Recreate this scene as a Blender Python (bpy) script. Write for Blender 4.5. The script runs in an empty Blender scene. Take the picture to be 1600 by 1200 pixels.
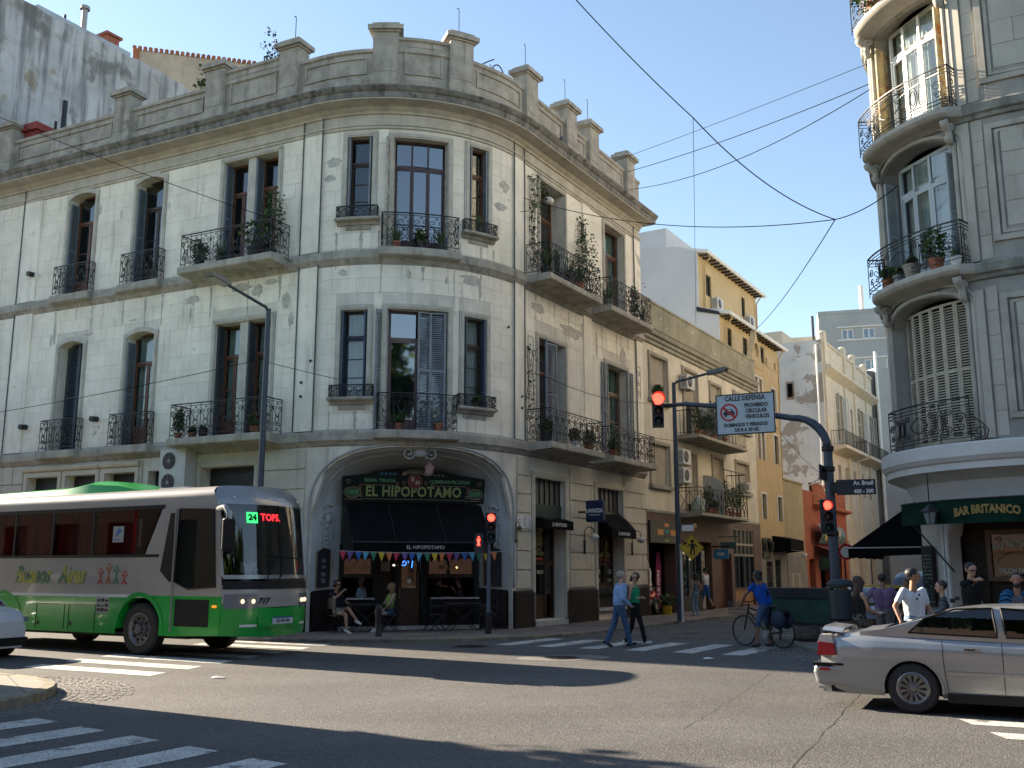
import bpy,bmesh,math,random
import numpy as np
from mathutils import Vector,Matrix

random.seed(7)
scene = bpy.context.scene
col = scene.collection
R_ = math.radians

# ------------------------------------------------------------------ camera
cam_d = bpy.data.cameras.new('camera')
cam = bpy.data.objects.new('camera',cam_d)
col.objects.link(cam)
cam.location = (0,0,1.8)
cam.rotation_euler = (R_(90 + 10.557),0,0)
cam_d.sensor_width = 36.0
cam_d.lens = 35.01
cam_d.clip_start = 0.1
cam_d.clip_end = 3000
scene.camera = cam

# ------------------------------------------------------------------ sky and sun
SUN_AZ = 121.5          # the way the light travels, clockwise from +Y
SUN_EL = 22.8
world = bpy.data.worlds.new('World')
scene.world = world
world.use_nodes = True
wn = world.node_tree
bg = wn.nodes['Background']
sky = wn.nodes.new('ShaderNodeTexSky')
sky.sky_type = 'NISHITA'
sky.sun_disc = False
sky.sun_elevation = R_(SUN_EL)
sky.sun_rotation = R_(SUN_AZ - 180)
sky.air_density = 1.0
sky.dust_density = 0.2
sky.ozone_density = 0.3
wn.links.new(sky.outputs[0],bg.inputs[0])
bg.inputs[1].default_value = 0.07
sun_d = bpy.data.lights.new('sun','SUN')
sun = bpy.data.objects.new('sun',sun_d)
col.objects.link(sun)
sun_d.energy = 5.0
sun_d.angle = R_(0.5)
sun_d.color = (1.0,0.85,0.66)
_t = Vector((math.sin(R_(SUN_AZ)) * math.cos(R_(SUN_EL)),math.cos(R_(SUN_AZ)) * math.cos(R_(SUN_EL)),-math.sin(R_(SUN_EL))))
sun.rotation_euler = _t.to_track_quat('-Z','Y').to_euler()
sun.location = (-40,40,40)
scene.view_settings.view_transform = 'Standard'
scene.view_settings.look = 'None'
scene.view_settings.gamma = 1.0
scene.view_settings.exposure = 2.0
scene.view_settings.use_curve_mapping = False
scene.cycles.use_denoising = True
scene.cycles.max_bounces = 6
scene.cycles.transparent_max_bounces = 12
scene.cycles.caustics_reflective = False
scene.cycles.caustics_refractive = False

# ------------------------------------------------------------------ helpers
ORG = {}


def org_of(o):
    while o is not None:
        if o.name in ORG:
            return ORG[o.name]
        o = o.parent
    return (0,0,0)


def tag(o,label=None,cat=None,group=None,kind=None):
    if label: o['label'] = label
    if cat: o['category'] = cat
    if group: o['group'] = group
    if kind: o['kind'] = kind
    return o


def thing(name,label,cat,loc=(0,0,0),rz=0.0,group=None,local=False):
    o = bpy.data.objects.new(name,None)
    col.objects.link(o)
    o.empty_display_size = 0.2
    o.location = loc
    o.rotation_euler = (0,0,rz)
    ORG[o.name] = (0,0,0) if local else tuple(loc)
    return tag(o,label,cat,group)


def copy_tree(o,parent=None):
    c = o.copy()
    col.objects.link(c)
    c.parent = parent
    for ch in list(o.children):
        copy_tree(ch,c)
    return c


class MB:
    """collects boxes, bars, tubes and sheets; build() links them as ONE mesh object"""
    def __init__(s):
        s.v = []; s.f = []; s.mi = []; s.k = 0

    def add(s,vs,fs):
        o = len(s.v)
        s.v.extend(vs)
        s.f.extend([tuple(i + o for i in f) for f in fs])
        s.mi.extend([s.k] * len(fs))
        return s

    def box(s,x0,x1,y0,y1,z0,z1,nx=1):
        vs = []; fs = []
        for i in range(nx + 1):
            x = x0 + (x1 - x0) * i / nx
            vs += [(x,y0,z0),(x,y1,z0),(x,y1,z1),(x,y0,z1)]
        for i in range(nx):
            a = 4 * i; b = a + 4
            for j in range(4):
                k = (j + 1) % 4
                fs.append((a + j,a + k,b + k,b + j))
        e = 4 * nx
        fs += [(0,3,2,1),(e,e + 1,e + 2,e + 3)]
        return s.add(vs,fs)

    def prism(s,poly,y0,y1,ax='y'):
        """poly of (a,b) extruded; ax y: (a,y,b)  x: (x,a,b)  z: (a,b,z)"""
        n = len(poly)
        def P(a,b,c):
            return (a,c,b) if ax == 'y' else ((c,a,b) if ax == 'x' else (a,b,c))
        vs = [P(a,b,y0) for a,b in poly] + [P(a,b,y1) for a,b in poly]
        fs = [tuple(range(n)),tuple(range(2 * n - 1,n - 1,-1))]
        fs += [(i,n + i,n + (i + 1) % n,(i + 1) % n) for i in range(n)]
        return s.add(vs,fs)

    def sweep(s,prof,s0,s1,n=1):
        """profile of (d,z) swept along s"""
        m = len(prof); vs = []; fs = []
        for i in range(n + 1):
            x = s0 + (s1 - s0) * i / n
            vs += [(x,d,z) for d,z in prof]
        for i in range(n):
            for j in range(m):
                k = (j + 1) % m
                fs.append((i * m + j,i * m + k,(i + 1) * m + k,(i + 1) * m + j))
        fs += [tuple(range(m - 1,-1,-1)),tuple(n * m + j for j in range(m))]
        return s.add(vs,fs)

    def tube(s,pts,r,n=5,closed=False):
        pts = [Vector(p) for p in pts]
        m = len(pts)
        rs = r if isinstance(r,(list,tuple)) else [r] * m
        vs = []; fs = []
        up = None
        for i,p in enumerate(pts):
            a = pts[i - 1] if (i > 0 or closed) else p
            b = pts[(i + 1) % m] if (i < m - 1 or closed) else p
            t = b - a
            if t.length < 1e-9: t = Vector((0,0,1))
            t.normalize()
            if up is None:
                up = Vector((0,0,1)) if abs(t.z) < .9 else Vector((1,0,0))
            x = up.cross(t)
            if x.length < 1e-6: x = Vector((1,0,0)).cross(t)
            x.normalize(); y = t.cross(x); up = y
            for j in range(n):
                an = 2 * math.pi * j / n + math.pi / n
                vs.append(tuple(p + x * (rs[i] * math.cos(an)) + y * (rs[i] * math.sin(an))))
        for i in range(m if closed else m - 1):
            a = i * n; b = ((i + 1) % m) * n
            for j in range(n):
                k = (j + 1) % n
                fs.append((a + j,a + k,b + k,b + j))
        if not closed:
            fs += [tuple(range(n - 1,-1,-1)),tuple((m - 1) * n + j for j in range(n))]
        return s.add(vs,fs)

    def lathe(s,prof,c=(0,0,0),n=14,ax='z',a0=0,a1=2 * math.pi):
        full = abs(a1 - a0 - 2 * math.pi) < 1e-6
        m = len(prof); k = n if full else n + 1
        vs = []; fs = []
        for i in range(k):
            a = a0 + (a1 - a0) * i / n
            for r,z in prof:
                x,y = r * math.cos(a),r * math.sin(a)
                q = (x,y,z) if ax == 'z' else ((x,z,y) if ax == 'y' else (z,x,y))
                vs.append((c[0] + q[0],c[1] + q[1],c[2] + q[2]))
        for i in range(n):
            a = i * m; b = ((i + 1) % k) * m
            for j in range(m - 1):
                fs.append((a + j,b + j,b + j + 1,a + j + 1))
        return s.add(vs,fs)

    def ell(s,c,rx,ry,rz,n=10,m=7):
        vs = []; fs = []
        for i in range(m + 1):
            t = math.pi * i / m
            for j in range(n):
                a = 2 * math.pi * j / n
                vs.append((c[0] + rx * math.sin(t) * math.cos(a),c[1] + ry * math.sin(t) * math.sin(a),c[2] + rz * math.cos(t)))
        for i in range(m):
            for j in range(n):
                k = (j + 1) % n
                fs.append((i * n + j,(i + 1) * n + j,(i + 1) * n + k,i * n + k))
        return s.add(vs,fs)

    def cyl(s,p0,p1,r0,r1=None,n=12):
        return s.tube([p0,p1],[r0,r0 if r1 is None else r1],n)

    def grid(s,fn,nu,nv):
        vs = [fn(i / nu,j / nv) for i in range(nu + 1) for j in range(nv + 1)]
        w = nv + 1
        return s.add(vs,[(i * w + j,(i + 1) * w + j,(i + 1) * w + j + 1,i * w + j + 1) for i in range(nu) for j in range(nv)])

    def xform(s,fn,start=0):
        s.v[start:] = [fn(p) for p in s.v[start:]]
        return s

    def build(s,name,mat,parent=None,xf=None,smooth=False,label=None,kind=None,sharp=None):
        vs = [xf(p) for p in s.v] if xf else s.v
        if parent is not None:
            ox,oy,oz = org_of(parent)
            if ox or oy or oz:
                vs = [(p[0] - ox,p[1] - oy,p[2] - oz) for p in vs]
        me = bpy.data.meshes.new(name)
        me.from_pydata([tuple(p) for p in vs],[],s.f)
        for m_ in (mat if isinstance(mat,(list,tuple)) else [mat]):
            me.materials.append(m_)
        if isinstance(mat,(list,tuple)):
            me.polygons.foreach_set('material_index',s.mi)
        if smooth:
            me.polygons.foreach_set('use_smooth',[True] * len(me.polygons))
            if sharp:
                me.set_sharp_from_angle(angle=R_(sharp))
        me.update()
        o = bpy.data.objects.new(name,me)
        col.objects.link(o)
        o.parent = parent
        if label: o['label'] = label
        if kind: o['kind'] = kind
        return o


def fix_normals(o):
    bm = bmesh.new(); bm.from_mesh(o.data)
    bmesh.ops.recalc_face_normals(bm,faces=bm.faces)
    bm.to_mesh(o.data); bm.free()
    return o


def bake(o):
    """apply the modifiers of o to its mesh without operators"""
    dg = bpy.context.evaluated_depsgraph_get()
    me = bpy.data.meshes.new_from_object(o.evaluated_get(dg),depsgraph=dg)
    o.modifiers.clear()
    o.data = me
    return o


class Frame:
    """a street front: straight, rounded corner, straight; maps (s, out, z) to the world"""
    def __init__(s,C,Rr,a0,L,u0,n0,u1,n1):
        s.C = C; s.R = Rr; s.a0 = a0; s.L = L; s.u0 = u0; s.n0 = n0; s.u1 = u1; s.n1 = n1

    def __call__(s,p):
        t,d,z = p
        if t <= 0:
            b = s.C + s.n0 * (s.R + d) + s.u0 * (-t)
        elif t <= s.L:
            a = s.a0 + t / s.R
            b = s.C + np.array((math.cos(a),math.sin(a))) * (s.R + d)
        else:
            b = s.C + s.n1 * (s.R + d) + s.u1 * (t - s.L)
        return (b[0],b[1],z)

    def n(s,a,b):
        ov = max(0,min(b,s.L) - max(a,0))
        return max(1,int(math.ceil(ov / 0.3)))

    def box(s,mb,s0,s1,d0,d1,z0,z1):
        mb.box(s0,s1,d0,d1,z0,z1,s.n(s0,s1)); return mb

    def cuts(s,a,b):
        """s values between a and b so that nothing cuts across the rounding"""
        out = [a]
        lo,hi = max(a,0),min(b,s.L)
        if hi > lo:
            n_ = s.n(lo,hi)
            out += [lo + (hi - lo) * i / n_ for i in range(n_ + 1)]
        out.append(b)
        return sorted(set(round(x,5) for x in out))


def flat_frame(o,u):
    """(a, out, z) -> world for a straight front through o along u; out is to the right of u"""
    o = np.array(o,float); u = np.array(u,float); u = u / np.hypot(*u)
    n = np.array((u[1],-u[0]))
    def fn(p):
        b = o + u * p[0] + n * p[1]
        return (b[0],b[1],p[2])
    fn.u = u; fn.n = n; fn.o = o
    return fn


# ------------------------------------------------------------------ materials
MATS = {}


def M(name,c,rough=.65,metal=0.,var=.12,vs=1.5,bump=0.,bs=60.,streak=0.,spec=.5,emit=0.,rnd=0.,coat=0.,
      patch=None,speck=None,sheen=0.,stripes=None,srng=(.5,.78),smap=(4.5,4.5,.35)):
    if name in MATS: return MATS[name]
    m = bpy.data.materials.new(name); m.use_nodes = True
    MATS[name] = m
    nt = m.node_tree; N = nt.nodes; L = nt.links
    b = N['Principled BSDF']
    b.inputs['Roughness'].default_value = rough
    b.inputs['Metallic'].default_value = metal
    b.inputs['Specular IOR Level'].default_value = spec
    if coat:
        b.inputs['Coat Weight'].default_value = coat
        b.inputs['Coat Roughness'].default_value = .06
    if sheen:
        b.inputs['Sheen Weight'].default_value = sheen
    c = tuple(c)
    if emit:
        b.inputs['Emission Color'].default_value = c + (1,)
        b.inputs['Emission Strength'].default_value = emit
    if not (var or bump or streak or rnd or patch or speck or stripes):
        b.inputs['Base Color'].default_value = c + (1,)
        return m
    g = N.new('ShaderNodeNewGeometry').outputs['Position']

    def noise(scale,detail=5,rough_=.6,map_=None):
        t = N.new('ShaderNodeTexNoise'); t.inputs['Scale'].default_value = scale
        t.inputs['Detail'].default_value = detail; t.inputs['Roughness'].default_value = rough_
        if map_:
            mp = N.new('ShaderNodeVectorMath'); mp.operation = 'MULTIPLY'; mp.inputs[1].default_value = map_
            L.new(g,mp.inputs[0]); L.new(mp.outputs[0],t.inputs['Vector'])
        else:
            L.new(g,t.inputs['Vector'])
        return t.outputs['Fac']

    def ramp(fac,a,b_):
        r = N.new('ShaderNodeMapRange'); r.inputs[1].default_value = a; r.inputs[2].default_value = b_
        r.interpolation_type = 'SMOOTHSTEP'
        L.new(fac,r.inputs[0]); return r.outputs[0]

    def mix(fac,a,b_):
        x = N.new('ShaderNodeMix'); x.data_type = 'RGBA'
        for sock,val in ((x.inputs[6],a),(x.inputs[7],b_)):
            if isinstance(val,tuple): sock.default_value = val[:3] + (1,)
            else: L.new(val,sock)
        if isinstance(fac,(int,float)): x.inputs[0].default_value = fac
        else: L.new(fac,x.inputs[0])
        return x.outputs[2]
    cur = c
    if var:
        cur = mix(ramp(noise(vs),.3,.7),tuple(min(1,k * (1 - var)) for k in c),tuple(min(1,k * (1 + var)) for k in c))
    if patch:
        for (pc,ps,a,b_) in patch:
            cur = mix(ramp(noise(ps,7,.62),a,b_),cur,tuple(pc))
    if streak:
        f = ramp(noise(1.0,6,.6,smap),*srng)
        mm = N.new('ShaderNodeMath'); mm.operation = 'MULTIPLY'; mm.inputs[1].default_value = streak
        L.new(f,mm.inputs[0])
        cur = mix(mm.outputs[0],cur,tuple(k * .28 for k in c))
    if speck:
        sc,ss,a,b_ = speck
        cur = mix(ramp(noise(ss,2,.5),a,b_),cur,tuple(sc))
    if stripes:
        sc,mp_,th = stripes       # colour, vector multiplier, share
        dt = N.new('ShaderNodeVectorMath'); dt.operation = 'DOT_PRODUCT'; dt.inputs[1].default_value = mp_
        L.new(g,dt.inputs[0])
        fr = N.new('ShaderNodeMath'); fr.operation = 'FRACT'; L.new(dt.outputs['Value'],fr.inputs[0])
        lt = N.new('ShaderNodeMath'); lt.operation = 'LESS_THAN'; lt.inputs[1].default_value = th; L.new(fr.outputs[0],lt.inputs[0])
        cur = mix(lt.outputs[0],cur,tuple(sc))
    if rnd:
        oi = N.new('ShaderNodeObjectInfo')
        r = N.new('ShaderNodeMapRange'); r.inputs[3].default_value = 1 - rnd; r.inputs[4].default_value = 1 + rnd
        L.new(oi.outputs['Random'],r.inputs[0])
        x = N.new('ShaderNodeVectorMath'); x.operation = 'SCALE'
        if isinstance(cur,tuple): x.inputs[0].default_value = cur
        else: L.new(cur,x.inputs[0])
        L.new(r.outputs[0],x.inputs['Scale'])
        cur = x.outputs[0]
    if isinstance(cur,tuple): b.inputs['Base Color'].default_value = cur + (1,)
    else: L.new(cur,b.inputs['Base Color'])
    if bump:
        bn = N.new('ShaderNodeBump'); bn.inputs['Strength'].default_value = bump; bn.inputs['Distance'].default_value = .02
        L.new(noise(bs,6,.65),bn.inputs['Height']); L.new(bn.outputs[0],b.inputs['Normal'])
    return m


def glass_mat(name,tint=(.8,.85,.85),refl=1.0):
    if name in MATS: return MATS[name]
    m = bpy.data.materials.new(name); m.use_nodes = True
    MATS[name] = m
    nt = m.node_tree; N = nt.nodes; L = nt.links
    N.remove(N['Principled BSDF'])
    out = N['Material Output']
    tr = N.new('ShaderNodeBsdfTransparent'); tr.inputs[0].default_value = tint + (1,)
    gl = N.new('ShaderNodeBsdfGlossy'); gl.inputs['Roughness'].default_value = .03
    lw = N.new('ShaderNodeFresnel'); lw.inputs[0].default_value = 1.6
    ge = N.new('ShaderNodeNewGeometry'); ior = N.new('ShaderNodeMapRange'); ior.inputs[3].default_value = 1.6; ior.inputs[4].default_value = .625
    L.new(ge.outputs['Backfacing'],ior.inputs[0]); L.new(ior.outputs[0],lw.inputs[0])
    mu = N.new('ShaderNodeMath'); mu.operation = 'MULTIPLY'; mu.inputs[1].default_value = refl; mu.use_clamp = True
    ad = N.new('ShaderNodeMath'); ad.operation = 'ADD'; ad.inputs[1].default_value = .03; ad.use_clamp = True
    mx = N.new('ShaderNodeMixShader')
    L.new(lw.outputs[0],mu.inputs[0]); L.new(mu.outputs[0],ad.inputs[0]); L.new(ad.outputs[0],mx.inputs[0])
    L.new(tr.outputs[0],mx.inputs[1]); L.new(gl.outputs[0],mx.inputs[2]); L.new(mx.outputs[0],out.inputs[0])
    return m


_fonts = {}


def text_mesh(body,size,ext=.004,sx=1.0,shear=0.,off=0.,align='CENTER',space=1.0):
    """mesh verts/faces of a line of lettering in its own x,z plane (x right, z up, y towards the reader is -)"""
    cu = bpy.data.curves.new('t','FONT')
    cu.body = body; cu.size = size; cu.extrude = ext; cu.shear = shear; cu.offset = off
    cu.align_x = align; cu.align_y = 'CENTER'; cu.space_character = space
    cu.resolution_u = 2
    o = bpy.data.objects.new('t',cu)
    me = bpy.data.meshes.new_from_object(o)
    vs = [(v.co.x * sx,-v.co.z,v.co.y) for v in me.vertices]
    fs = [tuple(p.vertices) for p in me.polygons]
    bpy.data.objects.remove(o); bpy.data.curves.remove(cu); bpy.data.meshes.remove(me)
    return vs,fs


def lettering(mb,body,size,place,**kw):
    """adds lettering to mb; place maps (x, y, z) of the text plane to the target space"""
    vs,fs = text_mesh(body,size,**kw)
    mb.add([place(p) for p in vs],fs)
    return mb


# base colours
PLASTER = M('pale_plaster',(.88,.815,.68),.85,var=.1,vs=.9,bump=.25,bs=14,rnd=.025,streak=.45,
            patch=[((.52,.49,.43),.9,.64,.70),((.68,.635,.54),3.5,.58,.75)])
PLASTER_CORE = M('grey_plaster',(.68,.635,.54),.9,var=.14,vs=1.2,bump=.3,bs=20,streak=.4)
STONE = M('weathered_cement',(.38,.35,.295),.9,var=.22,vs=2.2,bump=.35,bs=25,streak=.75,
          patch=[((.13,.125,.115),1.6,.6,.8)])
STONE_SOOT = M('sooty_cement',(.21,.20,.18),.9,var=.3,vs=4,bump=.35,bs=25,streak=.95,patch=[((.07,.068,.062),2.5,.5,.7)])
TRIM = M('cement_trim',(.52,.485,.41),.88,var=.14,vs=2,bump=.2,bs=30,streak=.35)
IRON = M('black_iron',(.018,.018,.02),.5,metal=.3,var=.2,vs=8)
WOOD_RED = M('varnished_wood',(.15,.06,.028),.42,var=.3,vs=9)
WOOD_DARK = M('dark_wood',(.055,.033,.024),.45,var=.25,vs=9)
SHUT_BLUE = M('blue_grey_shutter',(.16,.20,.245),.6,var=.12,vs=5)
SHUT_DARK = M('dark_slate_shutter',(.07,.085,.10),.6,var=.12,vs=5)
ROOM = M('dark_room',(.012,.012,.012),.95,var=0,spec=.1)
GLASS = glass_mat('window_glass')
GLASS_DARK = glass_mat('smoked_glass',(.30,.33,.34))
GLASS_REFL = glass_mat('mirror_like_glass',(.35,.4,.42),4.0)
CURTAIN = M('white_curtain',(.62,.62,.58),.9,var=.06)
LEAF = [M('leaf_green',(.055,.10,.03),.6,var=.35,vs=14),M('leaf_light',(.10,.16,.045),.6,var=.3,vs=14),
        M('leaf_dark',(.03,.06,.022),.6,var=.3,vs=14)]
TERRA = M('terracotta',(.30,.11,.055),.8,var=.2,vs=6)
BLACKM = M('black_paint',(.012,.012,.013),.5,var=.1)
WHITEP = M('white_paint',(.72,.72,.69),.6,var=.06,vs=4)
STEEL_BLUE = M('blue_grey_steel',(.045,.062,.085),.45,metal=.2,var=.12,vs=4)

# ------------------------------------------------------------------ the street plan (metres, camera over the origin)
uD = np.array((0.51031,0.85999)); uB = np.array((-0.89551,0.44504))      # along Defensa (away), along Brasil (to the left)
nD = np.array((0.85999,-0.51031)); nB = np.array((-0.44504,-0.89551))    # fronts of the corner house look this way
CB_C = np.array((-3.71801,31.75364)); CB_R = 4.58; CB_L = 6.8538
CB = Frame(CB_C,CB_R,-2.032017,CB_L,uB,nB,uD,nD)
RB_C = np.array((12.32,22.86)); RB_R = 3.25; RB_L = 5.3466
RB = Frame(RB_C,RB_R,R_(149.3154),RB_L,uD,-nD,-uB,nB)
ZP = .15                                                                   # pavement level


def G(x,y):
    t = min(1,max(0,(y - 14) / 10.0))
    return .07 * t * t * (3 - 2 * t)


def tex_mat(name,kind,c1,c2,scale,rough=.85,bump=.4,rot=0.,bw=.5,rh=.25,mortar=.02,mc=(.05,.05,.05),var=.3):
    m = bpy.data.materials.new(name); m.use_nodes = True
    nt = m.node_tree; N = nt.nodes; L = nt.links; b = N['Principled BSDF']
    b.inputs['Roughness'].default_value = rough
    g = N.new('ShaderNodeNewGeometry')
    mp = N.new('ShaderNodeMapping'); mp.inputs['Rotation'].default_value = (0,0,rot)
    L.new(g.outputs['Position'],mp.inputs[0])
    br = N.new('ShaderNodeTexBrick'); br.inputs['Scale'].default_value = scale
    br.inputs['Color1'].default_value = c1 + (1,); br.inputs['Color2'].default_value = c2 + (1,); br.inputs['Mortar'].default_value = mc + (1,)
    br.inputs['Mortar Size'].default_value = mortar; br.inputs['Brick Width'].default_value = bw; br.inputs['Row Height'].default_value = rh
    L.new(mp.outputs[0],br.inputs['Vector'])
    no = N.new('ShaderNodeTexNoise'); no.inputs['Scale'].default_value = .8; no.inputs['Detail'].default_value = 8
    L.new(g.outputs['Position'],no.inputs['Vector'])
    mr = N.new('ShaderNodeMapRange'); mr.inputs[1].default_value = .3; mr.inputs[2].default_value = .7
    mr.inputs[3].default_value = 1 - var; mr.inputs[4].default_value = 1 + var
    L.new(no.outputs['Fac'],mr.inputs[0])
    x = N.new('ShaderNodeVectorMath'); x.operation = 'SCALE'
    L.new(br.outputs['Color'],x.inputs[0]); L.new(mr.outputs[0],x.inputs['Scale']); L.new(x.outputs[0],b.inputs['Base Color'])
    bn = N.new('ShaderNodeBump'); bn.inputs['Strength'].default_value = bump; bn.inputs['Distance'].default_value = .01
    L.new(br.outputs['Fac'],bn.inputs['Height']); bn.invert = True; L.new(bn.outputs[0],b.inputs['Normal'])
    return m


def asphalt_mat():
    m = bpy.data.materials.new('worn_asphalt'); m.use_nodes = True
    nt = m.node_tree; N = nt.nodes; L = nt.links; b = N['Principled BSDF']
    b.inputs['Roughness'].default_value = .82
    b.inputs['Specular IOR Level'].default_value = .4
    g = N.new('ShaderNodeNewGeometry').outputs['Position']

    def noise(s,d,r,sc=None):
        t = N.new('ShaderNodeTexNoise'); t.inputs['Scale'].default_value = s; t.inputs['Detail'].default_value = d; t.inputs['Roughness'].default_value = r
        if sc:
            v = N.new('ShaderNodeVectorMath'); v.operation = 'MULTIPLY'; v.inputs[1].default_value = sc
            L.new(g,v.inputs[0]); L.new(v.outputs[0],t.inputs[0])
        else: L.new(g,t.inputs[0])
        return t.outputs['Fac']

    def mr(f,a,b_,c=0.,d=1.):
        r = N.new('ShaderNodeMapRange'); r.inputs[1].default_value = a; r.inputs[2].default_value = b_; r.inputs[3].default_value = c; r.inputs[4].default_value = d
        L.new(f,r.inputs[0]); return r.outputs[0]

    def mix(f,a,b_):
        x = N.new('ShaderNodeMix'); x.data_type = 'RGBA'; L.new(f,x.inputs[0])
        for s,v in ((x.inputs[6],a),(x.inputs[7],b_)):
            if isinstance(v,tuple): s.default_value = v + (1,)
            else: L.new(v,s)
        return x.outputs[2]
    base = mix(mr(noise(.45,8,.6),.35,.68),(.073,.072,.070),(.110,.108,.104))
    base = mix(mr(noise(2.6,6,.7),.5,.8,0,.6),base,(.06,.056,.052))
    mp = N.new('ShaderNodeMapping'); mp.inputs['Rotation'].default_value = (0,0,R_(26.4)); mp.inputs['Scale'].default_value = (.07,.9,1); L.new(g,mp.inputs[0])
    wv = N.new('ShaderNodeTexNoise'); wv.inputs['Scale'].default_value = 1.0; wv.inputs['Detail'].default_value = 5; L.new(mp.outputs[0],wv.inputs[0])
    base = mix(mr(wv.outputs['Fac'],.46,.66,0,.5),base,(.062,.058,.053))       # tyre-polished lanes along Brasil
    base = mix(mr(noise(.9,3,.5),.66,.74,0,.7),base,(.045,.042,.039))          # oil and old repairs
    vo = N.new('ShaderNodeTexVoronoi'); vo.inputs['Scale'].default_value = 42.; L.new(g,vo.inputs['Vector'])
    sep = N.new('ShaderNodeSeparateColor'); L.new(vo.outputs['Color'],sep.inputs[0])
    base = mix(mr(sep.outputs[0],.80,.99,0,.55),base,(.20,.19,.175))
    base = mix(mr(sep.outputs[1],.80,.98,0,.75),base,(.03,.029,.028))
    L.new(base,b.inputs['Base Color'])
    bn = N.new('ShaderNodeBump'); bn.inputs['Strength'].default_value = .55; bn.inputs['Distance'].default_value = .012
    ad = N.new('ShaderNodeMath'); ad.operation = 'ADD'
    L.new(vo.outputs['Distance'],ad.inputs[0]); L.new(noise(16,5,.7),ad.inputs[1])
    L.new(ad.outputs[0],bn.inputs['Height']); L.new(bn.outputs[0],b.inputs['Normal'])
    return m


ASPHALT = asphalt_mat()
PAVING = tex_mat('paving_tiles','brick',(.17,.135,.115),(.20,.165,.14),1.0,rot=R_(59),bw=.4,rh=.4,mortar=.014,mc=(.07,.06,.055))
PAVING_L = tex_mat('pale_paving_tiles','brick',(.21,.19,.155),(.24,.215,.18),1.0,rot=R_(59),bw=.4,rh=.4,mortar=.014,mc=(.09,.08,.07))
KERB = M('kerb_granite',(.19,.175,.155),.85,var=.3,vs=5,bump=.3,bs=40,rnd=.15,patch=[((.10,.09,.08),3,.55,.7)])
KERB_Y = M('kerb_granite_yellow_paint',(.22,.19,.13),.85,var=.3,vs=5,bump=.3,bs=40,rnd=.15,patch=[((.30,.22,.07),6,.58,.64)])
ROADPAINT = M('worn_road_paint',(.52,.51,.47),.8,var=.15,vs=3,bump=.3,bs=40,patch=[((.13,.12,.11),2.6,.56,.66)],speck=((.11,.105,.097),34,.56,.64))

# road: one sheet out to the horizon
xs = [-900,-300,-120] + list(range(-60,61,3)) + [120,300,900]
ys = [-900,-300,-100,-50,-30,-20,-10,-4,0,3,6,9,12] + list(np.arange(14,26.1,.75)) + [30,40,60,100,200,400,900]
mb = MB()
mb.add([(x,y,G(x,y)) for x in xs for y in ys],[(i * len(ys) + j,(i + 1) * len(ys) + j,(i + 1) * len(ys) + j + 1,i * len(ys) + j + 1) for i in range(len(xs) - 1) for j in range(len(ys) - 1)])
tag(mb.build('road',ASPHALT,smooth=True),'grey worn asphalt road of the crossing',None,None,'structure')


def pavement(fr,s0,s1,d0,d1,ztop,mat,label,zb=-.05):
    mb = MB()
    cs = fr.cuts(s0,s1)
    for a,b in zip(cs[:-1],cs[1:]):
        mb.box(a,b,d0,d1,zb,ztop)
    o = mb.build('pavement',mat,xf=fr)
    return tag(o,label,None,None,'structure')


def kerbs(fr,parent,s0,s1,d0,d1,ztop,step=1.0,mat=KERB,zb=-.04):
    k = s0
    while k < s1 - .05:
        e = min(k + step * random.uniform(.85,1.12),s1)
        mb = MB()
        n = max(1,int((e - k) / .35))
        j = random.uniform(-.006,.006)
        b = .02
        mb.sweep([(d0,zb),(d1,zb),(d1 + j,ztop + j - b),(d1 - b + j,ztop + j),(d0,ztop + j)],k + .006,e - .006,n)
        mb.build('kerb_stone',mat,parent,xf=fr)
        k = e


pv = pavement(CB,-60,110,-2.6,2.28,ZP,PAVING,'brown tiled pavement round the cafe corner house')
kerbs(CB,pv,-4.0,2.6,2.28,2.46,ZP + .006)
kerbs(CB,pv,2.6,6.4,2.28,2.46,ZP + .006,mat=KERB_Y)
kerbs(CB,pv,6.4,40,2.28,2.46,ZP + .006,1.1)
pv = pavement(RB,-110,60,-.5,2.5,ZP,PAVING,'dark tiled pavement at the right corner bar')
kerbs(RB,pv,-30,12,2.5,2.68,ZP + .006,1.1)
# the near left corner of the crossing
LB_C = np.array((-9.35,14.3)); LB_R = 2.8
LB = Frame(LB_C,LB_R,math.atan2(-nB[1],-nB[0]),LB_R * 1.6464,uB,-nB,-uD,nD)
_n0 = LB.n0


def _lb(p):
    t,d,z = p
    if 0 < t <= LB.L:
        a = LB.a0 - t / LB.R
        b = LB.C + np.array((math.cos(a),math.sin(a))) * (LB.R + d)
        return (b[0],b[1],z)
    return Frame.__call__(LB,p)


_lb.cuts = LB.cuts
pv = pavement(_lb,-50,45,-2.8,-.17,.13,PAVING_L,'pale tiled pavement at the near left corner')
kerbs(_lb,pv,-5,7,-.17,0,.135,1.0,KERB_Y)

# cobbled carriageway of Defensa beyond the crossing
COBB = M('granite_cobbles',(.115,.108,.10),.7,var=.35,vs=7,bump=.3,bs=40,speck=((.2,.19,.175),5,.55,.75))


COBL = M('pale_gutter_cobbles',(.15,.14,.125),.8,var=.25,vs=6,bump=.3,bs=40)


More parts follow.
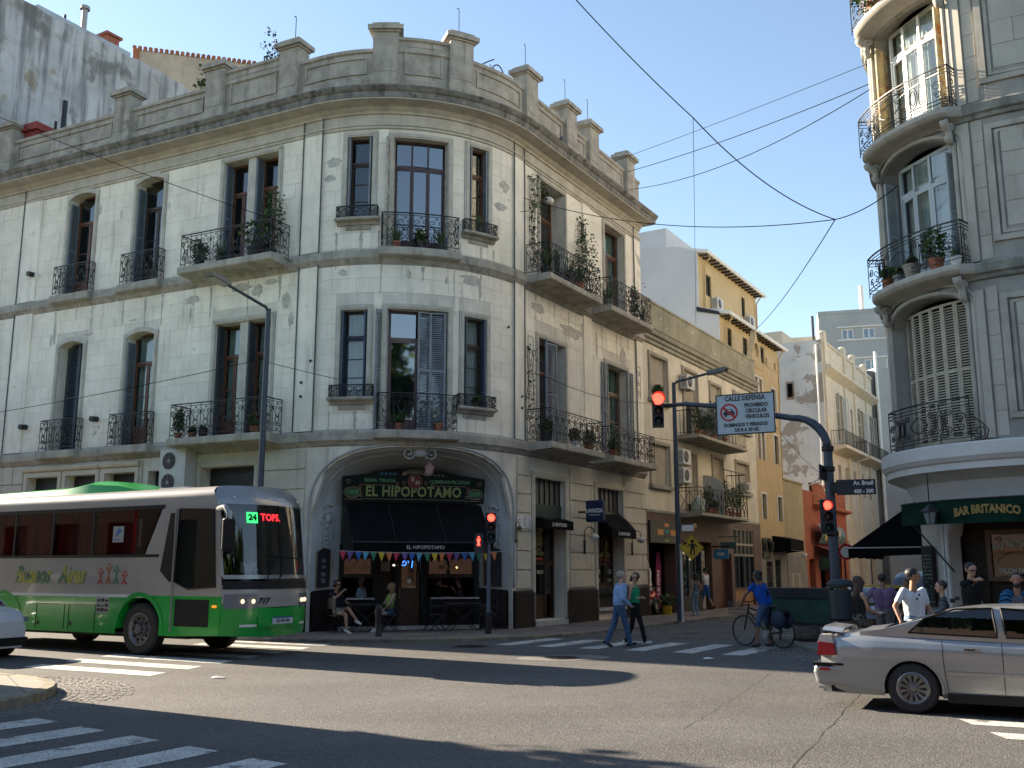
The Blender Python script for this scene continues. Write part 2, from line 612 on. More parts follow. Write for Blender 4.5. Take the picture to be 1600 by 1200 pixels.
def cobbles(name,cells,label,base=None):
    mb = MB()
    for (o,u,w,l) in cells:
        n = np.array((u[1],-u[0]))
        zz = G(0,o[1]) + (random.uniform(.004,.016) if base is None else random.uniform(.003,.008))
        a,b = w / 2 - .006,l / 2 - .006
        i = .015
        vs = []
        for (q,z,k) in (((a,b),-.03,1),((a - i,b - i),zz - G(0,o[1]),1)):
            for sx,sy in ((-1,-1),(1,-1),(1,1),(-1,1)):
                p = o + n * (q[0] * sx) + u * (q[1] * sy)
                vs.append((p[0],p[1],G(0,o[1]) + z))
        mb.add(vs,[(0,1,5,4),(1,2,6,5),(2,3,7,6),(3,0,4,7),(4,5,6,7)])
    o = mb.build(name,base or COBB)
    return tag(o,label,'cobbles',None,'stuff')


cells = []
for i in range(150):
    s_ = CB_L - .4 + i * .145
    off = random.random() * .2
    w = 0
    d = 2.5 + off - .2
    while d < 8.3:
        w = random.uniform(.17,.25)
        if d > 2.47:
            p = np.array(CB((s_ if s_ > CB_L else CB_L + .001,d + w / 2,0))[:2]) + (uD * (s_ - CB_L) if s_ <= CB_L else 0)
            cells.append((p,uD,w,.145))
        d += w
cobbles('cobbles',cells,'dark granite cobbles covering the side street beyond the crosswalk')
cells = []
for i in range(14):
    for j in range(46):
        s_ = -2.0 + j * .16 + random.uniform(-.02,.02); d_ = .06 + i * .11
        if d_ > .2 + .9 * max(0,1 - ((s_ - 1.8) / 3.0) ** 2): continue
        p = np.array(_lb((s_,d_,0))[:2]); q = np.array(_lb((s_ + .02,d_,0))[:2])
        u = (q - p) / np.hypot(*(q - p)); n = np.array((u[1],-u[0]))
        cells.append((p,n,.16,.11))
cobbles('gutter_cobbles',cells,'pale rough cobbles in the gutter of the near left corner',COBL)
cells = []
for i in range(11):
    for j in range(40):
        s_ = .3 + j * .14; d_ = 2.74 + i * .11
        if d_ > 2.8 + 1.1 * max(0,1 - ((s_ - 2.6) / 2.4) ** 2): continue
        p = np.array(RB((s_,d_,0))[:2]); q = np.array(RB((s_ + .02,d_,0))[:2])
        u = (q - p) / np.hypot(*(q - p)); n = np.array((u[1],-u[0]))
        cells.append((p,n,.2,.11))
cobbles('gutter_cobbles',cells,'dark cobbles in the gutter of the right corner behind the silver car')


# painted crosswalks: each stripe a sheet 4 mm over the road
def stripe(o,u,w,l,label,across):
    """o near end, u run, w width along across"""
    mb = MB()
    o = np.array(o,float); nn = 8
    vs = []
    for i in range(nn + 1):
        for k in (0,1):
            j = np.array((random.uniform(-.012,.012),random.uniform(-.012,.012)))
            p = o + u * (l * i / nn) + across * (w * k) + j
            vs.append((p[0],p[1],G(0,p[1]) + .005))
    mb.add(vs,[(2 * i,2 * i + 2,2 * i + 3,2 * i + 1) for i in range(nn)])
    return tag(mb.build('crosswalk_stripe',ROADPAINT),label,None,None,'structure')


a32 = np.array((math.sin(R_(31.5)),math.cos(R_(31.5))))
for i in range(6):
    p = np.array((-.42,24.03)) + np.array((.955,-.53)) * i
    stripe(p,a32,.47,2.6,'white crosswalk stripe over the side street',-uB)
for i in range(7):
    p = np.array((-9.0,18.95)) + np.array((.30,1.02)) * i
    stripe(p,-uB,.55,3.2,'white crosswalk stripe running under the bus',np.array((.15,.989)))
for i in range(5):
    p = np.array((-5.85,12.80)) + np.array((.835,-.66)) * i
    stripe(p,-uD,.50,4.0,'white crosswalk stripe in the shaded near left corner',np.array((.80,-.6)))
for i in range(3):
    p = np.array((5.46,12.74)) + np.array((-.10,-1.0)) * i
    stripe(p,-uB,.47,3.2,'white crosswalk stripe at the right edge by the silver car',np.array((-.05,-.999)))

TAR = M('tar_seam',(.045,.042,.039),.7,var=.2)


def seam(pts,w,label):
    mb = MB(); vs = []
    for i,p in enumerate(pts):
        q = np.array(pts[min(i + 1,len(pts) - 1)]) - np.array(pts[max(i - 1,0)])
        n = np.array((q[1],-q[0])) / np.hypot(*q) * w * random.uniform(.5,1.2)
        for k in (-1,1):
            vs.append((p[0] + n[0] * k,p[1] + n[1] * k,G(0,p[1]) + .004))
    mb.add(vs,[(2 * i,2 * i + 1,2 * i + 3,2 * i + 2) for i in range(len(pts) - 1)])
    tag(mb.build('road_seam',TAR),label,None,None,'structure')


def wob(a,b,n,j):
    a = np.array(a); b = np.array(b)
    return [tuple(a + (b - a) * i / n + np.array((random.uniform(-j,j),random.uniform(-j,j)))) for i in range(n + 1)]


seam(wob((6.2,17.6),(2.0,8.4),40,.02),.005,'dark tar seam across the road in front of the silver car')
seam(wob((4.9,18.9),(2.0,12.0),30,.03),.0035,'faint crack across the sunlit road')
IRONC = M('cast_iron_cover',(.05,.045,.04),.6,metal=.5,var=.3,vs=20,bump=.5,bs=60)
PATCHA = M('asphalt_patch',(.155,.148,.135),.85,var=.2,vs=4,bump=.4,bs=40)
for (x,y,r,lab) in ((1.0,20.72,.38,'round iron manhole cover in a pale patch nearest the crosswalk'),(-.95,23.5,.42,'round iron manhole cover close to the cafe kerb')):
    z0 = G(x,y)
    t = thing('manhole_cover',lab,'manhole cover',(x,y,z0),group='manhole covers in the road')
    MB().lathe([(0,.009),(r * .9,.009),(r * .9,.007)],(x,y,z0),24).build('lid',IRONC,t)
    MB().lathe([(r * .92,.007),(r,.010),(r * 1.02,.004)],(x,y,z0),24).build('rim',IRONC,t)
    mb = MB()
    for k in range(-4,5):
        h = math.sqrt(max(0,(r * .82) ** 2 - (k * r * .19) ** 2))
        mb.box(x - h,x + h,y + k * r * .19 - .012,y + k * r * .19 + .012,z0 + .009,z0 + .014)
    mb.build('tread',IRONC,t)
mb = MB(); mb.lathe([(0,.0045),(1,.0045)],(0,0,0),20)
mb.xform(lambda p: (1.05 + p[0] * .95 + .2 * p[1],20.72 + p[1] * .62,G(0,20.7 + p[1] * .62) + .0045))
tag(mb.build('road_patch',PATCHA),'pale asphalt patch round the manhole',None,None,'structure')
# litter on the road
for (x,y,a) in ((3.9,20.4,.3),(-4.9,17.2,1.0)):
    mb = MB(); z = G(x,y)
    mb.add([(x - .11,y - .04,z + .012),(x + .1,y - .05,z + .02),(x + .12,y + .05,z + .012),(x - .09,y + .06,z + .03),(x,y,z + .045)],[(0,1,4),(1,2,4),(2,3,4),(3,0,4),(3,2,1,0)])
    tag(mb.build('paper_scrap',WHITEP),'white paper scrap on the %s' % ('shaded road before the crosswalk' if y > 19 else 'sunlit road by the stripes'),'litter')

# ------------------------------------------------------------------ front-building kit
class Straight:
    """same interface as Frame for a straight front"""
    def __init__(s,o,u):
        s.f = flat_frame(o,u)
    def __call__(s,p): return s.f(p)
    def n(s,a,b): return 1
    def cuts(s,a,b): return [a,b]


def arch_z(o,t):
    m = (o['s0'] + o['s1']) / 2; h = (o['s1'] - o['s0']) / 2; k = o.get('pw',2)
    x = min(1,abs((t - m) / h))
    return o['z1'] - o.get('rise',0) * (1 - (1 - x ** k) ** (1 / k if k > 2 else .75))


def wall_shell(fr,s0,s1,z0,z1,ops,depth,mat,name,parent,d=0.,kind=None):
    mb = MB()
    ss = set(fr.cuts(s0,s1)); zz = {z0,z1}
    for o in ops:
        ss |= {round(o['s0'],5),round(o['s1'],5)}; zz |= {o['z0'],o['z1']}
    ss = sorted(x for x in ss if s0 - 1e-6 <= x <= s1 + 1e-6); zz = sorted(x for x in zz if z0 - 1e-6 <= x <= z1 + 1e-6)
    for a,b in zip(ss[:-1],ss[1:]):
        if b - a < 1e-4: continue
        for c,e in zip(zz[:-1],zz[1:]):
            m,n = (a + b) / 2,(c + e) / 2
            if any(o['s0'] < m < o['s1'] and o['z0'] < n < o['z1'] for o in ops): continue
            mb.add([(a,d,c),(b,d,c),(b,d,e),(a,d,e)],[(0,1,2,3)])
    for o in ops:
        a,b,c,e = o['s0'],o['s1'],o['z0'],o['z1']; D = d - o.get('depth',depth); rise = o.get('rise',0)
        et = e - rise
        mb.add([(a,d,c),(a,D,c),(a,D,et),(a,d,et)],[(0,1,2,3)])
        mb.add([(b,d,c),(b,d,et),(b,D,et),(b,D,c)],[(0,1,2,3)])
        cs = fr.cuts(a,b) if not rise else [a + (b - a) * i / 16 for i in range(17)]
        for p,q in zip(cs[:-1],cs[1:]):
            zp,zq = (arch_z(o,p),arch_z(o,q)) if rise else (e,e)
            mb.add([(p,d,zp),(p,D,zp),(q,D,zq),(q,d,zq)],[(0,1,2,3)])
            mb.add([(p,d,c),(q,d,c),(q,D,c),(p,D,c)],[(0,1,2,3)])
            if rise:
                mb.add([(p,d,zp),(q,d,zq),(q,d,e),(p,d,e)],[(0,1,2,3)])
    return mb.build(name,mat,parent,xf=fr,kind=kind)


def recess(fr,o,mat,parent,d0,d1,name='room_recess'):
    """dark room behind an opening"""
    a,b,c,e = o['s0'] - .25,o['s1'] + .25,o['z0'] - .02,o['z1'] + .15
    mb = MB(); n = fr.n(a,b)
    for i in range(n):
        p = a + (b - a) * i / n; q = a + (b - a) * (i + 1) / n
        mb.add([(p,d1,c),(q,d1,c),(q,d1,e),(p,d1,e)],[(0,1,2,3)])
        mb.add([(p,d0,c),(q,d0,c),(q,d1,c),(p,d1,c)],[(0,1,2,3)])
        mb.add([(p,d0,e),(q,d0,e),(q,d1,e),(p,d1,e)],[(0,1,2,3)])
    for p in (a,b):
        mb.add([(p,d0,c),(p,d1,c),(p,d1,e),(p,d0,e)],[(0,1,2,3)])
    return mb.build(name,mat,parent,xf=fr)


def surround(fr,o,w,d1,mat,parent,d0=0.,sill=False):
    a,b,c,e = o['s0'],o['s1'],o['z0'],o['z1']; rise = o.get('rise',0)
    mb = MB()
    fr_ = fr
    for (p,q) in ((a - w,a),(b,b + w)):
        mb.box(p,q,d0,d1,c,e - rise + (0 if rise else w),fr.n(p,q))
        mb.box(p + w * .3 if p < a else p + .02,q - .02 if p < a else q - w * .3,d1,d1 + .02,c,e - rise + (0 if rise else w * .7))
    if rise:
        cs = [a - w + (b - a + 2 * w) * i / 16 for i in range(17)]
        for p,q in zip(cs[:-1],cs[1:]):
            zp = arch_z(o,min(max(p,a),b)); zq = arch_z(o,min(max(q,a),b))
            mb.add([(p,d1,zp),(q,d1,zq),(q,d1,zq + w),(p,d1,zp + w),(p,d0,zp),(q,d0,zq),(q,d0,zq + w),(p,d0,zp + w)],
                   [(0,1,2,3),(7,6,2,3),(4,5,1,0),(4,0,3,7),(1,5,6,2)])
    else:
        mb.box(a,b,d0,d1,e,e + w,fr.n(a,b))
        mb.box(a - w * .7,b + w * .7,d1,d1 + .02,e + w * .3,e + w * .7,fr.n(a,b))
    return mb.build('window_surround',mat,parent,xf=fr)


def block_rects(fr,s0,s1,z0,z1,rh,bw,excl):
    rows = max(1,round((z1 - z0) / rh)); h = (z1 - z0) / rows
    out = []
    for r in range(rows):
        za,zb = z0 + r * h,z0 + (r + 1) * h
        iv = [(s0,s1)]
        for (a,b,c,e) in excl:
            if c < zb - .01 and e > za + .01:
                nv = []
                for (p,q) in iv:
                    if b <= p or a >= q: nv.append((p,q)); continue
                    if a > p + .05: nv.append((p,a))
                    if b < q - .05: nv.append((b,q))
                iv = nv
        off = (r % 2) * bw / 2
        for (p,q) in iv:
            k = math.floor((p - s0 - off) / bw) + 1
            cuts = [p]
            while s0 + off + k * bw < q - .12:
                x = s0 + off + k * bw
                if x > p + .12: cuts.append(x)
                k += 1
            cuts.append(q)
            for x,y in zip(cuts[:-1],cuts[1:]): out.append((x,y,za,zb))
    return out


def put_blocks(fr,rects,parent,mat,d,gap=.009,limit=300,name='stone_block',d0=0.):
    rects = sorted(rects,key=lambda r: -(r[1] - r[0]) * (r[3] - r[2]))
    rest = MB()
    for i,(a,b,c,e) in enumerate(rects):
        mb = MB() if i < limit else rest
        dd = d + random.uniform(-.0025,.0025)
        mb.box(a + gap,b - gap,d0,dd,c + gap,e - gap,fr.n(a,b))
        if i < limit: mb.build(name,mat,parent,xf=fr)
    if rest.f: rest.build(name + '_remainder' if False else 'stone_blocks',mat,parent,xf=fr,kind='stuff')


def french_window(fr,o,d,parent,wood,leaves=2,transom=.27,lower=.22,panes=2,glass=None,curtain=None,fw=.06,name='window',lean=0,lights=1):
    """timber casement: frame mesh with a pane child for every glass; z from o"""
    a,b,c,e = o['s0'],o['s1'],o['z0'],o['z1']
    glass = glass or GLASS
    fm = MB(); gl = []
    t = .05
    H_ = e - c; zt = e - H_ * transom if transom else e
    fm.box(a,a + fw,d - t,d + .02,c,e); fm.box(b - fw,b,d - t,d + .02,c,e)
    fm.box(a + fw,b - fw,d - t,d + .02,e - fw,e)
    if transom:
        fm.box(a + fw,b - fw,d - t,d + .035,zt - fw * .7,zt + fw * .7)
        ws = (b - a - 2 * fw) / lights
        for i in range(lights):
            p = a + fw + ws * i
            if i: fm.box(p - fw * .4,p + fw * .4,d - t,d + .01,zt,e - fw)
            gl.append((p + .03,p + ws - .03,zt + fw * .7 + .02,e - fw - .02))
    lw = (b - a - 2 * fw) / leaves
    for i in range(leaves):
        p = a + fw + lw * i; q = p + lw; zb = c + .02; z1 = zt - fw * .7 if transom else e - fw
        st = fw * .95
        fm.box(p + .004,p + st,d - t * .9,d,zb,z1); fm.box(q - st,q - .004,d - t * .9,d,zb,z1)
        fm.box(p + st,q - st,d - t * .9,d,z1 - st,z1)
        zl = zb + (z1 - zb) * lower
        if lower:
            fm.box(p + st,q - st,d - t * .9,d,zb,zb + st * 1.2)
            fm.box(p + st,q - st,d - t * .9,d,zl - st * .5,zl + st * .5)
            fm.box(p + st,q - st,d - t * .6,d - .012,zb + st * 1.2,zl - st * .5)
        else:
            fm.box(p + st,q - st,d - t * .9,d,zb,zb + st); zl = zb + st * .5
        hh = (z1 - st - zl - st * .5) / panes
        for k in range(panes):
            z = zl + st * .5 + hh * k
            if k: fm.box(p + st,q - st,d - t * .8,d - .008,z - .014,z + .014)
            gl.append((p + st,q - st,z + (.014 if k else 0),z + hh - (.014 if k < panes - 1 else 0)))
    f = fm.build(name,wood,parent,xf=fr)
    for (p,q,z0,z1) in gl:
        MB().box(p,q,d - t * .5 - .004,d - t * .5 + .004,z0,z1).build('pane',glass,f,xf=fr)
    if curtain:
        mb = MB(); n = max(8,int((b - a) / .06))
        mb.grid(lambda u,v: (a + .06 + (b - a - .12) * u,d - .16 + .022 * math.sin(u * n * 2.1 + math.sin(v * 3) * .4),c + .05 + (e - c - .1) * v),n * 2,4)
        mb.build('curtain',curtain,f,xf=fr,smooth=True)
    return f


def shutter(fr,s,d,ang,w,z0,z1,parent,mat,t=.04,pitch=.055,name='shutter'):
    """louvred leaf hinged at (s,d); ang 0 along +s, 90 outwards"""
    mb = MB(); st = .055
    mb.box(0,st,-t / 2,t / 2,z0,z1); mb.box(w - st,w,-t / 2,t / 2,z0,z1)
    mid = (z0 + z1) / 2
    for zz in (z0,mid - st / 2,z1 - st): mb.box(st,w - st,-t / 2,t / 2,zz,zz + st * (1.4 if zz == z0 else 1))
    z = z0 + st * 1.6
    while z < z1 - st - pitch * .6:
        if not (mid - st * .9 < z < mid + st * .4):
            h = t * .42
            mb.add([(st,-h,z + .03),(w - st,-h,z + .03),(w - st,h,z),(st,h,z),(st,-h,z + .038),(w - st,-h,z + .038),(w - st,h,z + .008),(st,h,z + .008)],
                   [(0,1,2,3),(7,6,5,4),(3,2,6,7),(1,0,4,5)])
        z += pitch
    ca,sa = math.cos(R_(ang)),math.sin(R_(ang))
    return mb.build(name,mat,parent,xf=lambda p: fr((s + p[0] * ca - p[1] * sa,d + p[0] * sa + p[1] * ca,p[2])))


def spiral(cx,cy,r,a0,turns,dr,n=11,shrink=.84):
    return [(cx + r * (1 - shrink * t) * math.cos(a0 + dr * 2 * math.pi * turns * t),cy + r * (1 - shrink * t) * math.sin(a0 + dr * 2 * math.pi * turns * t)) for t in [i / n for i in range(n + 1)]]


def scroll_lines(w,h,unit=.42):
    """wrought iron: pairs of S scrolls between bars"""
    L_ = [[(0,h),(w,h)],[(0,h * .93),(w,h * .93)],[(0,h * .1),(w,h * .1)]]
    n = max(1,round(w / unit)); uw = w / n
    for i in range(n + 1): L_.append([(i * uw,0),(i * uw,h)])
    for i in range(n):
        cx = (i + .5) * uw
        r = min(uw * .235,h * .16)
        for sg in (-1,1):
            x = cx + sg * uw * .245
            up = spiral(x,h * .74,r,R_(-90),1.25,sg,12)
            lo = spiral(x,h * .30,r * 1.05,R_(90),1.25,sg,12)
            L_.append(up[::-1] + [(x - sg * r * .5,h * .52)] + lo)
            L_.append(spiral(cx + sg * uw * .10,h * .52,r * .55,R_(180 if sg > 0 else 0),1.0,sg,8))
        L_.append(spiral(cx,h * .87,r * .3,0,1,1,8,0)); L_.append(spiral(cx,h * .16,r * .3,0,1,1,8,0))
    return L_


def iron_path(fr,path,z0,h,r=.011,lines=scroll_lines,unit=.42,parent=None,mat=None,name='railing',n=4):
    """railing along a polyline of (s,d)"""
    mb = MB()
    for (a,b) in zip(path[:-1],path[1:]):
        w = math.hypot(b[0] - a[0],b[1] - a[1])
        if w < .02: continue
        for ln in lines(w,h,unit):
            pts = []
            for i,(u,v) in enumerate(ln):
                if i and len(ln) == 2 and w > .8:      # long rails follow the rounding
                    k = 12
                    u0,v0 = ln[0]
                    for j in range(1,k):
                        uu = u0 + (u - u0) * j / k; vv = v0 + (v - v0) * j / k
                        pts.append((a[0] + (b[0] - a[0]) * uu / w,a[1] + (b[1] - a[1]) * uu / w,z0 + vv))
                pts.append((a[0] + (b[0] - a[0]) * u / w,a[1] + (b[1] - a[1]) * u / w,z0 + v))
            top = len(ln) == 2 and ln[0][1] == ln[1][1] == h
            mb.tube([fr(p) for p in pts],r * (1.9 if top else 1),n)
    return mb.build(name,mat or IRON,parent)


def balcony(fr,s0,s1,D,z,th,parent,mat,rail_h=1.0,inset=.06,unit=.42,taper=.06):
    mb = MB()
    n = fr.n(s0,s1)
    mb.sweep([(0.0,z - th - taper),(D - .03,z - th),(D,z - th + .03),(D,z - .02),(D - .02,z),(0.0,z)],s0,s1,n)
    o = mb.build('balcony',mat,parent,xf=fr)
    iron_path(fr,[(s0 + inset,.03),(s0 + inset,D - inset),(s1 - inset,D - inset),(s1 - inset,.03)],z,rail_h,parent=o,unit=unit)
    return o


def leaves(mb,c,rad,n,size,flat=1.0,mats=3,seed=None,droop=0.):
    rnd = random.Random(seed if seed is not None else random.random())
    for _ in range(n):
        while True:
            p = Vector((rnd.uniform(-1,1),rnd.uniform(-1,1),rnd.uniform(-1,1)))
            if p.length <= 1: break
        q = Vector(c) + Vector((p.x * rad[0],p.y * rad[1],p.z * rad[2]))
        a = Vector((rnd.uniform(-1,1),rnd.uniform(-1,1),rnd.uniform(-.6,.8) - droop)).normalized()
        b = a.cross(Vector((rnd.uniform(-1,1),rnd.uniform(-1,1),1))).normalized()
        s_ = size * rnd.uniform(.6,1.3); w_ = s_ * .38
        mb.k = rnd.randrange(mats)
        mb.add([tuple(q),tuple(q + a * s_ * .5 + b * w_),tuple(q + a * s_),tuple(q + a * s_ * .5 - b * w_)],[(0,1,2,3)])
    mb.k = 0


def blades(mb,c,n,length,width,seed,mats=3,spread=1.0):
    """arching strap leaves from one base"""
    rnd = random.Random(seed)
    for _ in range(n):
        an = rnd.uniform(0,2 * math.pi); l = length * rnd.uniform(.6,1.1); lean = rnd.uniform(.15,.9) * spread
        dx,dy = math.cos(an),math.sin(an); mb.k = rnd.randrange(mats)
        vs = []
        for i in range(5):
            t = i / 4; r = l * lean * t; z = l * (t - .55 * lean * t * t); w = width * (1 - t) * .5 + .002
            vs += [(c[0] + dx * r - dy * w,c[1] + dy * r + dx * w,c[2] + z),(c[0] + dx * r + dy * w,c[1] + dy * r - dx * w,c[2] + z)]
        mb.add(vs,[(2 * i,2 * i + 1,2 * i + 3,2 * i + 2) for i in range(4)])
    mb.k = 0


def potted(c,label,kind='bush',h=.5,r=.16,pot=None,seed=1,flowers=None,group='potted plants on the balconies',name='potted_plant'):
    t = thing(name,label,'plant',c,group=group)
    ph = r * 1.5
    MB().lathe([(0,0),(r * .72,0),(r * .98,ph * .85),(r * 1.06,ph * .85),(r * 1.06,ph),(r * .9,ph),(r * .88,ph * .8),(0,ph * .8)],c,12).build('pot',pot or TERRA,t,smooth=False)
    mb = MB(); q = (c[0],c[1],c[2] + ph * .8)
    if kind == 'bush':
        leaves(mb,(q[0],q[1],q[2] + h * .5),(h * .42,h * .42,h * .5),300,.105,seed=seed)
    elif kind == 'strap':
        blades(mb,q,60,h,.035,seed)
    elif kind == 'tall':
        leaves(mb,(q[0],q[1],q[2] + h * .55),(h * .2,h * .2,h * .5),360,.10,seed=seed)
    elif kind == 'cactus':
        for k in range(5):
            rr = random.Random(seed + k)
            x,y = q[0] + rr.uniform(-.1,.1),q[1] + rr.uniform(-.1,.1)
            mb.k = 2; mb.tube([(x,y,q[2]),(x + rr.uniform(-.03,.03),y,q[2] + h * .5),(x,y,q[2] + h * rr.uniform(.6,1))],[.04,.045,.02],6)
    f = mb.build('foliage',LEAF,t)
    mb = MB(); mb.tube([(q[0],q[1],q[2] - .02),(q[0] + .01,q[1],q[2] + h * .5)],[.014,.006],5); mb.build('stem',WOOD_DARK,t)
    if flowers:
        rr = random.Random(seed)
        mb = MB()
        for _ in range(9):
            mb.ell((q[0] + rr.uniform(-.5,.5) * h * .7,q[1] + rr.uniform(-.5,.5) * h * .7,q[2] + h * rr.uniform(.5,1.05)),.035,.035,.028,6,4)
        mb.build('flower_heads',flowers,t,kind='stuff')
    return t


def ac_unit(place,w,h,dpt,label,group='air conditioner units on the fronts',two=False,name='air_conditioner',base=(0,0,0)):
    """box with round fan grille; place maps (x across, y out, z up)"""
    t = thing(name,label,'air conditioner',base,group=group)
    MB().box(0,w,0,dpt,0,h).build('casing',AC_CASE,t,xf=place)
    fans = [(w * .38,h * .5,min(w * .3,h * .4))] if not two else [(w * .36,h * .74,h * .19),(w * .36,h * .27,h * .19)]
    for (cx,cz,r) in fans:
        f = MB().lathe([(0,0),(r,0),(r,.006),(0,.006)],(cx,dpt,cz),20,'y').build('fan_opening',BLACKM,t,xf=place)
        mb = MB()
        for k in range(5):
            rr = r * (k + .6) / 5
            mb.tube([(cx + rr * math.cos(a),dpt + .014,cz + rr * math.sin(a)) for a in [2 * math.pi * i / 16 for i in range(16)]],.005,3,True)
        for k in range(4):
            a = math.pi * k / 4
            mb.tube([(cx + r * math.cos(a),dpt + .018,cz + r * math.sin(a)),(cx - r * math.cos(a),dpt + .018,cz - r * math.sin(a))],.006,3)
        mb.build('grille',AC_GRILL,f,xf=place)
        MB().lathe([(0,0),(r * .2,0),(r * .2,.022),(0,.022)],(cx,dpt,cz),10,'y').build('hub',AC_GRILL,f,xf=place)
    mb = MB()
    for k in range(9): mb.box(-.004,0,dpt * .15,dpt * .85,h * (.12 + k * .085),h * (.15 + k * .085))
    mb.build('side_slats',BLACKM,t,xf=place)
    mb = MB()
    for x in (w * .1,w * .85): mb.box(x,x + .04,-.05,dpt * .9,-.04,0)
    mb.build('bracket',AC_CASE,t,xf=place)
    return t


AC_CASE = M('ac_enamel',(.55,.545,.51),.5,var=.08,vs=3)
AC_GRILL = M('ac_grille',(.30,.30,.29),.5,var=.1)

# ------------------------------------------------------------------ the rounded corner house with the cafe
HB = CB((3.3,0,0))
house = thing('corner_house','weathered cream three-storey corner house with rounded front and cafe under an arch','building',(HB[0],HB[1],ZP))
SL,SR = -15.0,16.15                     # ends of its front


def csweep(fr,prof,s0,s1):
    mb = MB()
    cs = [s0] + [x for x in (0.,fr.L) if s0 < x < s1] + [s1]
    m = len(prof)
    for a,b in zip(cs[:-1],cs[1:]):
        mb.sweep(prof,a,b,max(1,fr.n(a,b) * 2 if fr.n(a,b) > 1 else 1))
    return mb


F1,F2 = 5.55,10.75
ops_up = [dict(s0=-10.36,s1=-9.14,z0=F2,z1=14.33,rise=.16,k='w1'),dict(s0=-7.22,s1=-6.05,z0=F2,z1=14.33,rise=.16,k='w2'),
          dict(s0=-3.52,s1=-1.40,z0=F2,z1=14.22,k='dbl'),
          dict(s0=1.05,s1=1.79,z0=11.68,z1=14.2,depth=.3,k='aL'),dict(s0=2.40,s1=4.00,z0=F2,z1=14.15,depth=.3,k='aC'),dict(s0=4.69,s1=5.36,z0=11.5,z1=14.2,depth=.3,k='aR'),
          dict(s0=8.15,s1=9.85,z0=F2,z1=14.25,depth=.6,k='dA'),dict(s0=12.95,s1=14.65,z0=F2,z1=14.25,depth=.4,k='dB')]
ops_lo = [dict(s0=-10.30,s1=-9.17,z0=F1,z1=9.18,rise=.16,k='w1'),dict(s0=-7.21,s1=-6.03,z0=F1,z1=9.18,rise=.16,k='w2'),
          dict(s0=-3.52,s1=-1.41,z0=F1,z1=9.06,k='dbl'),
          dict(s0=1.00,s1=1.77,z0=6.48,z1=9.0,depth=.3,k='aL'),dict(s0=2.33,s1=4.06,z0=F1,z1=9.02,depth=.3,k='aC'),dict(s0=4.56,s1=5.32,z0=6.32,z1=8.96,depth=.3,k='aR'),
          dict(s0=8.0,s1=9.8,z0=F1,z1=8.97,depth=.6,k='dA'),dict(s0=12.9,s1=14.7,z0=F1,z1=9.02,depth=.4,k='dB')]
ops_gr = [dict(s0=.25,s1=6.45,z0=0,z1=5.13,rise=1.9,pw=2.7,depth=.12,k='arch'),
          dict(s0=7.67,s1=9.62,z0=.32,z1=4.55,depth=.5,k='gA'),dict(s0=11.94,s1=14.02,z0=.55,z1=4.55,depth=.5,k='gB'),
          dict(s0=-11.3,s1=-9.85,z0=1.3,z1=4.75,depth=.4,k='b1'),dict(s0=-9.5,s1=-8.15,z0=1.3,z1=4.75,depth=.4,k='b2'),dict(s0=-7.75,s1=-6.45,z0=1.3,z1=4.75,depth=.4,k='b3'),
          dict(s0=-5.95,s1=-5.1,z0=.3,z1=4.75,depth=.4,k='b4'),dict(s0=-3.75,s1=-1.75,z0=.3,z1=4.75,depth=.4,k='b5')]
wall = wall_shell(CB,SL,SR,0,15.0,ops_up + ops_lo + ops_gr,.45,PLASTER_CORE,'wall',house)

# rendered stone courses
ex = [(o['s0'] - .16,o['s1'] + .16,o['z0'] - .05,o['z1'] + .16) for o in ops_up + ops_lo]
PIL = [(-12.6,-11.75),(-.42,.22),(6.5,7.05),(11.15,11.75),(15.55,16.15),(-15.0,-14.2)]
ex += [(a,b,0,20) for a,b in PIL]
rects = block_rects(CB,SL,-.42,F1 + .06,10.36,.43,.62,ex) + block_rects(CB,SL,-.42,F2 + .06,14.42,.43,.62,ex)
rects2 = block_rects(CB,.22,6.5,F1 + .06,10.36,.43,.95,ex) + block_rects(CB,.22,6.5,F2 + .06,14.42,.43,.95,ex)
rects2 += block_rects(CB,7.05,SR,F1 + .06,10.36,.43,.8,ex) + block_rects(CB,7.05,SR,F2 + .06,14.42,.43,.8,ex)
put_blocks(CB,rects + rects2,wall,PLASTER,.010,gap=.0045)
# pilaster strips
for i,(a,b) in enumerate(PIL):
    mb = MB(); CB.box(mb,a,b,0,.055,5.6,10.36); CB.box(mb,a,b,0,.055,10.8,14.42)
    mb.build('pilaster',PLASTER,house,xf=CB)
for s_ in (-.44,.24,6.48,7.07,15.5,-12.62):
    CABLE = M('grey_conduit',(.09,.095,.10),.6,var=.1)
    MB().tube([CB((s_,.075,z)) for z in (5.6,8,10.3,10.55,10.8,14.9)],.022,5).build('downpipe',CABLE,house)

# ground floor: plinth, channelled courses
PLINTH = M('brown_plinth_paint',(.026,.017,.015),.7,spec=.2,var=.3,vs=3,bump=.3,bs=25,patch=[((.075,.03,.024),2.2,.58,.7)])
GROUND_PL = M('cream_paint',(.56,.52,.42),.8,var=.1,vs=1.2,bump=.15,bs=20,streak=.25)
exg = [(o['s0'] - .2,o['s1'] + .2,o['z0'] - .3,o['z1'] + .2) for o in ops_gr]
rg = []
for (a,b) in ((SL,-3.95),(-1.55,.05),(6.62,7.5),(10.0,11.72),(14.2,16.15)):
    rg += block_rects(CB,a,b,1.24,5.1,.55,3.0,exg)
put_blocks(CB,rg,wall,GROUND_PL,.05,gap=.02)
for (a,b) in ((SL,-5.98),(-5.08,-3.8),(-1.7,.2),(6.5,7.64),(9.65,11.9),(14.06,SR)):
    mb = csweep(CB,[(0,.0),(.09,.0),(.09,1.14),(.06,1.2),(0,1.2)],a,b)
    mb.build('plinth',PLINTH,house,xf=CB)
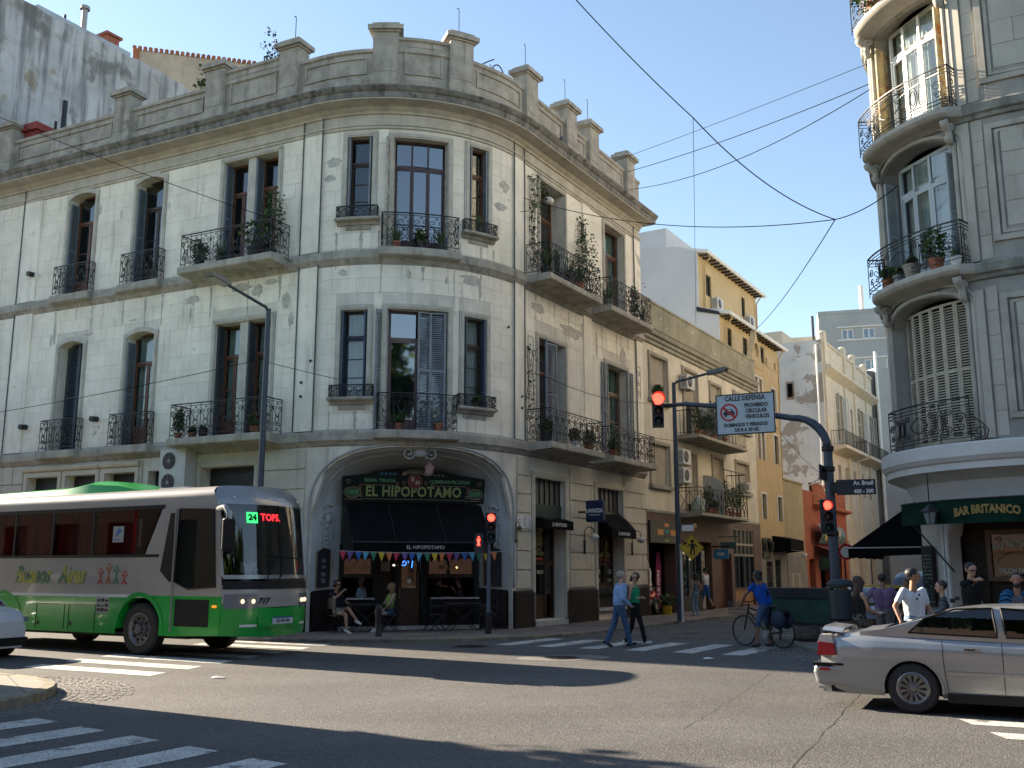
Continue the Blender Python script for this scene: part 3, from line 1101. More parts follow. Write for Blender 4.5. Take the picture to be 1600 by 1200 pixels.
# strings and cornice
csweep(CB,[(0,5.14),(.05,5.18),(.09,5.24),(.16,5.3),(.16,5.5),(.13,5.55),(0,5.58)],SL,SR).build('string_course',STONE,house,xf=CB)
csweep(CB,[(0,10.3),(.05,10.36),(.10,10.44),(.15,10.5),(.15,10.68),(.12,10.74),(0,10.76)],SL,SR).build('string_course',STONE,house,xf=CB)
csweep(CB,[(0,14.42),(.05,14.44),(.05,14.5),(.09,14.52),(.09,14.56),(0,14.58)],SL,SR).build('architrave',TRIM,house,xf=CB)
csweep(CB,[(0,14.58),(.03,14.58),(.03,14.86),(0,14.86)],SL,SR).build('frieze',TRIM,house,xf=CB)
csweep(CB,[(0,14.86),(.08,14.88),(.08,14.94),(.16,15.0),(.2,15.06),(.60,15.10),(.60,15.14),(.02,15.14)],SL,SR + .0).build('cornice_bed',TRIM,house,xf=CB)
csweep(CB,[(.02,15.14),(.62,15.14),(.63,15.30),(.68,15.34),(.74,15.43),(.74,15.47),(.1,15.56),(.02,15.56)],SL,SR + .3).build('cornice',STONE_SOOT,house,xf=CB)
# parapet with panels and piers
PIERS = [-13.8,-8.02,-3.97,-1.03,2.12,4.33,7.35,10.12,11.88,15.07]
mb = csweep(CB,[(-.2,15.5),(.12,15.5),(.12,15.95),(.06,16.0),(.06,16.78),(.12,16.82),(.12,16.92),(-.26,16.95),(-.26,16.8),(-.2,16.78)],SL,SR)
par = mb.build('parapet',STONE,house,xf=CB)
for (a,b) in ((2.12,4.33),(-3.97,-1.03)):
    csweep(CB,[(-.18,16.9),(.08,16.9),(.08,17.16),(.14,17.2),(.14,17.28),(-.24,17.3),(-.24,17.2),(-.18,17.16)],a + .3,b - .3).build('raised_coping',STONE,par,xf=CB)
for a,b in zip(PIERS[:-1],PIERS[1:]):
    p,q = a + .55,b - .55
    if q - p < .4: continue
    top = 17.05 if (a,b) in ((2.12,4.33),(-3.97,-1.03)) else 16.66
    mb = MB()
    w = .05
    CB.box(mb,p,q,.06,.10,16.12,16.12 + w); CB.box(mb,p,q,.06,.10,top - w,top)
    CB.box(mb,p,p + w,.06,.10,16.12 + w,top - w); CB.box(mb,q - w,q,.06,.10,16.12 + w,top - w)
    mb.build('panel_moulding',STONE,par,xf=CB)
for i,s_ in enumerate(PIERS):
    mb = MB()
    hw = .36
    CB.box(mb,s_ - hw - .05,s_ + hw + .05,-.3,.26,15.52,16.0)
    CB.box(mb,s_ - hw,s_ + hw,-.28,.22,16.0,17.38)
    CB.box(mb,s_ - hw - .05,s_ + hw + .05,-.33,.27,17.38,17.44)
    CB.box(mb,s_ - hw - .13,s_ + hw + .13,-.40,.35,17.44,17.58)
    CB.box(mb,s_ - hw - .02,s_ + hw + .02,-.3,.25,17.58,17.68)
    CB.box(mb,s_ - hw + .06,s_ + hw - .06,.22,.235,16.14,17.26)
    p_ = mb.build('pier',STONE,par,xf=CB)
    if i in (3,5,6,7,8):
        MB().tube([CB((s_,-.05,17.66)),CB((s_,-.05,18.55)),CB((s_ - .03,-.05,18.62)),CB((s_ - .07,-.05,18.58))],.014,4).build('lightning_rod',IRON,p_)
# ornamental iron hoop behind the parapet
mb = MB()
mb.tube([CB((6.4 + .34 * math.cos(a),-.5,17.25 + .34 * math.sin(a))) for a in [2 * math.pi * i / 20 for i in range(20)]],.022,5,True)
mb.tube([CB((5.2 + .95 * t,-.5,16.95 + .75 * t ** .7)) for t in [i / 8 for i in range(9)]],.02,5)
mb.tube([CB((5.2 + .95 * t,-.5,16.92 + .35 * t)) for t in [i / 8 for i in range(9)]],.014,5)
for k in range(3): mb.tube([CB((5.45 + .25 * k + x,-.5,17.12 + .12 * k + y)) for x,y in spiral(0,0,.1,0,1.2,1)],.012,4)
mb.build('iron_hoop',IRON,par)
# solid body so the sun stops at it
def prism_world(poly,z0,z1,name,mat,parent):
    return MB().prism([tuple(p) for p in poly],z0,z1,'z').build(name,mat,parent)
ring = [np.array(CB((s_,-2.3,0))[:2]) for s_ in [-15,0,1,2,3,4,5,6,CB_L,16.1]]
back1 = ring[-1] - nD * 12; back0 = ring[0] - nB * 10
prism_world(ring + [back1,back0],5.25,15.52,'inner_core',ROOM,house)
A1 = CB_C + uB * 2.4 + nB * 2.3; A2 = CB_C + uB * 15 + nB * 2.3; D1 = CB_C + uD * 2.0 + nD * 2.3; D2 = CB_C + uD * 9.2 + nD * 2.3
prism_world([A2,A1,CB_C + uB * 2.4 + uD * 2.0,D1,D2,D2 - nD * 12,A2 - nB * 10],.15,5.25,'inner_core',ROOM,house)
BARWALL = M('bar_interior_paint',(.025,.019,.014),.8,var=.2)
mb = MB(); ring2 = [np.array(CB((s_,0,0))[:2]) for s_ in np.linspace(-15,16.1,60)]
mb.prism([tuple(p) for p in [np.array(CB((s_,-.02,0))[:2]) for s_ in [-15,0] + list(np.linspace(.4,6.4,14)) + [CB_L,16.1]] + [back1,back0]],15.45,15.56,'z')
mb.build('roof_slab',STONE,house)
for a_,b_ in ((back0,CB((SL,0,0))),(back1,CB((SR,0,0)))):
    mb = MB(); mb.add([(a_[0],a_[1],0),(b_[0],b_[1],0),(b_[0],b_[1],15.5),(a_[0],a_[1],15.5)],[(0,1,2,3)])
    mb.build('party_wall',PLASTER_CORE,house)
ROOMS = {}
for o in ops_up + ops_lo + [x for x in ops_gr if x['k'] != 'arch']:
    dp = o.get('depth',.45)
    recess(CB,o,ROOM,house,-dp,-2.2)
for o in ops_up + ops_lo:
    surround(CB,o,.15,.045,TRIM,house)
for o in ops_gr[1:3] + ops_gr[-1:]:
    surround(CB,o,.17,.07,GROUND_PL,house)
for o in ops_gr[3:6]:
    mb = MB()
    mb.sweep([(0,4.9),(.12,4.94),(.16,5.02),(.16,5.06),(0,5.1)],o['s0'] - .18,o['s1'] + .18)
    mb.box(o['s0'] - .14,o['s0'],0,.05,1.3,4.9); mb.box(o['s1'],o['s1'] + .14,0,.05,1.3,4.9); mb.box(o['s0'],o['s1'],0,.05,4.75,4.9)
    mb.build('window_surround',GROUND_PL,house,xf=CB)

# ---- windows of the Brasil side
WALLIN = M('pale_blind',(.50,.52,.48),.8,var=.05)
def upper_win(o,d,wood,sh=None,**kw):
    return french_window(CB,o,d,house,wood,**kw)


for o,cur,tr in ((ops_up[0],None,.26),(ops_up[1],None,.26),(ops_lo[1],WALLIN,.26)):
    oo = dict(o); french_window(CB,oo,-.36,house,WOOD_RED if o is not ops_up[1] else WOOD_DARK,curtain=cur,transom=tr)
    shutter(CB,o['s0'] + .03,-.34,90,.33,o['z0'] + .03,o['z1'] - .28,house,SHUT_BLUE)
o = ops_lo[0]
for k in (0,1):
    shutter(CB,o['s0'] + .02 + k * .55,-.33,0,.54,o['z0'] + .03,o['z1'] - .02,house,SHUT_DARK)
for o,cur in ((ops_up[2],None),(ops_lo[2],WALLIN)):
    mid = (o['s0'] + o['s1']) / 2
    m_ = MB(); m_.box(mid - .15,mid + .15,-.4,-.02,o['z0'],o['z1']); m_.build('mullion_column',TRIM,house,xf=CB)
    for (a,b) in ((o['s0'],mid - .15),(mid + .15,o['s1'])):
        french_window(CB,dict(s0=a,s1=b,z0=o['z0'],z1=o['z1']),-.38,house,WOOD_RED,curtain=cur,panes=2)
        shutter(CB,a + .03,-.36,90,.32,o['z0'] + .03,o['z1'] - .05,house,SHUT_BLUE if cur is None else SHUT_DARK)
# ---- rounded front
SHUT_GREY = M('grey_shutter',(.22,.245,.27),.6,var=.15,vs=5)
SHUT_PALE = M('bleached_shutter',(.42,.40,.35),.75,var=.3,vs=6)
WOOD_MAR = M('maroon_wood',(.055,.028,.028),.45,var=.2,vs=8)
SASHB = M('navy_sash',(.025,.035,.05),.5,var=.1)
for o,wood,cur in ((ops_up[3],WOOD_DARK,None),(ops_up[5],WOOD_RED,None),(ops_lo[3],SASHB,CURTAIN),(ops_lo[5],WOOD_DARK,CURTAIN)):
    oo = dict(o)
    french_window(CB,oo,-.2,house,wood,leaves=1,lower=0,panes=3,transom=.3,curtain=cur)
    shs = SHUT_GREY if o in ops_up else M('navy_shutter',(.05,.08,.125),.55,var=.15,vs=5)
    shutter(CB,o['s0'] + .03,-.17,80,.22,o['z0'] + .03,o['z1'] - .03,house,shs)
    shutter(CB,o['s1'] - .03,-.17,100,.22,o['z0'] + .03,o['z1'] - .03,house,shs)
o = ops_up[4]
french_window(CB,o,-.2,house,WOOD_MAR,leaves=3,lower=.12,panes=1,transom=.24,lights=3,glass=GLASS_REFL)
shutter(CB,o['s0'] + .02,-.15,120,.40,o['z0'] + .03,o['z1'] - .03,house,SHUT_PALE)
shutter(CB,o['s1'] - .02,-.15,75,.22,o['z0'] + .03,o['z1'] - .03,house,SHUT_PALE)
YEL = M('yellow_blind',(.55,.42,.12),.8,var=.05)
MB().box(2.52,2.72,-.42,-.4,F2 + .1,13.2).build('yellow_blind',YEL,house,xf=CB)
o = ops_lo[4]
french_window(CB,o,-.2,house,M('brown_door_paint',(.13,.085,.075),.5,var=.12),leaves=2,lower=.12,panes=1,transom=.24,glass=GLASS_REFL,curtain=CURTAIN)
shutter(CB,o['s0'] + .02,-.12,140,.42,o['z0'] + .03,o['z1'] - .03,house,SHUT_GREY)
shutter(CB,o['s1'] - .50,-.10,12,.46,o['z0'] + .03,o['z1'] - .03,house,SHUT_GREY)
shutter(CB,o['s1'] - .86,-.04,-8,.40,o['z0'] + .03,o['z1'] - .03,house,SHUT_GREY)
# ---- Defensa side
o = ops_up[6]
french_window(CB,o,-.5,house,WOOD_RED,panes=2,glass=GLASS)
MB().ell(CB((9.2,-.25,13.9)),.2,.2,.13).build('ceiling_lamp',WHITEP,house,smooth=True)
o = ops_up[7]
french_window(CB,o,-.3,house,WOOD_RED,panes=2,glass=GLASS,curtain=M('green_curtain',(.16,.27,.2),.9,var=.1))
shutter(CB,o['s1'] - .02,-.25,20,.55,o['z0'] + .03,o['z1'] - .03,house,SHUT_BLUE)
o = ops_lo[6]
shutter(CB,o['s0'] + .55,-.02,150,.58,o['z0'] + .03,o['z1'] - .06,house,SHUT_BLUE)
shutter(CB,o['s0'] + .57,-.02,10,.55,o['z0'] + .03,o['z1'] - .06,house,SHUT_BLUE)
french_window(CB,o,-.5,house,WOOD_RED,panes=2)
o = ops_lo[7]
french_window(CB,o,-.3,house,M('tan_wood',(.23,.15,.085),.5,var=.2,vs=8),panes=2,curtain=M('green_curtain',(.16,.27,.2),.9,var=.1))
shutter(CB,o['s0'] - .42,.06,0,.5,o['z0'] + .03,o['z1'] - .03,house,SHUT_BLUE)
shutter(CB,o['s1'] - .05,.06,0,.52,o['z0'] + .03,o['z1'] - .03,house,SHUT_BLUE)

# ---- balconies
for (z,st) in ((F2,STONE),(F1,STONE)):
    balcony(CB,-4.42,-.82,.85,z,.22,house,st,unit=.40)
    for (a,b) in ((-10.62,-8.86),(-7.52,-5.76)):
        balcony(CB,a,b,.34,z + .0,.26,house,st,unit=.36)
    balcony(CB,2.08,4.30,.36,z,.24,house,st,unit=.44,rail_h=1.02)
    balcony(CB,7.2,10.9,.9,z,.2,house,st,unit=.42)
    balcony(CB,11.6,15.25,.9,z,.2,house,st,unit=.42)
for o in (ops_up[3],ops_up[5],ops_lo[3],ops_lo[5]):
    a,b,z = o['s0'] - .25,o['s1'] + .25,o['z0']
    mb = MB(); mb.sweep([(0,z - .2),(.06,z - .18),(.1,z - .1),(.24,z - .08),(.26,z - .05),(.26,z),(0,z)],a,b,5)
    mb.box(a + .25,b - .25,0,.04,z - .32,z - .2,3)
    sl = mb.build('window_sill',STONE,house,xf=CB)
    iron_path(CB,[(a + .04,.02),(a + .04,.22),(b - .04,.22),(b - .04,.02)],z,.34,.009,unit=.22,parent=sl)
# trellises of thin iron by the Defensa windows
for (s_,z,hh) in ((7.35,F2 + 1.0,2.3),(7.25,F1 + .9,2.4),(11.0,F2 + 1.0,1.9),(15.5,F1 + 2.6,1.2)):
    mb = MB()
    for ln in ([(0,0),(0,hh)],[(.32,0),(.32,hh)],[(0,hh),(.32,hh)]) : mb.tube([CB((s_ + x,.08,z + y)) for x,y in ln],.009,4)
    for k in range(int(hh / .35)):
        mb.tube([CB((s_ + .16 + x,.08,z + .2 + k * .35 + y)) for x,y in spiral(0,0,.14,R_(90 * k),1.2,1 if k % 2 else -1)],.008,4)
    mb.build('iron_trellis',IRON,house)

# small pipes and fittings in the wall
for (s_,z) in ((-11.9,11.75),(-11.6,6.45),(-8.3,6.5)):
    MB().cyl(CB((s_,0,z)),CB((s_,.26,z - .02)),.09,n=12).build('vent_stub',BLACKM,house)
for (s_,z) in ((-.2,7.0),(-.2,6.6),(6.9,6.9),(6.9,6.55),(.1,7.6),(6.2,8.9)):
    MB().cyl(CB((s_,.05,z)),CB((s_,.09,z)),.04,n=8).build('anchor_plate',IRON,house)
# cement repairs on the render: real skims a few millimetres thick
SKIM = M('cement_skim',(.50,.47,.41),.9,var=.2,vs=6,bump=.2,bs=40)
rs_ = random.Random(5)
def skim(s_,z,w,h,seed):
    r2 = random.Random(seed); n = 16
    pts = [(s_ + w * .5 * math.cos(a) * r2.uniform(.55,1.1),z + h * .5 * math.sin(a) * r2.uniform(.55,1.1)) for a in [2 * math.pi * i / n for i in range(n)]]
    mb = MB(); mb.prism(pts,.010,.0155,'y')
    mb.build('cement_repair',SKIM,wall,xf=CB)
k = 0
for (s_,z,w,h) in ((-10.6,9.6,.12,1.1),(-10.75,9.3,.14,.5),(-9.0,9.35,.5,.1),(-7.5,9.75,.1,.7),(-7.0,9.6,.4,.1),(-4.6,9.95,.7,.35),(-2.6,10.1,.9,.3),(-2.0,9.95,.5,.5),(-1.5,10.15,.7,.2),
                      (-.9,9.5,.4,.6),(-4.6,9.5,.12,.6),(1.0,10.1,.3,.25),(2.9,10.05,.2,.3),(4.8,10.1,.9,.35),(5.1,9.8,.12,.7),(4.0,9.95,.1,.3),(8.0,9.9,1.0,.4),(10.3,9.6,1.8,.5),(11.3,9.8,.7,.8),
                      (12.2,9.6,.15,1.2),(14.4,9.5,.5,.9),(-8.9,13.6,.14,.5),(-7.9,13.3,.1,.4),(.6,13.5,.5,.4),(.5,13.0,.4,.25),(-12.0,13.7,.1,.5),(6.1,13.3,.5,.4),(5.9,12.6,.6,.3),(-.7,8.9,.3,.5)):
    skim(s_,z,w,h,k); k += 1

RAIN = M('rain_streak_grime',(.50,.47,.40),.95,var=.3,vs=6)
for o in ops_up + ops_lo:
    for s_ in (o['s0'] - .28,o['s1'] + .24,(o['s0'] + o['s1']) / 2 + .1):
        r2 = random.Random(k); k += 1; z1 = o['z0'] - (.46 if o['z0'] in (F1,F2) else .36); l = r2.uniform(.4,1.5); w_ = r2.uniform(.03,.08)
        if z1 < 6: continue
        L_ = [(s_ - w_ * r2.uniform(.4,1.1) * (1 - .7 * i / 8),z1 - l * i / 8) for i in range(9)]; Q_ = [(s_ + w_ * r2.uniform(.4,1.1) * (1 - .7 * i / 8),z1 - l * i / 8) for i in range(9)]
        MB().prism(L_ + Q_[::-1],.0105,.0145,'y').build('rain_streak',RAIN,wall,xf=CB)

# ---- air conditioner and pipes on the Brasil ground floor
AP = CB((-5.0,.05,4.35))
ac_unit(lambda p: CB((-5.0 + p[0],.05 + p[1],3.95 + p[2])),1.0,1.35,.42,'tall twin-fan air conditioner above the bus roof',two=True,base=tuple(AP))
SHUTG = M('dark_green_roller',(.02,.028,.028),.5,var=.15,stripes=((.008,.01,.01),(0,0,9.0),.15))
for o in ops_gr[3:]:
    MB().box(o['s0'] + .03,o['s1'] - .03,-.35,-.3,o['z0'],o['z1']).build('roller_shutter',SHUTG,house,xf=CB)

# ------------------------------------------------------------------ the cafe under the arch
nm = np.array((.2672,-.96364)); tm = np.array((.96364,.2672))


def FF(p):
    b = CB_C + nm * (CB_R + p[1]) + tm * p[0]
    return (b[0],b[1],p[2])


SFD = -1.5
ARCHPAINT = M('grey_white_arch_paint',(.40,.41,.40),.8,var=.08,vs=1.5,bump=.12,bs=20,streak=.2)


def arch_pts(zb):
    """matching points of the outer arch (on the rounded front) and the inner arch (flat shop front)"""
    out = []
    for z in np.linspace(zb,1,5)[:-1]: out.append((-1,z,z))
    for i in range(33):
        ph = math.pi * (1 - i / 32)
        c,s_ = math.cos(ph),math.sin(ph)
        X = math.copysign(abs(c) ** (2 / 2.7),c); Z = abs(s_) ** (2 / 2.7)
        out.append((X,Z,None))
    for z in np.linspace(1,zb,5)[1:]: out.append((1,z,z))
    return out


def splay(X,Z,leg,t):
    """X -1..1, Z arch share, leg share 0..1 of the springing height; t 0 outer .. 1 inner"""
    if leg is None: zo,zi = 3.23 + 1.9 * Z,3.4 + 1.25 * Z
    else: zo,zi = leg * 3.23,leg * 3.4
    a = np.array(CB((3.35 + 3.1 * X,-.10,zo))); b = np.array(FF((1.98 * X,SFD,zi)))
    return a * (1 - t) + b * t


pts = arch_pts(.37)
mb = MB(); T_ = [0,.05,.06,.16,.5,.82,.9,.92,1]
for t in T_:
    off = {.06: .03,.16: .03,.9: .04,.82: .04}.get(t,0)
    for (X,Z,leg) in pts:
        p = splay(X,Z,leg,t); q = splay(X,Z,leg,min(1,t + .02))
        cen = np.array((*CB_C,p[2])); dr = (np.array(FF((0,-.8,2.5))) - p); dr = dr / np.linalg.norm(dr)
        mb.v.append(tuple(p + dr * off))
w = len(pts)
mb.f = [(i * w + j,i * w + j + 1,(i + 1) * w + j + 1,(i + 1) * w + j) for i in range(len(T_) - 1) for j in range(w - 1)]; mb.mi = [0] * len(mb.f)
splay_o = mb.build('arch_reveal',ARCHPAINT,house,smooth=True,sharp=35)
for X in (-1,1):
    mb = MB()
    mb.grid(lambda u,v: tuple(splay(X,0,v * .38,u)),6,4)
    mb.xform(lambda p: tuple(np.array(p) + (np.array(FF((0,SFD + .5,p[2]))) - np.array(p)) * .02))
    mb.build('plinth',PLINTH,house)
# roll mouldings round the arch
for t,r in ((.30,.035),(.36,.02),(.74,.03)):
    MB().tube([tuple(splay(X,Z,leg,t)) for (X,Z,leg) in arch_pts(.55)],r,6).build('arch_moulding',ARCHPAINT,house,smooth=True)
MB().tube([CB((3.35 + 3.16 * X,.02,(3.23 + 1.97 * Z) if leg is None else leg * 3.23)) for (X,Z,leg) in arch_pts(.4)],.035,6).build('arch_moulding',ARCHPAINT,house,smooth=True)
# rocaille ornaments on the reveals
for X in (-1,1):
    def on(u,z,o=.05,X=X):
        p = splay(X,0,z / 3.23,.45 + u); dr = np.array(FF((0,-.3,z))) - p; dr /= np.linalg.norm(dr)
        return tuple(p + dr * o)
    mb = MB()
    for sg in (-1,1):
        mb.tube([on(sg * .09 + x * sg,3.25 + y,.05) for x,y in spiral(0,0,.1,R_(200),1.3,1)],.028,5)
        mb.tube([on(sg * .17 + x * sg,3.05 + y,.05) for x,y in spiral(0,0,.075,R_(90),1.3,-1)],.022,5)
        mb.tube([on(sg * (.2 + .03 * math.sin(k)),3.0 - .09 * k,.04) for k in range(7)],.022,5)
    for k in range(5): mb.ell(on(-.12 + .06 * k,3.48 + .05 * math.sin(math.pi * k / 4),.06),.05,.05,.06,7,5)
    mb.ell(on(0,3.12,.06),.09,.06,.12,10,7); mb.ell(on(0,2.92,.06),.05,.05,.09,8,5)
    for k in range(4): mb.ell(on(0,2.7 - .12 * k,.05),.045,.04,.05,7,5)
    mb.build('rocaille_ornament',ARCHPAINT,house,smooth=True)
mb = MB()
for sg in (-1,1):
    mb.tube([CB((3.35 + sg * .33 + x * sg,-.22,4.98 + y)) for x,y in spiral(0,0,.2,R_(180),1.4,1)],.03,5)
mb.ell(CB((3.35,-.25,4.98)),.22,.1,.12); mb.build('keystone_ornament',ARCHPAINT,house,smooth=True)

# shop front, all in the flat frame
BOTTLE = M('bottle_green',(.03,.07,.04),.2,var=0)
GREENP = M('bottle_green_paint',(.006,.013,.011),.5,spec=.2,var=.2,vs=4)
SHOPW = M('shopfront_timber',(.035,.021,.013),.5,spec=.25,var=.3,vs=8)
DOORW = M('cafe_door_timber',(.06,.034,.02),.5,spec=.25,var=.3,vs=8)
mb = MB(); mb.box(-2.0,2.0,SFD - .06,SFD - .02,2.15,4.7); mb.build('fanlight_panel',M('slate_panel',(.03,.038,.042),.5,var=.2,vs=3,stripes=((.012,.015,.017),(2.2,0.6,0),.06)),house,xf=FF)
mb = MB()
for (a,b) in ((-2.0,-1.02),(.52,2.0)):
    MB().box(a,b,SFD - .12,SFD,.15,.98).build('stall_riser',M('stall_riser_paint',(.012,.010,.0095),.6,spec=.2,var=.3,vs=5),house,xf=FF)
MARB = M('white_marble',(.45,.45,.43),.4,var=.15,vs=6)
for (a,b) in ((-2.0,-1.0),(.5,2.0)):
    MB().box(a,b,SFD - .15,SFD + .1,.98,1.02).build('window_ledge',MARB,house,xf=FF)
MB().box(-2.0,2.0,SFD - .3,SFD + .14,.15,.25).build('doorstep',MARB,house,xf=FF)
for (u0,u1) in ((-2.0,-1.92),(-1.06,-.92),(-.42,-.36),(.30,.48),(1.86,2.0)):
    MB().box(u0,u1,SFD - .08,SFD + .05,.25,2.5).build('shopfront_post',GREENP,house,xf=FF)
for (u0,u1) in ((-1.92,-1.06),(.48,1.86)):
    mb = MB()
    for (z0,z1) in ((1.58,1.68),(2.1,2.2)): mb.box(u0,u1,SFD - .05,SFD + .02,z0,z1)
    for x in (u0,u1 - .06): mb.box(x,x + .06,SFD - .05,SFD + .02,1.68,2.1)
    f = mb.build('transom_window',SHOPW,house,xf=FF)
    MB().box(u0 + .06,u1 - .06,SFD - .02,SFD - .012,1.68,2.1).build('pane',GLASS,f,xf=FF)
GOLD = M('gold_lettering',(.34,.24,.08),.45,var=.15,vs=20)
GOLD_G = M('green_gold_lettering',(.22,.25,.07),.5,var=.15,vs=20)
GREEN_L = M('green_lettering',(.07,.20,.085),.5,var=.15,vs=20)
CREAM_L = M('cream_lettering',(.5,.46,.34),.5,var=.1,vs=20)
def txt(parent,body,size,place,mat,name='lettering',**kw):
    return lettering(MB(),body,size,place,**kw).build(name,mat,parent)
def ffp(u,d,z): return lambda p: FF((u + p[0],d - p[1],z + p[2]))
txt(house,'HAMBURGUESAS',.17,ffp(-1.49,SFD + .004,1.86),GOLD,off=.006,sx=.78)
txt(house,'MINUTAS',.17,ffp(1.12,SFD + .004,1.86),GOLD,off=.006,sx=.8)
# the door, half open leaf and fixed leaf
mb = MB(); D_ = SFD - .02
mb.box(-.34,.28,D_ - .05,D_,.26,.36); mb.box(-.34,-.24,D_ - .05,D_,.36,2.15); mb.box(.18,.28,D_ - .05,D_,.36,2.15); mb.box(-.24,.18,D_ - .05,D_,2.05,2.15); mb.box(-.24,.18,D_ - .05,D_,1.18,1.28)
mb.box(-.24,.18,D_ - .04,D_ - .015,.36,1.18); mb.box(-.16,.10,D_ - .015,D_ - .005,.46,1.08)
dr = mb.build('door',DOORW,house,xf=FF)
MB().box(-.24,.18,D_ - .03,D_ - .02,1.28,2.05).build('pane',GLASS,dr,xf=FF)
MB().tube([FF((-.29,D_ + .02,1.0)),FF((-.29,D_ + .05,1.05)),FF((-.29,D_ + .05,1.25)),FF((-.29,D_ + .02,1.3))],.012,5).build('handle',GOLD,dr)
MB().box(-.88,-.46,SFD - .3,SFD - .26,.26,2.15).build('door',SHOPW,house,xf=FF)
PAPER = M('paper_notice',(.42,.42,.40),.8,var=.08)
MB().box(-.8,-.54,SFD - .26,SFD - .255,1.75,2.02).build('notice',PAPER,house,xf=FF)
mb = MB(); mb.lathe([(0,0),(.07,0)],(-.02,SFD + .002,1.48),7,'y'); mb.build('sticker',WHITEP,house,xf=FF)
# back of the bar: shelves, bottles and a few lit things
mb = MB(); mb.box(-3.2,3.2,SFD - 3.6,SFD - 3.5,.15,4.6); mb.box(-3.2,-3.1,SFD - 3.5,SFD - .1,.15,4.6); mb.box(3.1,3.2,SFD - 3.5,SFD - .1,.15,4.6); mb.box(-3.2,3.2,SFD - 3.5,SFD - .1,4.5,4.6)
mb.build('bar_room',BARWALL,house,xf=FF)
MB().box(-1.6,1.6,SFD - 3.3,SFD - 2.9,.25,1.3).build('bar_counter',SHOPW,house,xf=FF)
for z in (1.5,1.85,2.2):
    sh = MB().box(-1.6,1.6,SFD - 3.48,SFD - 3.3,z,z + .03).build('bottle_shelf',SHOPW,house,xf=FF)
    for k in range(14):
        u = -1.5 + k * .23 + random.uniform(-.03,.03); bt = random.choice([BOTTLE,BOTTLE,TERRA,SHOPW])
        MB().lathe([(0,0),(.035,0),(.035,.16),(.013,.21),(.013,.27),(0,.27)],(u,SFD - 3.39,z + .03),8).build('bottle',bt,sh,xf=FF)
LAMPW = M('lit_tube',(1.0,.93,.8),.5,var=0,emit=.5)
NEON = M('blue_neon',(.05,.25,1.0),.5,var=0,emit=1.2)
WARM = M('warm_bulb',(1.0,.55,.2),.5,var=0,emit=3.)
t = thing('ceiling_tube_lamp','lit white tube lamp deep inside the cafe','lamp',FF((-.35,SFD - 2.4,1.9)))
MB().cyl(FF((-.75,SFD - 2.4,1.93)),FF((.1,SFD - 2.4,1.93)),.025,n=8).build('tube',LAMPW,t)
MB().box(-.78,.13,SFD - 2.44,SFD - 2.36,1.96,2.0).build('fitting',WHITEP,t,xf=FF)
mb = MB(); mb.tube([FF((.02 + x,SFD - 1.2,2.0 + y)) for x,y in spiral(0,0,.14,0,1.6,1,20)],.012,5); mb.tube([FF((.25,SFD - 1.2,1.85)),FF((.28,SFD - 1.2,2.1))],.014,5)
tag(mb.build('neon_sign',NEON),'curly blue neon sign behind the cafe door','neon sign')
t = thing('pendant_bulb','small lit orange bulb behind the right cafe window','lamp',FF((1.55,SFD - .9,1.86)))
MB().ell(FF((1.55,SFD - .9,1.86)),.03,.03,.03).build('bulb',WARM,t)
MB().cyl(FF((1.55,SFD - .9,1.88)),FF((1.55,SFD - .9,4.5)),.004,n=4).build('flex',BLACKM,t)

# sign board
sg = thing('cafe_sign_board','dark green cafe sign board with gold lettering above the black awning','sign',FF((0,-1.05,3.62)))
BOARD = M('sign_board_green',(.005,.011,.008),.6,spec=.15,var=.2,vs=6)
poly = [(-2.02,3.66),(2.02,3.66),(2.05,4.36),(1.4,4.44),(.55,4.56),(0,4.62),(-.55,4.56),(-1.4,4.44),(-2.05,4.36)]
BT = lambda p: FF((p[0],-1.02 + p[1] - (p[2] - 3.66) * -.10,p[2]))
MB().prism(poly,-.06,0,'y').build('board',BOARD,sg,xf=BT)
BRONZE = M('bronze_line',(.24,.14,.075),.5,var=.1,vs=20)
mb = MB()
def line3(pts,r=.009): mb.tube([BT((x,.008,z)) for x,z in pts],r,4)
line3([(-1.55,4.14),(-.45,4.14)]); line3([(.45,4.14),(1.5,4.14)])
line3([(-1.98,3.73),(-1.5,3.73),(-1.45,3.75),(1.4,3.75),(1.45,3.73),(1.95,3.73)])
for s_ in (-1,1):
    line3([(s_ * 1.75 + .24 * math.cos(a),3.92 + .15 * math.sin(a)) for a in [2 * math.pi * i / 20 for i in range(21)]],.012)
    for (cx,cz,r) in ((1.88,4.2,.08),(1.55,4.05,.06),(1.5,3.82,.05),(.32,4.2,.07),(.5,4.18,.05)):
        line3([(s_ * (cx) + x * s_,cz + z) for x,z in spiral(0,0,r,R_(30),1.4,1)])
mb.build('gilt_ornament',BRONZE,sg)
MEDR = M('medallion_red',(.13,.012,.012),.5,var=.15,vs=10)
mb = MB(); mb.lathe([(0,.02),(.20,.02),(.20,0)],(0,0,4.26),20,'y'); mb.build('medallion',MEDR,sg,xf=BT)
mb = MB(); line3([(.2 * math.cos(a),4.26 + .2 * math.sin(a)) for a in [2 * math.pi * i / 24 for i in range(25)]],.014); mb.build('medallion_rim',BRONZE,sg)
for s_,tx in ((-1,'1909'),(1,'2009')):
    mb = MB(); mb.lathe([(0,.006),(1,.006)],(0,0,0),20,'y'); mb.xform(lambda p: (s_ * 1.75 + p[0] * .23,p[1],3.92 + p[2] * .14)); mb.build('oval',M('oval_green',(.012,.05,.022),.5,var=.1),sg,xf=BT)
    txt(sg,tx,.17,lambda p,s_=s_: BT((s_ * 1.75 + p[0],.014 - p[1],3.92 + p[2])),GREEN_L,off=.006)
btp = lambda u,z: (lambda p: BT((u + p[0],.012 - p[1],z + p[2])))
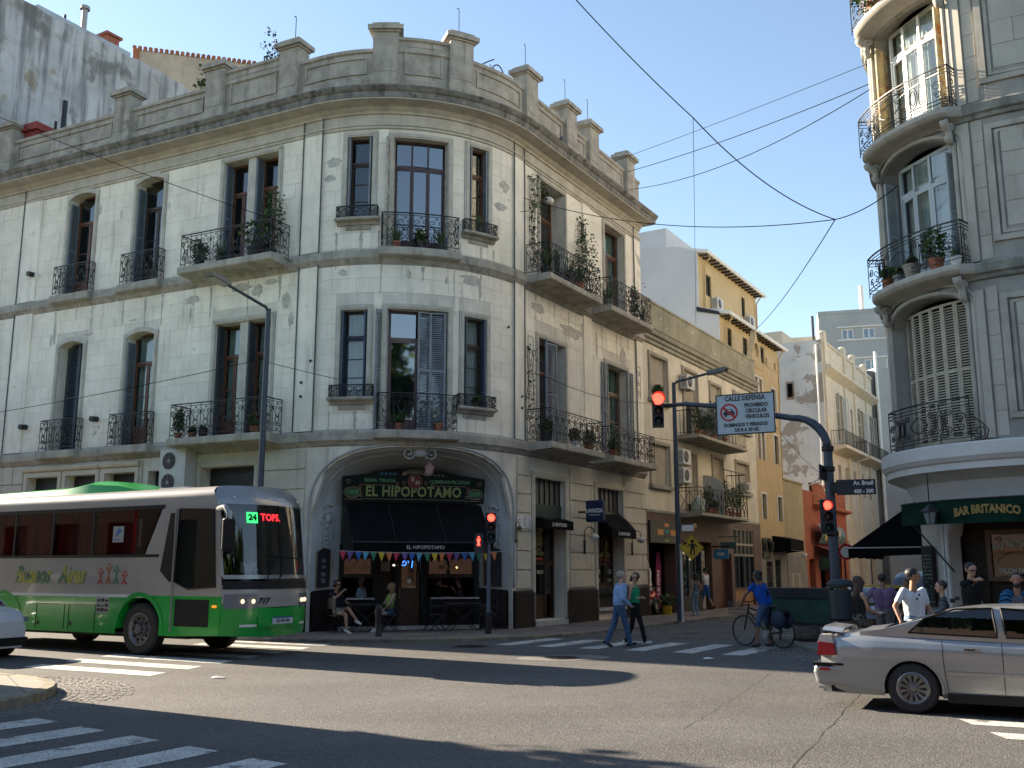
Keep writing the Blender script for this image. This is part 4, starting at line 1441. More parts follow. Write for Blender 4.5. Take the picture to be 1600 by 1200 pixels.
mb = MB(); vs,fs = text_mesh('EL HIPOPOTAMO',.40,off=.012,sx=.83,space=1.08); mb.add([btp(-.02,3.95)(p) for p in vs],fs); mb.build('lettering',GOLD_G,sg)
txt(sg,'SIDRA TIRADA',.135,btp(-1.0,4.26),GREEN_L,off=.005)
txt(sg,'COMIDAS·PICADAS',.135,btp(1.0,4.25),GREEN_L,off=.005)
txt(sg,'E',.16,lambda p: BT((-.07 + p[0],.03 - p[1],4.31 + p[2])),CREAM_L,off=.004)
txt(sg,'H',.16,lambda p: BT((.07 + p[0],.03 - p[1],4.21 + p[2])),CREAM_L,off=.004)
mb = MB(); mb.grid(lambda u,v: BT((-.36 + .72 * u,.012,4.40 + .10 * v + .09 * math.sin(math.pi * u))),14,1); mb.build('banner',BRONZE,sg)
txt(sg,'CERVECERIA',.085,lambda p: BT((p[0],.018 - p[1],4.45 + p[2] + .09 * math.sin(math.pi * (p[0] + .36) / .72))),BOARD,off=.002,sx=1.1)
BLUEL = M('blue_flourish',(.08,.22,.32),.5,var=.1)
mb = MB()
for k in range(4): line3([(-.95 + .12 * k + x,4.44 + z) for x,z in spiral(0,0,.05,R_(0),1.1,1)],.011)
mb.build('flourish',BLUEL,sg)
mb = MB()
for k in range(3): line3([(.55 + .13 * k + x,4.42 + z) for x,z in spiral(0,0,.045,R_(180),.7,-1)],.011)
mb.build('flourish',BRONZE,sg)

# awning
aw = thing('awning','long black fabric awning over the cafe front with flags under its edge','awning',FF((0,-.4,2.3)))
AWN = M('black_awning_cloth',(.005,.006,.007),.9,spec=.1,var=.3,vs=2,bump=.1,bs=8)
mb = MB()
def awf(u,v):
    x = (-1.9 + 3.82 * u) * (1 - .0 * v) + (-.0 + .08 * v); sag = .03 * math.sin(u * math.pi * 3) * math.sin(math.pi * v)
    return FF((x,-.98 + 1.18 * v,3.60 - 1.10 * v ** 1.05 + sag))
mb.grid(awf,24,8); mb.grid(lambda u,v: tuple(np.array(awf(u,v)) - np.array((0,0,.012))),24,8)
mb.build('canopy',AWN,aw,smooth=True)
mb = MB()
mb.grid(lambda u,v: FF((-1.82 + 3.82 * u,.20 + .02 * math.sin(u * 40) * v,2.5 - .24 * v)),48,2); mb.build('valance',AWN,aw,smooth=True)
MB().cyl(FF((-1.86,.2,2.52)),FF((2.02,.2,2.52)),.03,n=8).build('front_bar',BLACKM,aw)
for x in (-1.78,1.98): MB().cyl(FF((x,-.95,2.4)),FF((x,.19,2.52)),.016,n=6).build('arm',BLACKM,aw)
for u in (.30,.66):
    MB().tube([tuple(np.array(awf(u,v / 8)) + np.array((0,0,.006))) for v in range(9)],.008,4).build('seam',M('awning_seam',(.03,.033,.036),.8,var=0),aw)
txt(aw,'EL HIPOPOTAMO',.135,ffp(.12,.225,2.385),M('white_lettering',(.55,.55,.54),.6,var=0),ext=.002)
bn = thing('bunting','string of small coloured pennants hanging below the black awning','bunting',FF((0,.24,2.3)))
MB().tube([FF((-2.25 + 4.6 * t,.24,2.27 - .05 * math.sin(math.pi * t) + .02)) for t in [i / 14 for i in range(15)]],.006,4).build('string',WHITEP,bn)
FC = [M('flag_%d' % i,c,.7,var=.05) for i,c in enumerate([(.02,.12,.45),(.09,.36,.55),(.03,.20,.10),(.55,.42,.03),(.62,.17,.05),(.5,.03,.08),(.16,.09,.32)])]
for k in range(21):
    u = -2.1 + k * .205; z = 2.28 - .05 * math.sin(math.pi * (u + 2.25) / 4.6); tw = random.uniform(-.03,.03)
    mb = MB(); mb.add([FF((u - .085,.245,z)),FF((u + .085,.245 + tw,z)),FF((u + tw,.25 + tw,z - .235)),FF((u - .085,.249,z)),FF((u + .085,.249 + tw,z)),FF((u + tw,.254 + tw,z - .235))],[(0,1,2),(5,4,3)])
    mb.build('pennant',FC[(k + 5) % 7],bn)
# hanging lantern
ln = thing('hanging_lantern','pinkish glass lantern hanging from the crown of the cafe arch','lantern',FF((.22,.0,4.4)))
MB().cyl(FF((.22,.0,4.72)),FF((.22,.0,5.15)),.012,n=5).build('rod',IRON,ln)
MB().lathe([(.02,.3),(.05,.26),(.09,.2),(.13,.17),(.14,.12)],FF((.22,0,4.42)),10).build('cap',M('copper_cap',(.22,.12,.10),.5,var=.2),ln,smooth=True)
MB().lathe([(.13,.12),(.11,0),(.05,-.09),(0,-.1)],FF((.22,0,4.42)),10).build('bowl',M('pink_glass',(.35,.24,.22),.2,var=.1),ln,smooth=True)
# boards on the reveals
def reveal_board(X,t0,t1,z0,z1,label,texts,mat):
    def on(u,z,o):
        p = splay(X,0,z / 3.23,t0 + (t1 - t0) * u); q0 = splay(X,0,.5,0); q1 = splay(X,0,.5,1)
        dr = np.array((q1[1] - q0[1],-(q1[0] - q0[0]),0)); dr /= np.linalg.norm(dr)
        if dr @ (np.array(FF((0,.5,0))) - p) < 0: dr = -dr
        return tuple(p + dr * o)
    t = thing('menu_board',label,'menu board',on(.5,z0,.02))
    cut = .06
    poly = [(0,z0),(1,z0),(1,z1 - .1),(.85,z1 - .06),(.5,z1),(.15,z1 - .06),(0,z1 - .1)]
    MB().prism(poly,.03,.07,'y').build('board',mat,t,xf=lambda p: on(p[0],p[2],p[1]))
    MB().tube([on(a,b,.07) for a,b in poly],.012,4,True).build('gold_edge',GOLD,t)
    for (tx,z,m_) in texts:
        flip = 1 if X < 0 else 1
        txt(t,tx,.15,lambda p,z=z: on(.5 + p[0] / 1.25 * flip,z + p[2],.075 - p[1] * 0 + max(0,-p[1])),m_,'chalk_writing',ext=.001)
    return t
CHALK = M('chalk_pink',(.5,.33,.45),.9,var=.2,vs=30)
NAVYB = M('chalkboard',(.009,.014,.02),.6,var=.2,vs=6)
reveal_board(-1,.15,.62,1.3,2.35,'chalkboard with pink writing on the left side of the cafe arch',[('SALSA',2.0,CHALK),('PARA',1.83,CHALK),('MENU',1.63,CHALK),('TEENS',1.46,CHALK)],NAVYB)
reveal_board(1,.22,.8,1.3,2.4,'blank dark blue board on the right side of the cafe arch',[],M('navy_board',(.012,.018,.028),.5,var=.15))
# brass wall lamp and tiled price plaque
BRASS = M('old_brass',(.16,.10,.045),.45,metal=.6,var=.2)
t = thing('wall_lamp','small brass wall lamp beside the right edge of the cafe arch','wall lamp',CB((6.5,.1,2.6)))
MB().tube([CB((6.55,.06,2.62)),CB((6.55,.06,3.1)),CB((6.55,.14,3.18)),CB((6.55,.2,3.1))],.014,5).build('bracket',BRASS,t)
MB().ell(CB((6.55,.2,2.98)),.07,.07,.08).build('globe',BRASS,t,smooth=True)
MB().ell(CB((6.55,.08,2.62)),.05,.05,.06).build('boss',BRASS,t,smooth=True)
t = thing('price_plaque','white tile plaque with blue price list on the cream wall','plaque',CB((6.98,.06,3.02)))
MB().box(6.6,7.42,.055,.075,3.0,3.36,4).build('plate',WHITEP,t,xf=CB)
BLUEINK = M('blue_ink',(.05,.09,.22),.6,var=0)
mb = MB()
for k in range(6):
    mb.box(6.95,7.12 + .03 * (k % 3),.075,.078,3.05 + .047 * k,3.065 + .047 * k); mb.box(7.26,7.38,.075,.078,3.05 + .047 * k,3.065 + .047 * k)
mb.box(6.62,7.4,.075,.078,3.015,3.022); mb.box(6.62,7.4,.075,.078,3.338,3.345); mb.lathe([(.07,.078),(.085,.078)],(6.75,0,3.18),14,'y')
mb.build('print',BLUEINK,t,xf=CB)

# ---- Defensa door and window of the cafe
GREY_TR = M('transom_metal',(.13,.13,.12),.5,var=.15)
for o,nm_ in ((ops_gr[1],'A'),(ops_gr[2],'B')):
    a,b = o['s0'],o['s1']
    mb = MB(); mb.box(a,b,-.2,-.16,3.78,4.55); mb.build('transom_panel',GREY_TR,house,xf=CB)
    mb = MB()
    for k in range(7):
        x = a + (b - a) * k / 6; mb.box(x - .02,x + .02,-.16,-.12,3.78,4.55)
    mb.build('transom_bars',BLACKM,house,xf=CB,kind='stuff')
    MB().box(a,b,-.2,-.08,3.3,3.78).build('green_lintel',M('green_lintel_paint',(.02,.045,.035),.5,var=.2),house,xf=CB)
    x0 = a + .02
    fr_ = SHOPW
    zs = o['z0']
    mb = MB()
    mb.box(a,a + .09,-.45,-.35,zs,3.3); mb.box(b - .09,b,-.45,-.35,zs,3.3)
    mid = 9.02 if nm_ == 'A' else 13.3
    mb.box(mid - .05,mid + .05,-.45,-.33,zs,3.3)
    zt = 1.95 if nm_ == 'A' else 1.95
    mb.box(a + .09,b - .09,-.44,-.34,zt,zt + .1)
    if nm_ == 'A': mb.box(a + .09,mid - .05,-.44,-.36,zs,1.05)
    else: mb.box(a + .09,b - .09,-.44,-.32,1.22,1.34)
    f = mb.build('shop_window',DOORW,house,xf=CB)
    for (p,q) in ((a + .09,mid - .05),(mid + .05,b - .09)):
        MB().box(p,q,-.40,-.392,1.05 if nm_ == 'A' else 1.34,zt).build('pane',GLASS,f,xf=CB)
        MB().box(p,q,-.40,-.392,zt + .1,3.3).build('pane',GLASS,f,xf=CB)
    cbp = lambda s_,z: (lambda p: CB((s_ + p[0],-.385 - p[1],z + p[2])))
    c_ = 8.68 if nm_ == 'A' else 13.4
    mb = MB(); w_ = .5 if nm_ == 'A' else .78
    for k in range(9): mb.ell(CB((c_ - w_ / 2 + w_ * k / 8,-.385,2.28 + .45 * math.exp(-((k - 4) / 1.5) ** 2))),.05,.01,.06,6,4)
    mb.tube([CB((c_ + .2 * math.cos(t_),-.384,2.68 + .28 * math.sin(t_))) for t_ in [2 * math.pi * i / 16 for i in range(16)]],.03,4,True)
    mb.ell(CB((c_,-.385,3.0)),.16,.01,.09,8,4)
    mb.build('gold_emblem',GOLD,house)
    txt(house,'EH',.24,cbp(c_,2.68),GOLD_G,off=.01)
    txt(house,'EL HIPOPOTAMO',.15 if nm_ == 'B' else .1,cbp(c_,2.27),GOLD_G,off=.008,sx=.8)
    MB().box(c_ - w_ / 2,c_ + w_ / 2,-.39,-.38,2.09,2.17).build('red_ribbon',M('ribbon_red',(.35,.06,.02),.6,var=.1),house,xf=CB)
    if nm_ == 'A':
        txt(house,'TIRADA',.16,cbp(c_ + .1,1.72),CREAM_L,off=.005,sx=.8)
    else:
        txt(house,'CAFE',.2,cbp(mid + .5,1.72),CREAM_L,off=.006,sx=.8); txt(house,'CAFE',.2,cbp(mid - .5,1.72),CREAM_L,off=.006,sx=.8)
        txt(house,'LICORES',.13,cbp(mid + .5,1.43),CREAM_L,off=.004,sx=.8); txt(house,'TE BAR',.13,cbp(mid - .5,1.43),CREAM_L,off=.004,sx=.8)
        g = MB()
        for k in range(10):
            x = a + .1 + (b - a - .2) * (k + .5) / 10
            g.tube([CB((x + u_,-.05,.92 + v_)) for u_,v_ in spiral(0,0,.12,0,1.2,1 if k % 2 else -1)],.012,4); g.tube([CB((x,-.05,.6)),CB((x,-.05,1.2))],.01,4)
        g.box(a,b,-.07,-.03,.57,.62); g.box(a,b,-.07,-.03,1.16,1.22)
        tag(g.build('iron_grille',GREENP,house,xf=None),None)
        MB().box(a - .05,b + .05,-.5,.12,.45,.55).build('marble_sill',MARB,house,xf=CB)
        MB().box(a,b,-.14,-.1,.55,1.24).build('grille_backing',BLACKM,house,xf=CB)
    if nm_ == 'A': MB().box(a - .05,b + .05,-.5,.12,.15,.30).build('doorstep',MARB,house,xf=CB)
g_fix = [o_ for o_ in house.children if o_.name.startswith('iron_grille')]
for o_,(lab,d1,z0_,z1_) in ((ops_gr[1],('small black drop awning over the cafe side door',.42,3.0,3.36)),(ops_gr[2],('small slanted black awning over the cafe side window',.62,2.85,3.7))):
    a,b = o_['s0'] + .04,o_['s1'] - .04
    t = thing('awning',lab,'awning',CB(((a + b) / 2,.1,z0_)))
    mb = MB(); mb.grid(lambda u,v: CB((a + (b - a) * u,-.05 + d1 * v,z1_ - (z1_ - z0_ - .28) * v ** 1.3 + .02 * math.sin(u * 9))),12,5)
    mb.grid(lambda u,v: CB((a + (b - a) * u,-.05 + d1 + .005,z0_ + .28 - .28 * v)),12,2)
    for x in (a,b): mb.add([CB((x,-.05,z1_)),CB((x,-.05 + d1,z0_ + .28)),CB((x,-.05 + d1,z0_)),CB((x,-.05,z0_ + .1))],[(0,1,2,3)])
    mb.build('canopy',AWN,t)
    txt(t,'EL HIPOPOTAMO',.15,lambda p: CB(((a + b) / 2 + p[0],-.035 + d1 - p[1],z0_ + .14 + p[2])),M('white_lettering',(.55,.55,.54),.6,var=0),off=.004,sx=.8,ext=.002)
# blue coffee sign on a bracket
t = thing('coffee_sign','square navy blue coffee sign projecting from the cream wall','sign',CB((10.58,.6,3.3)))
mb = MB(); mb.box(10.5,10.66,.33,.98,3.3,4.0); o_ = mb.build('sign_box',M('navy_sign',(.010,.022,.075),.35,var=.05),t,xf=CB)
bv = o_.modifiers.new('b','BEVEL'); bv.width = .05; bv.segments = 3
MB().box(10.56,10.6,.05,.34,3.6,3.66).build('bracket',IRON,t,xf=CB)
txt(t,'LAVAZZA',.17,lambda p: CB((10.494 + p[1],.655 + p[0],3.66 + p[2])),WHITEP,off=.008,sx=.8,ext=.002)
MB().box(10.495,10.5,.45,.86,3.52,3.54).build('strapline',WHITEP,t,xf=CB)
# two swan neck lamps
MILK = M('opal_glass',(.62,.60,.54),.3,var=.04)
for s_,lab in ((10.95,'swan-neck wall lamp with opal globe below the navy sign'),(14.75,'swan-neck wall lamp with opal globe at the far end of the cafe wall')):
    t = thing('wall_lamp',lab,'wall lamp',CB((s_,.06,2.5)),group='swan-neck wall lamps')
    pts = [CB((s_,.08,2.35)),CB((s_,.08,3.0))] + [CB((s_,.08 + .17 - .17 * math.cos(a),3.0 + .17 * math.sin(a))) for a in [math.pi * i / 8 for i in range(1,8)]] + [CB((s_,.42,2.95))]
    MB().tube(pts,.016,5).build('swan_neck',IRON,t)
    MB().box(s_ - .04,s_ + .04,.05,.09,2.3,2.75).build('back_plate',IRON,t,xf=CB)
    MB().lathe([(.03,.1),(.05,.07),(.14,.03),(.16,0),(.14,-.06),(.08,-.12),(0,-.14)],CB((s_,.42,2.86)),12).build('globe',MILK,t,smooth=True)

# ------------------------------------------------------------------ houses along Defensa (the CB front goes straight on)
def roller(o,d,parent,mat,drop=1.0,name='roller_blind'):
    """slatted roller blind hanging from the head of an opening"""
    mb = MB(); z1 = o['z1']; z0 = z1 - (z1 - o['z0']) * drop; z = z0
    while z < z1 - .01:
        mb.add([(o['s0'],d,z),(o['s1'],d,z),(o['s1'],d + .012,z + .03),(o['s0'],d + .012,z + .03),(o['s1'],d,z + .055),(o['s0'],d,z + .055)],[(0,1,2,3),(3,2,4,5)])
        z += .055
    return mb.build(name,mat,parent,xf=CB)


def bars_lines(w,h,unit=.14):
    L_ = [[(0,h),(w,h)],[(0,h * .08),(w,h * .08)]]
    n = max(1,round(w / unit))
    return L_ + [[(i * w / n,0),(i * w / n,h)] for i in range(n + 1)]


def cross_lines(w,h,unit=1.0):
    L_ = [[(0,h),(w,h)],[(0,h * .85),(w,h * .85)],[(0,h * .1),(w,h * .1)]]
    n = max(1,round(w / unit)); u = w / n
    for i in range(n + 1): L_.append([(i * u,0),(i * u,h)])
    for i in range(n):
        a,b = i * u,(i + 1) * u; m = (a + b) / 2
        for k in (a,m):
            L_ += [[(k,h * .1),(k + u / 2,h * .85)],[(k,h * .85),(k + u / 2,h * .1)]]
        L_.append([(m,0),(m,h)])
    return L_


B2P = M('dirty_white_paint',(.66,.605,.49),.85,var=.1,vs=1.0,bump=.15,bs=20,streak=.35,patch=[((.42,.385,.32),1.2,.58,.72)])
B2G = M('mossy_green_parapet',(.31,.295,.21),.9,var=.18,vs=1.2,bump=.2,bs=20,streak=.5,speck=((.55,.53,.46),2.2,.68,.70))
B2T = M('grey_green_trim',(.30,.29,.235),.85,var=.15,vs=2,streak=.4)
BROWN = M('brown_stone_cladding',(.105,.058,.045),.6,var=.2,vs=3,bump=.1,bs=20)
BLIND = M('beige_roller_blind',(.40,.36,.29),.7,var=.1,vs=2)
TAN = M('tan_frame',(.36,.32,.26),.7,var=.1)
h2 = thing('shop_house','dirty white shop house with mossy green parapet and brown shopfronts','building',CB((23,0,ZP)))
S0,S1 = 16.17,30.38
op = [dict(s0=16.9,s1=18.65,z0=8.35,z1=10.1,k=0),dict(s0=20.5,s1=22.1,z0=7.25,z1=10.12,k=1),dict(s0=23.8,s1=25.2,z0=7.25,z1=10.02,k=2),dict(s0=27.1,s1=29.2,z0=8.35,z1=10.1,k=3),
      dict(s0=16.8,s1=18.65,z0=5.0,z1=6.6,k=0),dict(s0=20.5,s1=21.7,z0=4.12,z1=6.6,k=1),dict(s0=23.8,s1=25.1,z0=4.12,z1=6.7,k=2),dict(s0=27.0,s1=28.9,z0=5.4,z1=6.78,k=3)]
gop = [dict(s0=16.35,s1=19.05,z0=.15,z1=2.8),dict(s0=19.8,s1=23.2,z0=.15,z1=2.95),dict(s0=23.75,s1=25.8,z0=.15,z1=2.5),dict(s0=26.2,s1=29.2,z0=.15,z1=3.65)]
w2 = wall_shell(CB,S0,S1,4.02,11.0,op,.3,B2P,'wall',h2)
wall_shell(CB,S0,S1,.0,4.02,gop,.5,BROWN,'shopfront_wall',h2,d=.03)
for o in op:
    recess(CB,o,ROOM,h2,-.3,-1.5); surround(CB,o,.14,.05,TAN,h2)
    if o['k'] in (0,3): MB().box(o['s0'] - .2,o['s1'] + .2,0,.16,o['z0'] - .14,o['z0']).build('window_sill',B2T,h2,xf=CB)
    roller(o,-.12,h2,BLIND,.78 if (o['k'] == 0 and o['z0'] > 8) else (.45 if o['k'] in (1,2) and o['z0'] > 7 else (1.0 if o['k'] in (0,3) else .85)))
    french_window(CB,o,-.22,h2,TAN,transom=0,panes=1,lower=0)
for o in gop: recess(CB,o,ROOM,h2,-.5,-2.4)
csweep(CB,[(0,10.5),(.08,10.55),(.08,10.66),(.16,10.7),(.16,10.82),(.26,10.86),(.3,11.0),(.34,11.05),(0,11.1)],S0,S1).build('cornice',B2T,h2,xf=CB)
csweep(CB,[(-.2,11.0),(.1,11.0),(.1,12.15),(.14,12.18),(.14,12.25),(-.24,12.27)],S0,S1).build('parapet',B2G,h2,xf=CB)
csweep(CB,[(0,3.92),(.06,3.94),(.06,4.02),(0,4.06)],S0,S1).build('string_course',B2T,h2,xf=CB)
mb = MB(); q = [np.array(CB((a,b,0))[:2]) for a,b in ((S0,-2.45),(S1,-2.45),(S1,-9),(S0,-9))]
mb.prism([tuple(x) for x in q],.1,11.0,'z'); mb.build('inner_core',ROOM,h2)
MB().box(S0,S1,-9,0,11.0,11.06).build('roof_slab',B2T,h2,xf=CB)
mb = MB(); mb.box(S0 - .03,S0,-9,-.1,10,11.6); mb.build('party_wall',B2P,h2,xf=CB)
# balconies
for (z,a,b,ln,un,hh) in ((7.2,19.5,25.75,bars_lines,.16,1.0),(4.05,19.5,25.6,cross_lines,1.0,1.0)):
    mb = MB(); mb.sweep([(0,z - .2),(.95,z - .14),(1.0,z - .12),(1.0,z),(0,z)],a,b)
    bl = mb.build('balcony',B2T,h2,xf=CB)
    iron_path(CB,[(a + .05,.03),(a + .05,.95),(b - .05,.95),(b - .05,.03)],z,hh,.012,ln,un,bl)
bl = iron_path(CB,[(22.5,.95),(25.5,.95),(25.5,.05)],4.05,1.95,.014,lambda w,h,u: [[(0,h),(w,h)],[(w,0),(w,h)],[(0,0),(0,h)],[(w / 3,0),(w / 3,h)],[(w * .66,0),(w * .66,h)]],1,h2,name='iron_cage')
for (z,hh) in ((4.05,1.75),(7.2,1.6)):
    poly = [(0,0),(.9,0),(.9,hh * .6)] + [(.9 * math.cos(a),hh * .6 + hh * .4 * math.sin(a)) for a in [math.pi / 2 * i / 6 for i in range(1,7)]]
    mb = MB(); mb.prism([(x,zz + z) for x,zz in poly],22.55,22.62,'x'); mb.build('balcony_partition',M('grey_white_panel',(.40,.42,.42),.6,var=.1),h2,xf=CB)
AG = 'air conditioner units on the fronts'
for (s_,z,lab) in ((19.3,6.0,'white air conditioner unit, upper of two beside the lamp post'),(19.3,5.25,'white air conditioner unit, lower of two beside the lamp post'),(20.0,9.2,'white air conditioner unit on the top floor behind the lamp arm')):
    ac_unit(lambda p,s_=s_,z=z: CB((s_ + .28 - p[1] if False else s_ + p[0],.06 + p[1],z + p[2])),.85,.6,.32,lab,AG,base=CB((s_,.05,z)))
ac_unit(lambda p: CB((26.0 + p[0],.3 + p[1],5.3 + p[2])),.6,.42,.5,'boxy window air conditioner inside the iron cage balcony',AG,base=CB((26.0,.3,5.3)))
# shopfronts
MB().box(16.35,19.05,-.02,.12,2.8,3.62).build('fascia',M('charcoal_fascia',(.03,.032,.03),.5,var=.2),h2,xf=CB)
ORNG = M('orange_lettering',(.55,.23,.06),.5,var=.1)
c2p = lambda s_,z,d=.125: (lambda p: CB((s_ + p[0],d - p[1],z + p[2])))
MB().box(17.0,17.6,.12,.13,3.1,3.32).build('fascia_panel',ORNG,h2,xf=CB); MB().box(18.3,18.95,.12,.13,3.1,3.32).build('fascia_panel',ORNG,h2,xf=CB); MB().box(17.72,18.15,.12,.13,3.42,3.56).build('fascia_panel',ORNG,h2,xf=CB)
MB().box(17.72,18.15,.12,.13,2.86,2.94).build('fascia_panel',M('lime_strip',(.2,.33,.04),.6,var=0),h2,xf=CB)
txt(h2,'Rodi',.2,c2p(17.94,3.25),M('cyan_lettering',(.05,.36,.42),.5,var=0),off=.006); txt(h2,'DISEÑO',.1,c2p(17.94,3.05),M('grey_lettering',(.25,.25,.24),.5,var=0))
FLRM = M('shop_interior',(.10,.085,.07),.8,var=.3,vs=2)
for o in gop[:2]:
    mb = MB(); mb.box(o['s0'],o['s1'],-2.3,-2.25,.15,2.8); mb.build('shop_back_wall',FLRM,h2,xf=CB)
MB().box(26.2,29.2,-.12,-.08,.15,1.0).build('stall_riser',M('orange_wood',(.33,.17,.06),.5,var=.2,vs=6),h2,xf=CB)
for (a,b,nn,z0,z1) in ((26.2,29.2,5,3.0,3.6),(26.2,29.2,5,2.5,2.9),(26.2,29.2,4,1.0,2.4),(19.8,22.0,3,.75,2.5)):
    mb = MB()
    for k in range(nn + 1):
        x = a + (b - a) * k / nn; mb.box(max(a,x - .03),min(b,x + .03),-.1,0,z0,z1)
    mb.box(a,b,-.1,0,z0 - .05,z0); mb.box(a,b,-.1,0,z1,z1 + .05)
    f = mb.build('shop_window',TAN if z0 > 2.4 else M('dark_steel_frame',(.06,.06,.06),.5,var=.1),h2,xf=CB)
    for k in range(nn):
        MB().box(a + (b - a) * k / nn + .03,a + (b - a) * (k + 1) / nn - .03,-.06,-.052,z0,z1).build('pane',GLASS,f,xf=CB)
MB().box(26.3,29.1,-.25,-.2,3.0,3.6).build('etched_backing',M('etched_panel',(.33,.30,.26),.6,var=.5,vs=7),h2,xf=CB)
MB().box(19.8,22.0,-.12,.0,.15,.72).build('stall_riser',BLACKM,h2,xf=CB)
MB().box(22.5,23.1,-.3,-.26,.15,2.6).build('poster_panel',M('pale_poster_panel',(.46,.45,.41),.7,var=.2,vs=5),h2,xf=CB)
rp = random.Random(3)
STK = [M('sticker_%d' % i,c,.6,var=.1) for i,c in enumerate([(.05,.3,.45),(.45,.08,.05),(.4,.35,.1),(.1,.12,.3),(.2,.35,.15)])]
for k in range(14):
    x,z = rp.uniform(22.55,23.0),rp.uniform(.9,2.45)
    MB().box(x,x + .14,-.26,-.255,z,z + rp.uniform(.06,.16)).build('sticker',STK[k % 5],h2,xf=CB)
# goods hanging in the second shop window
for k in range(26):
    x,z = rp.uniform(19.95,21.9),rp.uniform(.8,2.3)
    MB().ell(CB((x,rp.uniform(-.7,-.25),z)),rp.uniform(.05,.12),.06,rp.uniform(.06,.16),7,5).build('display_item',rp.choice(STK + [TERRA,WHITEP,BRASS,SHOPW]),h2,smooth=True)
MB().box(23.75,25.8,-.3,-.25,.15,2.5).build('door',M('oxblood_door',(.09,.035,.028),.5,var=.2,vs=4),h2,xf=CB)
DIAM = M('red_white_diamond',(.5,.45,.42),.6,var=.3,vs=20)
for s_ in (16.2,19.4):
    mb = MB(); mb.prism([(s_,1.75),(s_ + .09,1.95),(s_,2.15),(s_ - .09,1.95)],.03,.045,'y'); mb.build('diamond_plaque',DIAM,h2,xf=CB)
t = thing('shop_sign','small blue shop sign beside the oxblood doorway','sign',CB((22.3,.6,2.3)))
MB().box(23.28,23.33,.1,.75,2.25,2.65).build('panel',M('azure_sign',(.03,.22,.42),.5,var=.1),t,xf=CB)
txt(t,'SUBE',.18,lambda p: CB((23.275 + p[1],.42 + p[0],2.45 + p[2])),WHITEP,off=.005,sx=.8,ext=.002)
MB().box(23.28,23.33,.03,.8,2.75,2.8).build('arm',IRON,t,xf=CB)
t = thing('shop_sign','teal board sign hanging above the oxblood doorway','sign',CB((24.2,.5,2.75)))
MB().box(24.2,24.24,.1,.8,2.7,2.98).build('panel',M('teal_sign',(.05,.13,.13),.5,var=.3,vs=8),t,xf=CB); MB().box(24.2,24.24,.03,.9,3.2,3.23).build('arm',IRON,t,xf=CB)

# ---- yellow house, stepped back above
YEL2 = M('ochre_paint',(.52,.385,.20),.8,var=.07,vs=1.0,bump=.12,bs=20,streak=.12)
BWALL = M('bluish_white_wall',(.55,.56,.57),.85,var=.05,vs=.6)
h3 = thing('yellow_house','ochre yellow house with stepped upper floors and white window frames','building',CB((33,0,ZP)))
a0,a1 = 30.4,34.9
yo = [dict(s0=30.95,s1=31.7,z0=4.3,z1=5.55),dict(s0=33.7,s1=34.5,z0=4.3,z1=5.55),dict(s0=30.6,s1=31.15,z0=7.3,z1=8.7),dict(s0=31.3,s1=31.85,z0=7.3,z1=8.7),dict(s0=33.55,s1=34.4,z0=7.3,z1=8.8),
      dict(s0=30.6,s1=31.1,z0=10.2,z1=11.5),dict(s0=31.3,s1=31.85,z0=10.2,z1=11.5),dict(s0=33.4,s1=34.3,z0=10.2,z1=11.3)]
wall_shell(CB,a0,a1,2.9,12.4,yo,.2,YEL2,'wall',h3)
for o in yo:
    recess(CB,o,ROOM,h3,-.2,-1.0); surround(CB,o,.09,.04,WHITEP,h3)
    french_window(CB,o,-.14,h3,BLACKM,transom=0,leaves=2,panes=3,lower=0,fw=.04)
MB().box(a0,a1,-1.4,.02,12.36,12.44).build('terrace_slab',YEL2,h3,xf=CB)
for (s_,w) in ((30.5,.5),(33.0,.35),(34.6,.6)):
    MB().box(s_,min(a1,s_ + w),-.1,.02,12.4,12.9).build('merlon',YEL2,h3,xf=CB)
# pyramid gable with round hole
mb = MB(); n = 20; vs = []
cx,cz,r = 31.15,12.95,.38
outer = [(30.2,12.0),(32.1,12.0),(31.9,12.6),(31.15,14.0),(30.4,12.6)]
ang = [math.atan2(z - cz,x - cx) for x,z in outer]
def ray_poly(a):
    best = 9
    for (p,q) in zip(outer,outer[1:] + outer[:1]):
        d = (math.cos(a),math.sin(a)); e = (q[0] - p[0],q[1] - p[1]); den = d[0] * e[1] - d[1] * e[0]
        if abs(den) < 1e-9: continue
        t = ((p[0] - cx) * e[1] - (p[1] - cz) * e[0]) / den; u = ((p[0] - cx) * d[1] - (p[1] - cz) * d[0]) / den
        if t > 0 and -1e-6 <= u <= 1 + 1e-6: best = min(best,t)
    return best
angs = sorted([2 * math.pi * i / 40 - math.pi for i in range(40)] + ang)
for d in (.03,-.25):
    for a in angs:
        t = ray_poly(a); vs += [(cx + r * math.cos(a),d,cz + r * 1.35 * math.sin(a) if False else cz + r * math.sin(a)),(cx + t * math.cos(a),d,cz + t * math.sin(a))]
m = len(angs); fs = []
for i in range(m):
    j = (i + 1) % m
    fs += [(2 * i,2 * i + 1,2 * j + 1,2 * j),(2 * m + 2 * j,2 * m + 2 * j + 1,2 * m + 2 * i + 1,2 * m + 2 * i),(2 * i + 1,2 * m + 2 * i + 1,2 * m + 2 * j + 1,2 * j + 1),(2 * j,2 * m + 2 * j,2 * m + 2 * i,2 * i)]
mb.add(vs,fs); mb.build('pierced_gable',YEL2,h3,xf=CB)
RTILE = M('dark_eaves_timber',(.05,.035,.025),.7,var=.2)
